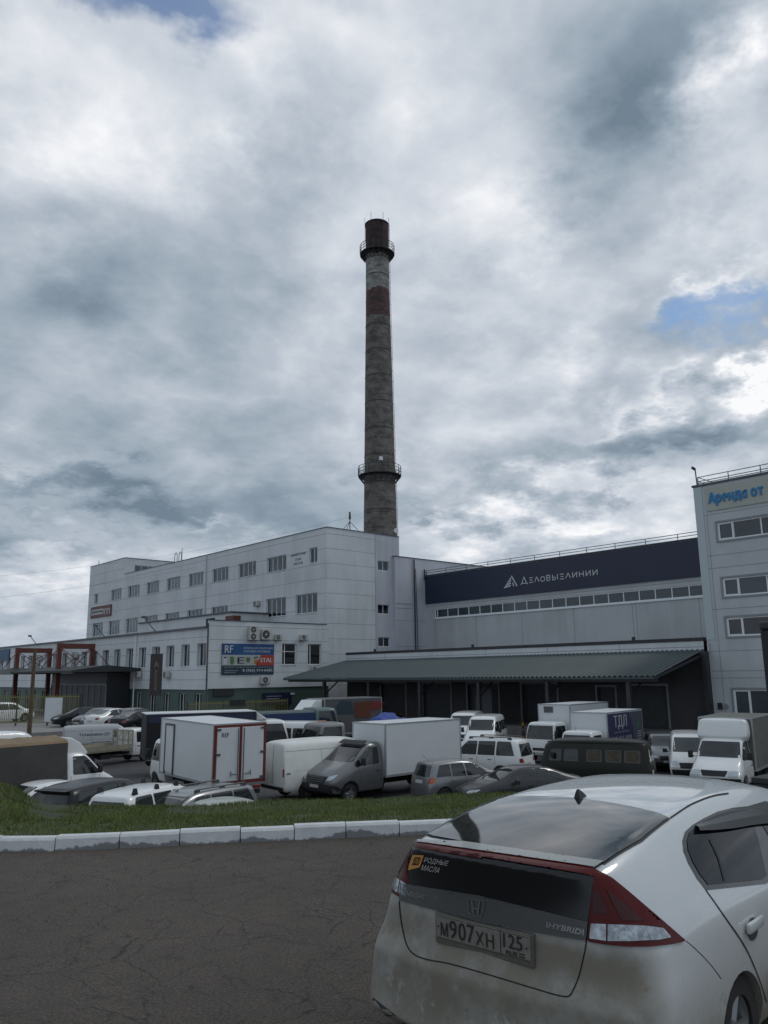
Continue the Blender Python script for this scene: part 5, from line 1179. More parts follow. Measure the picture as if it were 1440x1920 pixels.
# dark post with arm and dark bin at the right edge
p = at(1462, 30, LOT); zz1 = onY(p.y, 1424, 1180); zlow = onY(p.y, 1432, 1305)
t_ = thing('street_pylon', (p.x, p.y, LOT), 0, 'dark leaning pylon with a rounded top cut by the right edge', 'pylon')
MB().box(-.2, -.35, 0, .2, .35, zz1.z-LOT).build('body', mat('pylon_black', (.014, .016, .022), .5), t_, bevel=.04)
MB().box(-.26, -.36, zz1.z-LOT, .26, .36, zz1.z-LOT+.3).build('lamp_head', dark_m, t_, bevel=.08)
mb = MB(); mb.box(-.5, -.45, .15, .5, .45, 1.9); mb.box(-.55, -.5, 1.9, .55, .5, 2.05); pb = at(1445, 24, LOT); o = mb.build('metal_cabinet', dark_m, bevel=.02); o.location = pb; tag(o, 'dark metal cabinet cut by the right edge beside the white light truck', 'cabinet')
# far trees on the horizon at the left
leafm = mat('far_foliage', (.035, .05, .04), .9, var=.4, vscale=.3)
def crown(mb, c, r, n, rg, mi=0, sz=.35):
    for _ in range(n):
        d = Vector((rg.gauss(0, 1), rg.gauss(0, 1), rg.gauss(0, .8))).normalized()*r*rg.random()**.4; p = Vector(c)+d
        u = Vector((rg.gauss(0, 1), rg.gauss(0, 1), rg.gauss(0, 1))).normalized(); v = u.orthogonal().normalized(); s_ = sz*rg.uniform(.6, 1.4); mb.face([p-u*s_, p+v*s_*.7, p+u*s_, p-v*s_*.7], mi)
for k in range(4):
    rg = random.Random(k); c = at(-25+14*k, 170+8*k, LOT); hh = 9.4-.7*k; t_ = thing('far_tree', c, 0, ['leftmost', 'second from left', 'third from left', 'rightmost'][k]+' of the dark trees beyond the far left end of the wing', 'tree', 'trees beyond the wing')
    mb = MB()
    for j in range(9): crown(mb, (rg.uniform(-2.2, 2.2), rg.uniform(-2, 2), hh-1.2+rg.uniform(-2.5, .3)), 1.7, 130, rg)
    mb.build('crown', leafm, t_); MB().tube((0, 0, 0), (0, 0, hh-2), .35, 8, .12).build('trunk', crate_m[1], t_)
# two overhead cables
cab_m = mat('cable', (.06, .06, .07), .6)
for i, (a, b_, lb) in enumerate((((-20, 1079), (684, 962), 'upper thin overhead cable crossing the sky left of the chimney'), ((-20, 1120), (640, 995), 'lower thin overhead cable crossing the sky left of the chimney'))):
    p0 = at(a[0], 90, 0); p0.z = onY(p0.y, *a).z; p1 = at(b_[0], 120, 0); p1.z = onY(p1.y, *b_).z; mb = MB(); pts = [p0.lerp(p1, k/14)-Vector((0, 0, 1.1*4*(k/14)*(1-k/14))) for k in range(15)]
    for u, v in zip(pts, pts[1:]): mb.tube(u, v, .011, 4, cap=False)
    tag(mb.build('overhead_cable', cab_m), lb, 'cable', 'overhead cables')

# ---------------------------------------------------------------- parked vehicles
# grey bonneted truck with white box
v = Veh('box_truck', 'grey bonneted light truck with plain white cargo box and black wheel rims', 'truck')
gaz_cab(v, 4.55, grey_paint, 2.12, next_gen=True)
van_box(v, 0, 4.45, .78, 2.82, 1.0); chassis(v, .2, 4.7, 1.15)
v.patch('sun_visor', plastic, 'F', [(-.74, 1.99), (.74, 1.99), (.70, 2.12), (-.70, 2.12)], .10, cell=.1); v.wheels((6.25,), .36, .84, .22, rim_m)
v.put(26.35, 25.75, 181)
# white refrigerated box truck, rear doors with a red frame
v = Veh('box_truck', 'white insulated box truck seen from behind with red-framed rear doors', 'truck')
cabover(v, 4.75, clean_white, 1.55, 2.05, .83); bx = van_box(v, 0, 4.6, .80, 3.0, 1.12, name='cargo_box'); chassis(v, .1, 4.9, 1.2, .34); v.wheels((5.65,), .33, .72, .2, rim_d)
red_f = mat('door_red', (.16, .022, .018), .5)
for s_ in (-1, 1):
    d = MB(); d.box(s_*.06, -.06, .92, s_*1.0, -.015, 2.86); do = d.build('rear_door', box_white, v.r, bevel=.01)
    h = MB(); h.tube((s_*.12, -.09, .95), (s_*.12, -.09, 2.84), .018, 6); h.tube((s_*.17, -.11, 1.15), (s_*.42, -.11, 1.18), .016, 5); h.tube((s_*.42, -.11, 1.08), (s_*.42, -.11, 1.28), .016, 5); h.build('lock_bar', rail_m, do)
    h = MB()
    for zz in (.98, 1.9, 2.8): h.box(s_*.86, -.085, zz-.04, s_*1.04, -.062, zz+.04)
    h.build('hinge', rail_m, do)
f_ = MB(); f_.box(-1.125, -.05, .80, -1.02, -.016, 2.96); f_.box(1.02, -.05, .80, 1.125, -.016, 2.96); f_.box(-1.02, -.048, 2.88, 1.02, -.018, 2.96); f_.box(-1.02, -.048, .80, 1.02, -.018, .90); f_.box(-.045, -.052, .9, .045, -.02, 2.88); f_.build('door_frame', red_f, v.r)
sd = MB(); sd.box(-1.15, 3.35, .95, -1.122, 4.05, 2.75); so = sd.build('side_door', box_white, v.r); sd = MB(); sd.box(-1.17, 3.28, .85, -1.135, 3.35, 2.82); sd.box(-1.17, 4.05, .85, -1.135, 4.12, 2.82); sd.box(-1.17, 3.35, 2.75, -1.135, 4.05, 2.82); sd.build('door_seal', rail_m, so)
v.box('number_plate', plate_m, -.5, -.02, .52, .02, .0, .64); v.box('rear_bumper', plastic, -.95, .02, .36, .95, .12, .52)
for s_ in (-1, 1): v.box('tail_light', red_lens, s_*.62, -.03, .56, s_*.92, .02, .68, label='lit orange-red tail light' if s_ > 0 else None)
sk = MB(); text_on(sk, 'REF', (-.82, -.062, 2.68), (-.52, -.062, 2.68), (-.82, -.062, 2.52), bold=.02); sk.build('sticker', navy, v.r)
q = at(402, 31.6); h_ = R(88); v.r.location = (q.x+1.12*math.sin(h_), q.y-1.12*math.cos(h_), LOT); v.r.rotation_euler = (R(1.2), 0, h_-math.pi/2)
# tented light truck at the left edge
tarp = mat('grey_tarp', (.075, .07, .065), .75, var=.2, vscale=1.2); tarp_top = mat('tan_tarp', (.24, .17, .10), .8, var=.25, vscale=1.5)
def tent(v, y0, y1, z0, z1, hw, m, mt, name='tarpaulin', rise=.14):
    a = MB(); n = 6; prof = [(-hw, z0), (-hw, z1-.1), (-hw+.1, z1), (0, z1+rise), (hw-.1, z1), (hw, z1-.1), (hw, z0)]
    mi = [0, 1, 1, 1, 1, 0]
    ys = [y0+(y1-y0)*k/n for k in range(n+1)]
    for k in range(n):
        for i in range(6):
            s = .03 if 0 < i < 5 else 0
            a0, a1 = prof[i], prof[i+1]; ym = (ys[k]+ys[k+1])/2
            for (ya, yb, da, db) in ((ys[k], ym, 0, s), (ym, ys[k+1], s, 0)):
                a.face([(a0[0], ya, a0[1]-da*(i != 0)), (a1[0], ya, a1[1]-da*(i != 5)), (a1[0], yb, a1[1]-db*(i != 5)), (a0[0], yb, a0[1]-db*(i != 0))], mi[i])
    a.face([(p[0], y0, p[1]) for p in prof]); a.face([(p[0], y1, p[1]) for p in prof]); a.face([(-hw, y0, z0), (hw, y0, z0), (hw, y1, z0), (-hw, y1, z0)])
    return a.build(name, [m, mt], v.r)
v = Veh('tented_truck', 'white-cabbed light truck with dark tarpaulin and tan roof at the left edge', 'truck')
gaz_cab(v, 3.3, clean_white); tent(v, -.8, 3.2, .85, 2.58, 1.0, tarp, tarp_top); chassis(v, -.6, 3.5, .9); v.wheels((4.75,), .34, .82, .2, rim_d)
v.box('dropside', grey_paint, -1.03, -.8, .72, 1.03, 3.2, 1.15, bevel=.01)
fz_ = MB(); fz_.prism([(3.22, 2.0), (3.24, 2.66), (3.5, 2.62), (3.85, 2.42), (4.15, 2.08), (4.15, 2.0)], 'x', -.72, .72); fz_.build('wind_deflector', clean_white, v.r, bevel=.05)
v.place(84, 32.8, 8, 5.4)
# old white panel van
def gaz_van(label, m, windows=False, name='cargo_van', group=None):
    v = Veh(name, label, 'van' if not windows else 'minibus'); H = 2.2
    st = levels([(0, H-.10, .72, 1.30, .93), (.2, H, .76, 1.30, .97), (1.5, H+.02, .78, 1.30, .99), (3.4, H+.02, .78, 1.30, .99), (3.75, H-.08, .77, 1.29, .99), (4.5, 1.42, .78, 1.22, .96), (4.95, 1.24, .74, 1.10, .93), (5.4, .98, .66, .86, .86, .96)], .99, .85, .97, .36)
    v.shell(m, st, [.06, .0, 0, 0, 0], [-.04, 0, .06, .04, 0], arches=((1.05, .34), (4.45, .34)), arch_r=.44, bulge=.02, fbulge=.10, endcr=.5)
    v.patch('side_window', glass, 'R', [(3.2, 1.36), (3.2, 1.92), (3.72, 1.92), (4.0, 1.80), (4.42, 1.40)], both=True, r=.05)
    v.patch('windshield', glass, 'F', [(-.80, 1.47), (.80, 1.47), (.68, 2.04), (-.68, 2.04)], cell=.1)
    v.patch('grille', plastic, 'F', [(-.42, .78), (.42, .78), (.48, .98), (-.48, .98)], .012); v.patch('headlight', clear_lens, 'F', [(.50, .80), (.86, .80), (.86, .98), (.54, .99)], .016, both=True, cell=.08)
    v.patch('bumper', plastic, 'F', [(-.93, .42), (.93, .42), (.93, .70), (-.93, .70)], .03, cell=.1); v.patch('bumper', plastic, 'B', [(-.90, .42), (.90, .42), (.90, .54), (-.90, .54)], .05, cell=.1)
    v.patch('tail_light', red_lens, 'B', [(.80, .92), (.90, .92), (.90, 1.22), (.80, 1.22)], .014, both=True, r=.01)
    for s_ in (-1, 1):
        v.patch('rear_door_gap', ink, 'B', [(s_*.015-.006, .60), (s_*.015+.006, .60), (s_*.015+.006, 2.05), (s_*.015-.006, 2.05)], .003, r=0)
    v.lines([((0.1, 1.86), (3.1, 1.88)), ((3.1, .5), (3.1, 1.95)), ((1.7, .5), (1.7, 1.9)), ((4.15, .8), (4.22, 1.3))]); v.lines([((1.75, 1.08), (3.0, 1.08))], wd=.035)
    v.patch('side_trim', panel_w, 'R', [(.4, 1.12), (3.0, 1.12), (3.0, 1.15), (.4, 1.15)], .006, both=True, r=0)
    if windows:
        for (a, b) in ((.3, 1.15), (1.25, 2.1), (2.2, 3.05)): v.patch('side_window', glass, 'R', [(a, 1.36), (b, 1.36), (b, 1.90), (a, 1.90)], both=True, r=.08)
    v.mirrors(4.25, 1.48, 1.0, plastic, .16, .28); v.handles([(3.3, 1.05, 0), (2.9, 1.0, 0), (.15, 1.05, 0)]); v.wheels((1.05, 4.45), .34, .84, .2, rim_d)
    return v
v = gaz_van('old dirty white panel van parked left of the grey box truck', mat('old_white', (.74, .75, .72), .4, var=.08, dirt=((.16, .13, .09), .6, .8))); v.place(620, 34.6, -5, 5.4)
v = gaz_van('white van cab showing above the old dirty panel van', clean_white, True, 'passenger_van'); v.place(578, 46.5, -62, 5.4)
v = gaz_van('white passenger van facing the camera in front of the dock', clean_white, True, 'passenger_van'); v.place(908, 50.5, 212, 5.4)
v = gaz_van('white van half hidden behind the white cargo box', clean_white, False); v.place(872, 55, 212, 5.4)
v = gaz_van('white van roof behind the tan tented truck at the left edge', clean_white, False); v.place(8, 45, 10, 5.4)
v = gaz_van('grey van with dark lettering behind the flatbed truck', mat('van_grey', (.42, .43, .44), .35, coat=.3, dirt=((.15, .12, .10), .6, .7)), False)
mb = MB(); text_on(mb, 'Техноавиа-ДV', (1.003, .9, 1.72), (1.003, 2.95, 1.72), (1.003, .9, 1.48), bold=.03); mb.v = [(hx.x+.006 if (hx := v.b.ray_cast(Vector((4, y, z)), Vector((-1, 0, 0)))[0]) else x, y, z) for x, y, z in mb.v]; mb.build('lettering', mat('letter_violet', (.05, .04, .10), .6), v.r)
v.patch('stripe', mat('stripe_orange', (.22, .10, .04), .6), 'R', [(.2, .72), (2.0, .72), (1.9, 1.0), (.3, 1.0)], .006, r=0); v.r.scale = (.9, .88, .87); v.place(200, 54, -14, 4.75)
# flatbed light truck
v = Veh('flatbed_truck', 'small cream flatbed truck with a tall lattice headboard', 'truck')
cream = mat('cream_steel', (.33, .31, .24), .6, var=.2)
v.box('flatbed', cream, -.9, 0, .72, .9, 3.6, .80); sd = MB()
for a in ((-.92, 0, .80, -.88, 3.6, 1.06), (.88, 0, .80, .92, 3.6, 1.06), (-.88, 0, .80, .88, .04, 1.06)): sd.box(*a)
sd.build('dropside', cream, v.r)
sd = MB()
for x in (-.88, -.5, 0, .5, .88): sd.box(x-.03, 3.58, .8, x+.03, 3.64, 1.75)
sd.box(-.9, 3.58, 1.72, .9, 3.64, 1.8); sd.box(-.88, 3.585, 1.2, .88, 3.635, 1.26)
for x in (-.75, -.25, .25, .75): sd.tube((x-.18, 3.61, 1.25), (x+.18, 3.61, 1.74), .02, 5)
sd.build('headboard', cream, v.r)
cabover(v, 3.75, clean_white, 1.45, 1.85, .82, 1.05); chassis(v, .1, 3.9, .9, .30, .8); v.wheels((4.6,), .30, .72, .18, rim_d); v.place(203, 49.5, 14, 4.9)
# long black curtain-side truck behind the red-framed one
v = Veh('curtain_truck', 'long black curtain-sided truck box with a pale roof edge', 'truck')
curt = mat('black_curtain', (.009, .0095, .012), .7, var=.2); van_box(v, 0, 5.4, .85, 2.95, 1.2, curt, 'curtain_box', mat('black_frame', (.03, .03, .035), .5))
mb = MB(); mb.box(-1.23, -.03, 2.966, 1.23, 5.45, 3.0); mb.build('roof_edge', box_white, v.r); mb = MB(); mb.box(-1.225, .1, 2.55, -1.216, 5.3, 2.90); mb.box(1.216, .1, 2.55, 1.225, 5.3, 2.90); mb.build('stripe', navy, v.r)
cabover(v, 5.5, clean_white, 1.8, 2.5, 1.05, 1.35); fz_ = MB(); fz_.prism([(5.5, 2.5), (5.5, 2.95), (6.1, 2.55)], 'x', -.9, .9); fz_.build('wind_deflector', clean_white, v.r, bevel=.04)
chassis(v, .2, 5.7, 1.4, .45); v.wheels((6.6,), .45, .9, .26, rim_d); q = at(262, 41.5); v.put(q.x+.9, q.y+1.3, -20)
# blue tented truck and its neighbours in the middle
tb = mat('blue_tarp', (.018, .045, .13), .7, var=.2); tgr = mat('grey_green_tarp', (.10, .13, .13), .8, var=.15)
v = Veh('tented_truck', 'truck with a dark blue tarpaulin in front of the yellow fence', 'truck')
tent(v, .4, 4.0, .9, 2.62, 1.1, tb, tgr, rise=.05); v.box('dropside', plastic, -1.12, .4, .75, 1.12, 4, 1.2); teal = mat('teal_cab', (.10, .16, .16), .5, coat=.3, dirt=((.1, .09, .08), .6, .7))
chassis(v, .2, 4.2, 1.1, .42); cabover(v, 4.15, teal, 1.7, 2.75, 1.02, 1.5); v.wheels((5.2,), .42, .9, .24, rim_d); v.place(545, 51, -10, 5.8)
v = Veh('box_truck', 'truck with white wind deflector and orange-red picture on its grey box', 'truck')
gb = mat('grey_box', (.10, .10, .105), .6, var=.2); van_box(v, .6, 5.2, .9, 3.2, 1.15, gb)
for s_ in (-1, 1):
    mb = MB(); x = s_*1.176
    def pq(pts, mi): mb.face([(x+s_*.004*mi, a, b) for a, b in pts], mi)
    pq([(2.9, 2.2), (4.1, 2.2), (4.3, 2.7), (4.0, 3.05), (3.1, 3.0)], 0); pq([(1.6, 1.9), (2.8, 1.9), (2.9, 2.9), (1.4, 3.0)], 1); pq([(.7, 2.4), (1.5, 2.4), (1.4, 2.95), (.7, 2.95)], 2)
    t_a = (x+s_*.013, 1.35 if s_ > 0 else .45, 2.85) if s_ < 0 else (x+s_*.013, .35, 2.85)
    text_on(mb, 'МИГ', (x+s_*.012, 1.4, 2.85) if s_ < 0 else (x+s_*.012, .4, 2.85), (x+s_*.012, .4, 2.85) if s_ < 0 else (x+s_*.012, 1.4, 2.85), (x+s_*.012, 1.4, 2.5) if s_ < 0 else (x+s_*.012, .4, 2.5), mi=2, bold=.04)
    mb.build('side_picture', [mat('pic_dark', (.03, .05, .07), .6), mat('pic_orange', (.12, .035, .018), .6), mat('pic_red', (.20, .03, .03), .6), bm_[4]], v.r)
fz_ = MB(); fz_.prism([(5.25, 2.35), (5.25, 3.15), (5.75, 3.12), (6.4, 2.4), (6.4, 2.35)], 'x', -.95, .95); fz_.build('wind_deflector', clean_white, v.r, bevel=.05)
cabover(v, 5.3, clean_white, 1.7, 2.35, 1.0, 1.3); chassis(v, .2, 5.4, 1.3, .42); v.wheels((6.4,), .42, .9, .24, rim_d); v.place(632, 56, 174, 7.0)
v = Veh('flatbed_truck', 'grey truck cab with an orange corner in front of the blue tarpaulin load', 'truck'); gcab = mat('grey_cab', (.20, .21, .21), .5, coat=.2, dirt=((.1, .09, .08), .6, .7))
v.box('flatbed', plastic, -1.1, 0, .95, 1.1, 4.6, 1.1); cabover(v, 4.75, gcab, 1.7, 2.3, 1.0, 1.3); chassis(v, .2, 5, 1.2, .42); v.wheels((5.9,), .42, .9, .24, rim_d)
v.box('roof_marker', orange_lens, .5, 5.0, 2.1, .95, 5.3, 2.36); v.place(672, 45, 175, 6.5)
def lump(name, m, c, sx, sy, sz, label, cat, seed=1):
    bm = bmesh.new(); bmesh.ops.create_icosphere(bm, subdivisions=4, radius=1)
    for q in bm.verts:
        n = noise.noise(q.co*2.2+Vector((seed, 0, 0)))*.22+noise.noise(q.co*5+Vector((seed, 0, 0)))*.08; q.co *= 1+n; q.co.z = max(q.co.z, -.25); q.co.x *= sx; q.co.y *= sy; q.co.z *= sz
    me = bpy.data.meshes.new(name); bm.to_mesh(me); bm.free(); o = link(name, me, m, smooth=True, angle=60); o.location = c; return tag(o, label, cat)
lump('tarp_load', mat('bright_blue_tarp', (.012, .05, .28), .55), at(724, 48, -1.35), 1.7, 1.2, 1.15, 'bright blue tarpaulin heaped over a load behind the white cargo box', 'load')
# white suv
v = suv('white_suv', 'large white off-road car with roof rails behind the silver hatchback', 'car', clean_white, 4.9, .97, 1.88, rails=rail_m, tailm=red_lens); v.place(893, 38.6, 106, 4.9)
# silver hatchback
v = hatch('silver_hatchback', 'silver hatchback with orange-red tail light right of the grey box truck', 'car', silver); v.place(864, 32.6, -14, 3.95)
# dark estate car facing left
v = sedan('dark_sedan', 'dark grey low car with long bonnet in front of the olive van', 'car', mat('charcoal_paint', (.035, .037, .04), .35, coat=.2, spec=.4, dirt=((.09, .085, .075), .5, .5)), 4.6, .88, 1.42); v.place(968, 31.2, 158, 4.6)
# olive van
v = Veh('olive_van', 'boxy olive drab van with curtained side windows', 'van')
st = levels([(0, 1.90, .66, 1.20, .88), (.25, 2.03, .72, 1.20, .93), (1.2, 2.07, .74, 1.20, .96), (3.0, 2.07, .74, 1.20, .96), (3.85, 2.02, .72, 1.20, .95), (4.15, 1.88, .68, 1.18, .91), (4.36, 1.70, .64, 1.12, .86)], .97, .80, .95, .42)
v.shell(olive, st, [.14, .04, 0, .02, .04], [-.20, -.04, .02, .0, -.04], arches=((1.0, .38), (3.3, .38)), arch_r=.46, bulge=.04, fbulge=.05, endcr=.3, crown=.05)
crt = mat('beige_curtain', (.085, .07, .048), .9, var=.35, vscale=6)
for (a, b) in ((.35, .95), (1.08, 1.68), (1.82, 2.42)):
    v.patch('side_window', glass, 'R', [(a, 1.26), (b, 1.26), (b, 1.72), (a, 1.72)], both=True, r=.06); v.patch('curtain', crt, 'R', [(a+.05, 1.29), (b-.05, 1.29), (b-.05, 1.69), (a+.05, 1.69)], .007, both=True, r=.04)
v.patch('side_window', glass, 'R', [(2.75, 1.26), (3.35, 1.26), (3.3, 1.72), (2.75, 1.72)], both=True, r=.05); v.patch('side_window', glass, 'R', [(3.45, 1.26), (3.95, 1.26), (3.85, 1.70), (3.42, 1.72)], both=True, r=.05)
v.patch('windshield', glass, 'F', [(-.70, 1.25), (-.04, 1.25), (-.04, 1.78), (-.62, 1.76)], both=True); v.patch('rear_window', glass, 'B', [(.06, 1.28), (.62, 1.28), (.58, 1.72), (.06, 1.72)], both=True)
v.patch('tail_light', red_lens, 'B', [(.62, .72), (.74, .72), (.74, .92), (.62, .92)], .02, both=True, r=.02); v.patch('number_plate', plate_m, 'B', [(-.60, .78), (-.22, .78), (-.22, .98), (-.60, .98)], .02, r=.01)
v.patch('headlight', clear_lens, 'F', [(.52, .80), (.74, .80), (.74, 1.0), (.52, 1.0)], .02, both=True, r=.09); v.box('front_bumper', dark_m, -.9, 4.34, .46, .9, 4.42, .62); v.box('rear_bumper', dark_m, -.9, -.08, .46, .9, -.01, .60)
mb = MB(); [mb.tube((s_*.78, .2, 2.0), (s_*.78, 4.0, 2.0), .02, 5) for s_ in (-1, 1)]; mb.build('rain_gutter', olive, v.r); v.lines([((2.6, .5), (2.6, 1.8)), ((3.4, .9), (3.4, 1.8)), ((.1, 1.14), (4.2, 1.14))], wd=.018); v.mirrors(3.75, 1.5, .92, None, .14, .22); v.wheels((1.0, 3.3), .38, .84, .2, olive)
v.place(1112, 35.0, 113, 4.36)
# white cab-over box truck
v = Veh('box_truck', 'white cab-over box truck with a small grey patch on the box front', 'truck')
van_box(v, 0, 4.6, .85, 3.0, 1.0); mb = MB(); mb.box(.05, 4.615, 2.55, .62, 4.63, 2.88); mb.build('cooling_grille', gb, v.r); cabover(v, 4.75, clean_white, 1.6, 2.1, .92, 1.2); chassis(v, .1, 4.9, 1.1, .36); v.wheels((5.75,), .36, .78, .2, rim_d)
q = at(1033, 46.0); v.put(q.x+5.2, q.y+.9, 187)
# white truck with blue advertising
v = Veh('advert_truck', 'white light truck with dark blue advertising on its box side', 'truck')
van_box(v, 0, 4.4, .80, 2.85, .95); cabover(v, 4.5, clean_white, 1.5, 2.05, .84, 1.15)
for s_ in (1, -1):
    mb = MB(); x = s_*.963
    P_ = (lambda a, b: (x, a, b)) 
    mb.face([P_(.05, .9), P_(4.35, .9), P_(4.35, 2.78), P_(.05, 2.78)], 0); f0 = 4.35 if s_ < 0 else .05; dr = -1 if s_ < 0 else 1
    Q_ = lambda u, z, d=.004: (x+s_*d, f0+dr*4.3*u, z)
    mb.face([Q_(.62, .9), Q_(.72, 1.5), Q_(.70, 2.1), Q_(.60, 2.78), Q_(1, 2.78), Q_(1, .9)], 1)
    mb.face([Q_(.82, 2.0, .008), Q_(.94, 2.0, .008), Q_(.94, 2.4, .008), Q_(.82, 2.4, .008)], 3)
    text_on(mb, 'ТДЛ', Q_(.16, 2.68, .008), Q_(.52, 2.68, .008), Q_(.16, 2.02, .008), mi=2, bold=.05); text_on(mb, '(423) 234-4009', Q_(.06, 1.70, .008), Q_(.64, 1.70, .008), Q_(.06, 1.32, .008), mi=2, bold=.03)
    text_on(mb, 'ТРАНСПОРТ ДОСТАВКА', Q_(.14, 1.94, .008), Q_(.58, 1.94, .008), Q_(.14, 1.84, .008), mi=2, bold=.01)
    for k in range(7): mb.face([Q_(.83, 1.05+.12*k, .008), Q_(.95, 1.05+.12*k, .008), Q_(.95, 1.10+.12*k, .008), Q_(.83, 1.10+.12*k, .008)], 2)
    mb.build('side_advert', [mat('advert_navy', (.022, .026, .085), .5), mat('advert_grey', (.07, .075, .10), .5), mat('advert_white', (.34, .35, .38), .5), mat('advert_green', (.05, .12, .09), .5)], v.r)
a = MB(); a.tube((.3, 5.2, 1.9), (.3, 5.15, 2.25), .008, 5); a.build('antenna', plastic, v.r); chassis(v, .1, 4.7, 1.0, .33, .82); v.wheels((5.4,), .32, .74, .19, rim_d)
q = at(1095, 40.0); v.put(q.x+4.95, q.y+1.05, 190)
# silver suv and light minivan facing the camera, far right
v = suv('silver_suv', 'silver-grey off-road car facing the camera beside the dock pillar', 'car', silver, 4.6, .92, 1.66); v.place(1236, 44.5, 215, 4.6)
v = Veh('light_minivan', 'pale-blue-white minivan nosing out from behind the white truck with the domed fairing', 'van')
st = levels([(0, 1.85, .66, 1.2, .86), (.2, 1.93, .70, 1.2, .90), (1.5, 1.95, .72, 1.18, .92), (2.9, 1.93, .72, 1.16, .92), (3.3, 1.80, .71, 1.15, .92), (4.1, 1.22, .74, 1.08, .88), (4.5, 1.04, .70, .92, .85), (4.75, .80, .60, .70, .78)], .93, .7, .9, .24)
v.shell(clean_white, st, [.1, 0, 0, 0, .05], [-.04, 0, .04, .02, -.04], arches=((.95, .33), (3.85, .33)), arch_r=.40, bulge=.03, fbulge=.1, endcr=.3)
v.patch('windshield', glass, 'F', [(-.74, 1.24), (.74, 1.24), (.62, 1.80), (-.62, 1.80)], cell=.1); v.patch('headlight', clear_lens, 'F', [(.50, .72), (.82, .74), (.82, .90), (.56, .88)], .014, both=True, cell=.08); v.patch('grille', plastic, 'F', [(-.48, .62), (.48, .62), (.52, .84), (-.52, .84)], .012)
v.patch('bumper', plastic, 'F', [(-.8, .32), (.8, .32), (.84, .56), (-.84, .56)], .02, cell=.1); v.patch('side_window', glass, 'R', [(2.4, 1.22), (2.4, 1.74), (3.0, 1.74), (3.75, 1.24)], both=True); v.patch('side_window', glass, 'R', [(.3, 1.22), (.4, 1.76), (2.3, 1.76), (2.3, 1.22)], both=True)
v.mirrors(3.6, 1.25, .93, plastic); v.wheels((.95, 3.85), .33, .80, .2); v.place(1283, 40.8, 210, 4.75)
# white truck with domed fairing
v = Veh('box_truck', 'white bonneted light truck with a domed fairing and grey box facing the camera', 'truck')
gaz_cab(v, 3.6, clean_white); gtb = mat('dun_box', (.16, .16, .14), .7, var=.2); van_box(v, -.5, 3.5, .8, 2.85, 1.05, gtb)
me = cage(levels([(3.55, 2.80, .90, 2.45, .98), (3.7, 2.82, .90, 2.45, .99), (3.98, 2.80, .90, 2.42, .98), (4.15, 2.74, .86, 2.35, .96)], .96, 2.15, .94, 1.98), [0]*5, [-.15, 0, .06, .03, -.02], bulge=0, fbulge=.08, crown=.04); link('roof_fairing', me, [clean_white, under], v.r, True, 50)
chassis(v, -.3, 3.8, .9); v.wheels((5.05,), .34, .82, .2, rim_d); q = at(1315, 34.6); v.put(q.x+5.6, q.y+.95, 192)
# cars seen over the bank, near left
v = sedan('white_sedan', 'white rounded sedan half hidden by the grass bank at the left', 'car', clean_white); v.place(92, 29.8, 192, 4.5)
v = suv('black_suv', 'black hatchback-style off-road car with a roof spoiler behind the grass bank', 'car', black_paint, 4.7, .93, 1.66, spoiler=True); v.place(206, 28.0, 26, 4.7)
v = suv('white_wagon', 'white wagon with black roof rack feet behind the grass bank', 'car', clean_white, 4.5, .88, 1.62, feet=True); v.place(300, 26.2, 26, 4.5)
v = suv('silver_wagon', 'silver wagon with dark roof rails behind the grass bank', 'car', silver, 4.5, .86, 1.50, rails=rail_m); v.place(362, 25.6, 194, 4.5)
v = sedan('pale_green_car', 'pale greenish car roof just showing over the grass bank', 'car', mat('pale_green_paint', (.36, .39, .35), .4, coat=.4, dirt=((.2, .19, .15), 1.5, .5))); v.place(436, 23.8, 0, 4.5)
# cars in front of the wing
for k, (x, d, hd, m, nm, lb) in enumerate(((158, 70, 175, black_paint, 'dark_hatchback', 'darkest of the small cars parked under the entrance canopy'), (192, 68, 200, grey_paint, 'grey_sedan', 'grey car between the dark one and the white sedan by the wing'),
        (216, 66, 20, clean_white, 'white_sedan', 'white sedan parked before the green ground floor of the wing'), (248, 66, 200, silver, 'silver_sedan', 'silver car right of the white sedan before the green ground floor'), (262, 61, 25, black_paint, 'black_sedan', 'black car with its tail towards the black curtain-sided truck'))):
    v = sedan(nm, lb, 'car', m); v.place(x, d, hd, 4.5, z=-1.7)
v = suv('white_suv', 'white car behind the bars of the far left yellow fence', 'car', clean_white, 4.5, .9, 1.7); v.place(14, 80, 10, 4.5, z=-1.7)

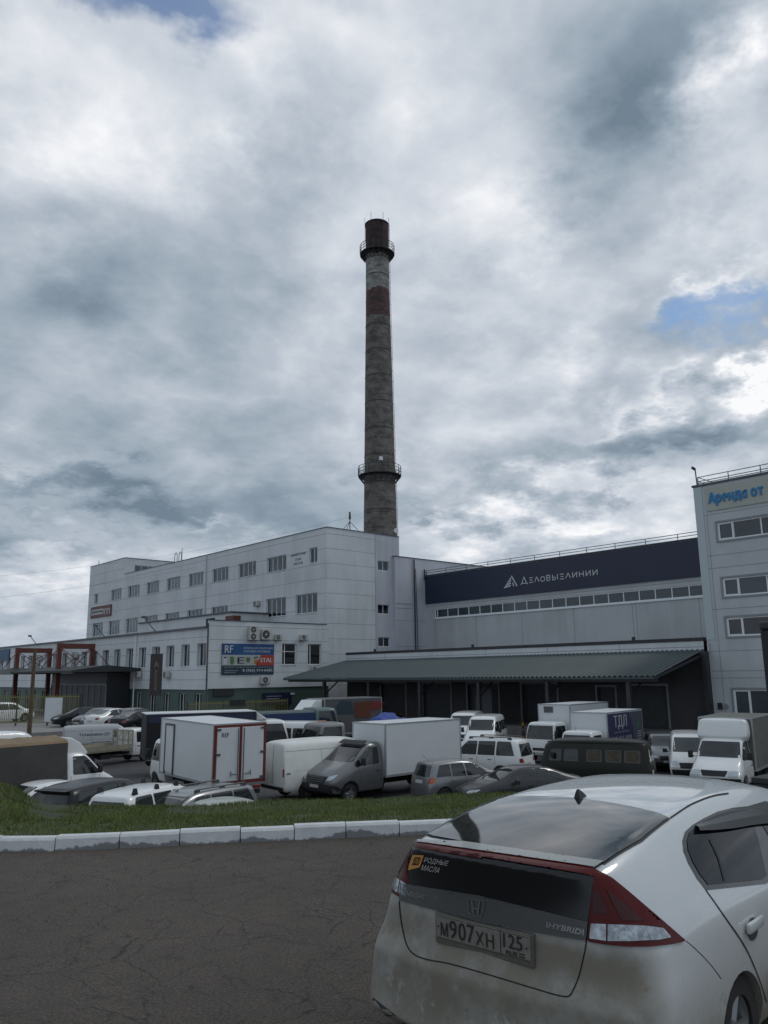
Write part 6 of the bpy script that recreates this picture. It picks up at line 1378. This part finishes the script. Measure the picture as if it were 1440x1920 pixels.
# ---------------------------------------------------------------- the white hybrid in the foreground
HX, HY, HZ, HR = 3.165, 2.903, 0.0, -84.0
ARY = 1.13
hero = Veh('white_hybrid_car', 'dusty pearl white fastback car with a split rear window in the foreground', 'car')
hero.r.location = (HX, HY, HZ); hero.r.rotation_euler.z = R(HR)
hst = [
 (0.00, [(.572, 1.152), (.610, 1.050), (.670, .950), (.725, .850), (.758, .720), (.815, .620), (.830, .42), (.77, .23)]),
 (0.26, [(.572, 1.185), (.660, 1.090), (.750, .965), (.805, .850), (.826, .730), (.862, .630), (.864, .42), (.81, .21)]),
 (0.66, [(.578, 1.262), (.690, 1.140), (.785, .975), (.834, .860), (.845, .740), (.850, .640), (.848, .42), (.80, .20)]),
 (1.08, [(.575, 1.315), (.700, 1.155), (.788, .960), (.838, .860), (.848, .740), (.850, .640), (.848, .42), (.80, .20)]),
 (1.55, [(.572, 1.335), (.702, 1.160), (.788, .945), (.838, .850), (.848, .740), (.850, .640), (.848, .42), (.80, .20)]),
 (2.05, [(.572, 1.338), (.702, 1.150), (.788, .930), (.838, .840), (.848, .740), (.850, .640), (.848, .42), (.80, .20)]),
 (2.55, [(.580, 1.315), (.700, 1.120), (.788, .915), (.836, .830), (.846, .730), (.850, .640), (.848, .42), (.80, .20)]),
 (2.95, [(.600, 1.225), (.712, 1.060), (.788, .905), (.834, .820), (.844, .730), (.847, .640), (.845, .42), (.80, .20)]),
 (3.40, [(.660, 1.025), (.730, .960), (.786, .885), (.828, .800), (.840, .720), (.845, .630), (.843, .42), (.79, .20)]),
 (3.85, [(.660, .900), (.720, .855), (.765, .800), (.800, .740), (.815, .670), (.822, .600), (.820, .42), (.77, .20)]),
 (4.15, [(.600, .800), (.660, .760), (.705, .710), (.735, .660), (.750, .610), (.760, .550), (.755, .40), (.71, .20)]),
 (4.39, [(.480, .680), (.530, .650), (.570, .610), (.600, .570), (.620, .530), (.630, .480), (.625, .36), (.58, .20)])]
hst = [(y, L[:7]+[(L[6][0]+(.014 if y < .5 else -.004), .335)]+L[7:]) for y, L in hst]
def hcrease(setc, side, end, top, n, m, nc):
    for s in (1, -1):
        for c in range(nc-1):
            setc(end(0, 0, c, s), end(0, 0, c+1, s), .85); setc(end(0, 4, c, s), end(0, 4, c+1, s), .35); setc(end(0, 5, c, s), end(0, 5, c+1, s), .85); setc(end(0, 7, c, s), end(0, 7, c+1, s), .6)
        for i in range(3): setc(side(i, 3, s), side(i+1, 3, s), .15)
hmat = mat('pearl_white', (.60, .63, .64), .22, coat=.9)
def hero_dirt(m, s0=1.):
    t = m.node_tree; n = t.nodes.new; l = t.links.new; b = t.nodes['Principled BSDF']; tc = n('ShaderNodeTexCoord'); sx = n('ShaderNodeSeparateXYZ'); l(tc.outputs['Object'], sx.inputs[0])
    def mr(v, a, b_, c, d, sm=True):
        q = n('ShaderNodeMapRange'); q.interpolation_type = 'SMOOTHSTEP' if sm else 'LINEAR'; q.inputs[1].default_value = a; q.inputs[2].default_value = b_; q.inputs[3].default_value = c; q.inputs[4].default_value = d; l(v, q.inputs[0]); return q.outputs[0]
    def mm(op, a, b_, cl=False):
        q = n('ShaderNodeMath'); q.operation = op; q.use_clamp = cl
        for i, v in enumerate((a, b_)):
            if isinstance(v, (int, float)): q.inputs[i].default_value = v
            else: l(v, q.inputs[i])
        return q.outputs[0]
    def nz(s, d, r, sc=(1, 1, 1)):
        mp = n('ShaderNodeMapping'); mp.inputs['Scale'].default_value = sc; l(tc.outputs['Object'], mp.inputs[0]); q = n('ShaderNodeTexNoise'); q.inputs['Scale'].default_value = s; q.inputs['Detail'].default_value = d; q.inputs['Roughness'].default_value = r; l(mp.outputs[0], q.inputs['Vector']); return q.outputs[0]
    big, fine, smear, speck = nz(3.2, 8, .65), nz(24, 6, .7), nz(6, 7, .7, (1, 1, .9)), nz(95, 3, .6)
    rear = mm('MULTIPLY', mr(sx.outputs[1], .42, .12, 0, 1), mr(sx.outputs[2], 1.0, .80, 0, .95))
    low = mr(sx.outputs[2], .82, .30, 0, .9)
    film = mm('MAXIMUM', rear, low); film = mm('MULTIPLY', film, mm('ADD', .36, mm('MULTIPLY', big, 1.15)), True)
    wipe = mr(smear, .54, .68, 0, .4)           # patches rubbed clean
    film = mm('MULTIPLY', film, mm('SUBTRACT', 1, mm('MULTIPLY', wipe, mr(sx.outputs[2], .50, .60, 1, .4))), True)
    film = mm('ADD', film, mm('MULTIPLY', mr(fine, .55, .75, 0, .25), mr(sx.outputs[2], 1.0, .5, .1, 1)), True)
    film = mm('MULTIPLY', mm('ADD', film, .06), s0, True)
    mc = n('ShaderNodeMix'); mc.data_type = 'RGBA'; l(film, mc.inputs[0]); mc.inputs[6].default_value = b.inputs['Base Color'].default_value[:]; mc.inputs[7].default_value = (.20, .183, .148, 1); l(mc.outputs[2], b.inputs['Base Color'])
    l(mr(film, 0, .7, b.inputs['Roughness'].default_value, .8, False), b.inputs['Roughness']); l(mr(film, 0, .6, b.inputs['Coat Weight'].default_value, 0, False), b.inputs['Coat Weight'])
    bp = n('ShaderNodeBump'); bp.inputs['Strength'].default_value = .06; bp.inputs['Distance'].default_value = .004; l(mm('ADD', speck, film), bp.inputs['Height']); l(bp.outputs[0], b.inputs['Normal'])
hero_dirt(hmat)
me = cage(hst, [.17, .17, .165, .155, .145, .080, .085, .055, .15], [0]*9, fr=(0, .4, .8, 1), crown=[.024, .030, .030, .028, .026, .028, .038, .05, .05, .05, .04, .03], bulge=.11, fbulge=.30, crease=.22, endcr=.05, sub=3, arches=((ARY, .245), (3.46, .245)), arch_r=.315, arch_in=.26, crease_fn=hcrease)
hero.b = bvh_of(me); hbody = link('body', me, [hmat, under], hero.r, True, 50)
bpy.context.view_layer.update()
HM = Matrix.Translation((HX, HY, HZ)) @ Matrix.Rotation(R(HR), 4, 'Z'); HI = HM.inverted(); HE = HI @ EYE
def hray(x, y): return tuple(HE), tuple((HI.to_3x3() @ ray(x, y)).normalized())
def hcast(x, y):
    o, d = hray(x, y); return hero.b.ray_cast(Vector(o), Vector(d))

def pxpatch(name, m, poly, lift=.003, both=False, r=0, cell=9, parent=None, smooth=True, label=None):
    out = None
    for sd in ((1, -1) if both else (1,)):
        mb = MB(); v, f = grid_poly(rounded(poly, r) if r else poly, cell); cast_patch(mb, hero.b, v, f, hray, lift)
        if sd < 0: mb.v = [(-x, y, z) for x, y, z in mb.v]
        out = mb.build(name, m, parent or hero.r, smooth, 60)
        if label: out['label'] = label
    return out
def side_pts(px): return [(h.y, h.z) for h in (hcast(*p)[0] for p in px) if h is not None]
rg_m = mat('hero_rear_glass', (.010, .014, .015), .04, spec=1.0, coat=.5, var=.3, vscale=2.5)
lg_m = mat('hero_lower_glass', (.007, .008, .010), .18, spec=.5); hero_dirt_g = mat('glass_print_band', (.012, .013, .014), .3)
gar_m = mat('garnish_grey', (.085, .088, .088), .42, metal=.3, var=.08, vscale=8); chrome = mat('chrome_badge', (.30, .31, .32), .25, metal=.9)
red_m = mat('tail_red', (.08, .004, .004), .2, coat=.04, spec=.2); redd = mat('tail_dark_red', (.04, .004, .005), .15, coat=.1, spec=.3); clr = mat('tail_clear', (.34, .38, .42), .15, metal=.5, coat=.9, var=.7, vscale=26)
lip_m = mat('spoiler_lip', (.30, .32, .31), .3, coat=.4)
# left edge of the rear window: mirror the right edge so that it meets the silhouette
half = [(953, 1596), (1040, 1607), (1100, 1616), (1131, 1619), (1200, 1576), (1252, 1535), (1200, 1518), (1130, 1505), (1090, 1500), (1060, 1497)]
hp = [(h.x, h.y) for h in (hcast(*p)[0] for p in half)]; y0r, y1r = hp[0][1], hp[-1][1]
tp = [(max(.0, x), y) for x, y in hp if x > .02]; full = [(0, y0r)]+tp+[(0, y1r)]; poly = full+[(-x, y) for x, y in reversed(tp)]
def toppatch(name, m, poly, lift, cell=.07, parent=None):
    mb = MB(); v, f = grid_poly(poly, cell); cast_patch(mb, hero.b, v, f, ax('T'), lift); return mb.build(name, m, parent or hero.r, True, 60)
def inset(poly, k, c=None):
    c = c or (sum(p[0] for p in poly)/len(poly), sum(p[1] for p in poly)/len(poly)); return [(c[0]+(x-c[0])*k, c[1]+(y-c[1])*k) for x, y in poly]
toppatch('window_seal', plastic, inset(poly, 1.018), .004, .04); toppatch('rear_window', rg_m, poly, .009, .04)
# spoiler lip and red strip under it, dark lower window, grey bar
pxpatch('spoiler', lip_m, [(769, 1578), (870, 1583), (953, 1596), (1060, 1611), (1131, 1620), (1114, 1631), (1060, 1619), (950, 1600), (870, 1587), (769, 1581)], .018, cell=5)
pxpatch('light_strip', red_m, [(768, 1580), (870, 1587), (950, 1600), (1060, 1619), (1114, 1631), (1112, 1645), (1060, 1631), (950, 1611), (870, 1597), (766, 1587)], .013, cell=5)
pxpatch('lower_rear_window', lg_m, [(765, 1587), (870, 1597), (950, 1611), (1060, 1631), (1112, 1645), (1108, 1690), (1103, 1728), (1060, 1718), (960, 1697), (917, 1685), (900, 1678), (885, 1677), (870, 1681), (800, 1666), (754, 1656)], .008, cell=5)
pxpatch('garnish', gar_m, [(754, 1656), (800, 1666), (870, 1681), (885, 1677), (900, 1678), (917, 1685), (960, 1697), (1060, 1718), (1103, 1728), (1099, 1763), (1007, 1748), (930, 1733), (909, 1730), (822, 1706), (751, 1688)], .013, cell=5)
def pxstroke(mb, pts, wd, lift=.002):
    for p, q in zip(pts, pts[1:]):
        p, q = Vector(p), Vector(q); d = (q-p).normalized(); o = Vector((-d.y, d.x))*wd/2; e = d*wd*.3
        v, f = grid_poly([p+o-e, q+o+e, q-o+e, p-o-e], 14); cast_patch(mb, hero.b, v, f, hray, lift)
def smooth_px(pts, k=5): return [tuple(p) for p in catmull(pts, k)]
gapm = mat('shut_line', (.008, .008, .008), .8)
mb = MB(); pxstroke(mb, smooth_px([(1131, 1619), (1114, 1631), (1109, 1669), (1100, 1762), (1093, 1800), (1085, 1832), (1075, 1856), (1066, 1868), (1045, 1866), (1000, 1853), (944, 1836), (880, 1817), (838, 1806), (800, 1799), (776, 1789), (763, 1772), (756, 1745), (751, 1715), (749, 1690)]), 2.6); mb.build('tailgate_gap', gapm, hero.r)
# tail lights
TLp = [(1114, 1631), (1146, 1647), (1179, 1674), (1218, 1711), (1251, 1738), (1284, 1764), (1259, 1770.5), (1218, 1775), (1179, 1775), (1137, 1771), (1102, 1765), (1106, 1716), (1112, 1658)]
for sd in (1, -1):
    def P_(name, m, poly, lift, par):
        mb = MB(); v, f = grid_poly(poly, 7); cast_patch(mb, hero.b, v, f, hray, lift)
        if sd < 0: mb.v = [(-x, y, z) for x, y, z in mb.v]
        return mb.build(name, m, par, True, 60)
    tl = P_('tail_light', red_m, rounded(TLp, 5), .009, hero.r)
    P_('reversing_lens', clr, rounded([(1109, 1731), (1150, 1734), (1207, 1737), (1240, 1741), (1255, 1758), (1232, 1763), (1180, 1765), (1139, 1764), (1106, 1759)], 3), .013, tl)
    P_('dark_lens', redd, [(1135, 1668), (1163, 1690), (1185, 1712), (1205, 1728), (1165, 1727), (1150, 1700)], .012, tl)
    P_('dark_lens', redd, [(1112, 1672), (1122, 1672), (1140, 1712), (1112, 1712)], .012, tl)
    P_('divider', redd, [(1137, 1732), (1140, 1732), (1140, 1764), (1137, 1764)], .015, tl)
# sticker, badges, emblem
def pxmesh(mb, vs, fs, TL, TR, BL, BR, lift, mi=0):
    base = len(mb.v); ok = {}
    TL, TR, BL, BR = map(Vector, (TL, TR, BL, BR))
    for j, (x, y, z) in enumerate(vs):
        p = BL.lerp(BR, x).lerp(TL.lerp(TR, x), y); h, nr, _, _ = hcast(p.x, p.y)
        if h is None: continue
        ok[j] = len(mb.v); mb.v.append(tuple(h+nr*lift))
    for f in fs:
        if all(j in ok for j in f): mb.f.append(tuple(ok[j] for j in f)); mb.mi.append(mi)
def pxtext(mb, s, TL, TR, BL, BR, lift, mi=0, **k): vs, fs = text_mesh(s, **k); pxmesh(mb, vs, fs, TL, TR, BL, BR, lift, mi)
stk = [mat('sticker_orange', (.50, .23, .045), .5), mat('sticker_white', (.38, .38, .37), .6), lg_m]
mb = MB(); v, f = grid_poly([(777, 1603), (797.5, 1603.5), (790, 1626), (776, 1627), (768, 1632), (770, 1622)], 6); cast_patch(mb, hero.b, v, f, hray, .011); v, f = grid_poly([(781, 1607), (793, 1607.5), (787, 1622), (775, 1622)], 6); cast_patch(mb, hero.b, v, f, hray, .012, 2)
pxtext(mb, 'РМ', (782, 1609), (792, 1609.5), (777.5, 1620), (786.5, 1620.5), .013, 0, bold=.0, shear=.1)
pxtext(mb, 'РОДНЫЕ', (800, 1607), (845, 1614), (797, 1618), (841, 1625), .011, 1, bold=.0, shear=.1); pxtext(mb, 'МАСЛА', (795, 1621), (829, 1627), (792, 1631), (825, 1637), .011, 1, bold=.0, shear=.1)
mb.build('window_sticker', stk, hero.r, label='orange and white sticker on the dark lower rear window')
for nm, q in (('INSIGHT', ((764, 1669), (804, 1679), (762.5, 1678), (802.5, 1688))), ('HYBRID', ((1031, 1729), (1093, 1742), (1030, 1738), (1092, 1752)))):
    mb = MB(); TL, TR, BL, BR = q; pl = [TL, TR, BR, BL]; v, f = grid_poly(inset(pl, 1.12), 8); cast_patch(mb, hero.b, v, f, hray, .015, 0); v, f = grid_poly(inset(pl, 1.04), 8); cast_patch(mb, hero.b, v, f, hray, .0165, 1)
    pxtext(mb, nm, TL, TR, BL, BR, .018, 0, bold=.015, shear=.15); mb.build('badge', [chrome, gar_m], hero.r)
mb = MB(); em = [(883, 1685), (909, 1688), (911, 1694), (907, 1715), (901, 1717), (889, 1714), (883, 1709), (881, 1690)]
ring = smooth_px(em+[em[0]], 3); pxstroke(mb, ring, 2.0, .018)
for st_ in ([(889, 1689), (892, 1712)], [(903, 1690), (900, 1713)], [(891, 1702), (901, 1704)]): pxstroke(mb, st_, 3.0, .019)
mb.build('emblem', chrome, hero.r)
# number plate: a real plate on its bracket
pc = [hcast(*p)[0] for p in ((817, 1713), (1002, 1751.5), (815, 1767), (997, 1815))]
yc = min(p.y for p in pc)-.012
def onplane(x, y, yp):
    o, d = hray(x, y); o = Vector(o); d = Vector(d); return o+d*((yp-o.y)/d.y)
cs4 = [onplane(*p, yc) for p in ((817, 1713), (1002, 1751.5), (815, 1767), (997, 1815))]
xl, xr_ = (cs4[0].x+cs4[2].x)/2, (cs4[1].x+cs4[3].x)/2; ztp, zbp = (cs4[0].z+cs4[1].z)/2, (cs4[2].z+cs4[3].z)/2
pmat = mat('dusty_plate', (.20, .19, .165), .7, var=.25, vscale=30); pink = mat('plate_ink', (.022, .022, .022), .7); pfr = mat('plate_frame', (.115, .105, .09), .7, var=.15, vscale=20)
MB().box(xl, yc, zbp, xr_, yc+.03, ztp).build('number_plate', pfr, hero.r, bevel=.006)
plo = [o for o in hero.r.children if o.name.startswith('number_plate')][0]
mb = MB(); mb.box(xl+.012, yc-.005, zbp+.028, xr_-.012, yc-.0005, ztp-.008); mb.build('plate_face', pmat, plo, bevel=.002)
W_, H0, H1 = xr_-xl-.024, zbp+.028, ztp-.008; HH = H1-H0; yt = yc-.0065
pt = lambda u, v: (xl+.012+W_*u, yt, H0+HH*v)
mb = MB()
def ptext(s, u0, u1, v0, v1, **k): text_on(mb, s, pt(u0, v1), pt(u1, v1), pt(u0, v0), lift=.0005, **k)
for ch_, u0, u1, v1 in (('М', .055, .135, .72), ('9', .155, .235, .90), ('0', .255, .335, .90), ('7', .350, .430, .90), ('Х', .445, .53, .72), ('Н', .555, .635, .72)): ptext(ch_, u0, u1, .14, v1, bold=.012)
ptext('125', .735, .925, .34, .92, bold=.012); ptext('RUS', .76, .87, .08, .25, bold=.01)
for (a, b_, c_, d_) in ((.70, 0.02, .708, .98), (.885, .08, .945, .14), (.885, .19, .945, .25), (.008, .03, .992, .05), (.008, .95, .992, .97)): A, B = pt(a, b_), pt(c_, d_); mb.face([(A[0], yt, A[2]), (B[0], yt, A[2]), (B[0], yt, B[2]), (A[0], yt, B[2])])
mb.tube((pt(.025, .5)[0], yt, pt(0, .5)[2]), (pt(.025, .5)[0], yt-.001, pt(0, .5)[2]), .005, 8); mb.tube((pt(.965, .5)[0], yt, pt(0, .5)[2]), (pt(.965, .5)[0], yt-.001, pt(0, .5)[2]), .005, 8)
mb.build('plate_lettering', pink, plo)
for u in (.30, .68): MB().box(xl+(xr_-xl)*u-.008, yc+.0, zbp-.03, xl+(xr_-xl)*u+.008, yc+.03, zbp-.003).build('bracket', plastic, hero.r)
# side glass: rear outline read from the photograph's view, front part from the side
rearo = [(1323, 1669), (1306, 1647), (1290, 1619), (1281, 1596), (1279, 1577), (1284, 1560), (1298, 1547), (1318, 1535), (1345, 1522), (1373, 1515), (1401, 1512)]
so_ = side_pts(rearo); yl, zl = so_[-1]; yb, zb_ = side_pts([(1436, 1657)])[0]
side = so_+[(max(yl+.35, 2.25), zl-.01), (2.6, zl-.05), (2.95, zl-.14), (3.3, .96), (3.3, .90), (2.4, .885), (yb, zb_)]
def sidepatch(name, m, poly, lift, cell=.08, par=None, sides=(1, -1)):
    for sd in sides:
        mb = MB(); v, f = grid_poly(poly, cell); cast_patch(mb, hero.b, v, f, ax('R'), lift)
        if sd < 0: mb.v = [(-x, y, z) for x, y, z in mb.v]
        o = mb.build(name, m, par or hero.r, True, 60)
    return o
sidepatch('window_frame', mat('frame_black', (.012, .012, .013), .25, coat=.5), side, .003)
c_r = ((yb+so_[0][0])/2+.12, (zb_+zl)/2)
pr_ = [p for p in inset(side[:-7]+[(yl+.05, zl-.002), (yb+.10, zb_+.003), (yb, zb_)], .90)]
sidepatch('side_window', mat('hero_side_glass', (.008, .010, .014), .06, spec=.25), pr_, .006)
yfront = max(p[0] for p in pr_)
sidepatch('side_window', MATS['hero_side_glass'], [(yfront+.09, zb_+.03), (yfront+.05, zl-.05), (2.6, zl-.09), (2.93, zl-.18), (3.2, .95), (3.15, .92)], .006)
mb = MB()
pxstroke(mb, [(1329, 1575), (1345, 1610), (1356, 1652)], 3.2, .009); mb.build('window_divider', plastic, hero.r)
# wind deflector over the rear door glass
mb = MB(); rows = []
for t in range(13):
    u = t/12; top = Vector((1303+(1440-1303)*u, 1548-32*math.sin(u*1.5))); 
    a, na, _, _ = hcast(top.x, top.y); b2, nb, _, _ = hcast(top.x+6*u+2, top.y+ (14+16*math.sin(min(1, u*1.7)*1.5)))
    if a is None or b2 is None: continue
    rows.append((a+na*.006, (a*.5+b2*.5)+na*.026, b2+nb*.03))
for r1, r2 in zip(rows, rows[1:]): mb.face([r1[0], r1[1], r2[1], r2[0]]); mb.face([r1[1], r1[2], r2[2], r2[1]])
if mb.f: mb.build('wind_deflector', mat('smoked_plastic', (.016, .017, .018), .25, spec=.4), hero.r, True, 80)
# shut lines of the doors (rear edge from the photograph's view)
dl = side_pts(smooth_px([(1323, 1669), (1336, 1687), (1350, 1707), (1368, 1733), (1385, 1757), (1402, 1786), (1416, 1818), (1428, 1850), (1437, 1880)], 3))
hero.lines([(a, b) for a, b in zip(dl, dl[1:])], wd=.010, m=gapm)
mb = MB(); pxstroke(mb, smooth_px([(1257, 1534), (1290, 1512), (1318, 1499), (1340, 1492), (1365, 1488)]), 3.2, .002); mb.build('roof_ditch', gapm, hero.r)
mb = MB(); pxstroke(mb, smooth_px([(1286, 1764), (1310, 1785), (1335, 1812), (1352, 1835)]), 1.4, .001); mb.build('bumper_gap', gapm, hero.r)
hero.lines([((2.45, .30), (2.45, .90)), ((3.35, .5), (3.35, .92))], wd=.008, m=gapm)
# handle with its finger recess
hc, hn, _, _ = hcast(1408, 1742)
for sd in (1, -1):
    a = MB(); a.box(sd*(hc.x+.008), hc.y-.10, hc.z-.004, sd*(hc.x+.034), hc.y+.13, hc.z+.050); o = a.build('door_handle', hmat, hero.r, True, bevel=.012)
    b_ = MB(); b_.tube((sd*(hc.x-.02), hc.y+.02, hc.z-.004), (sd*(hc.x+.004), hc.y+.02, hc.z-.004), .055, 20); b_.v = [(x, hc.y+.02+(y-hc.y-.02)*1.5, z) for x, y, z in b_.v]; b_.build('handle_recess', MATS['garnish_grey'], o, True)
# antenna fin
fh, fn_, _, _ = hcast(1090, 1496)
mb = MB(); fy, fz0 = fh.y, fh.z-.012; secs = [(0, -.055, .085, .026), (.02, -.052, .062, .020), (.045, -.048, .020, .012), (.066, -.044, -.022, .004)]
for (z0_, a0, b0, w0), (z1_, a1, b1, w1) in zip(secs, secs[1:]):
    r0_ = [(fh.x-w0, fy+a0, fz0+z0_), (fh.x+w0, fy+a0, fz0+z0_), (fh.x, fy+b0, fz0+z0_)]; r1_ = [(fh.x-w1, fy+a1, fz0+z1_), (fh.x+w1, fy+a1, fz0+z1_), (fh.x, fy+b1, fz0+z1_)]
    for k in range(3): mb.face([r0_[k], r0_[(k+1) % 3], r1_[(k+1) % 3], r1_[k]])
mb.face(r1_)
mb.build('roof_antenna', plastic, hero.r, True, 50)
# bumper crease, lower dark insert, windshield, headlights, wheels
hero.patch('windshield', glass, 'F', [(-.66, 1.03), (.66, 1.03), (.54, 1.27), (-.54, 1.27)], cell=.1); hero.patch('headlight', clear_lens, 'F', [(.42, .60), (.62, .62), (.66, .74), (.48, .70)], .012, both=True, cell=.08)
mb = MB(); v, f = grid_poly([(-.62, .20), (.62, .20), (.56, .29), (-.56, .29)], .06); cast_patch(mb, hero.b, v, f, ax('B'), .004); mb.build('lower_valance', plastic, hero.r, True)
mb = MB(); pxstroke(mb, [(700, 1880), (735, 1908), (760, 1930)], 16, .004); mb.build('bumper_insert', plastic, hero.r)
hero.wheels((ARY, 3.46), .275, .73, .19); hero.mirrors(3.0, .98, .85, hmat)

print('OBJECTS', len(bpy.data.objects), 'POLYS', sum(len(m.polygons) for m in bpy.data.meshes))
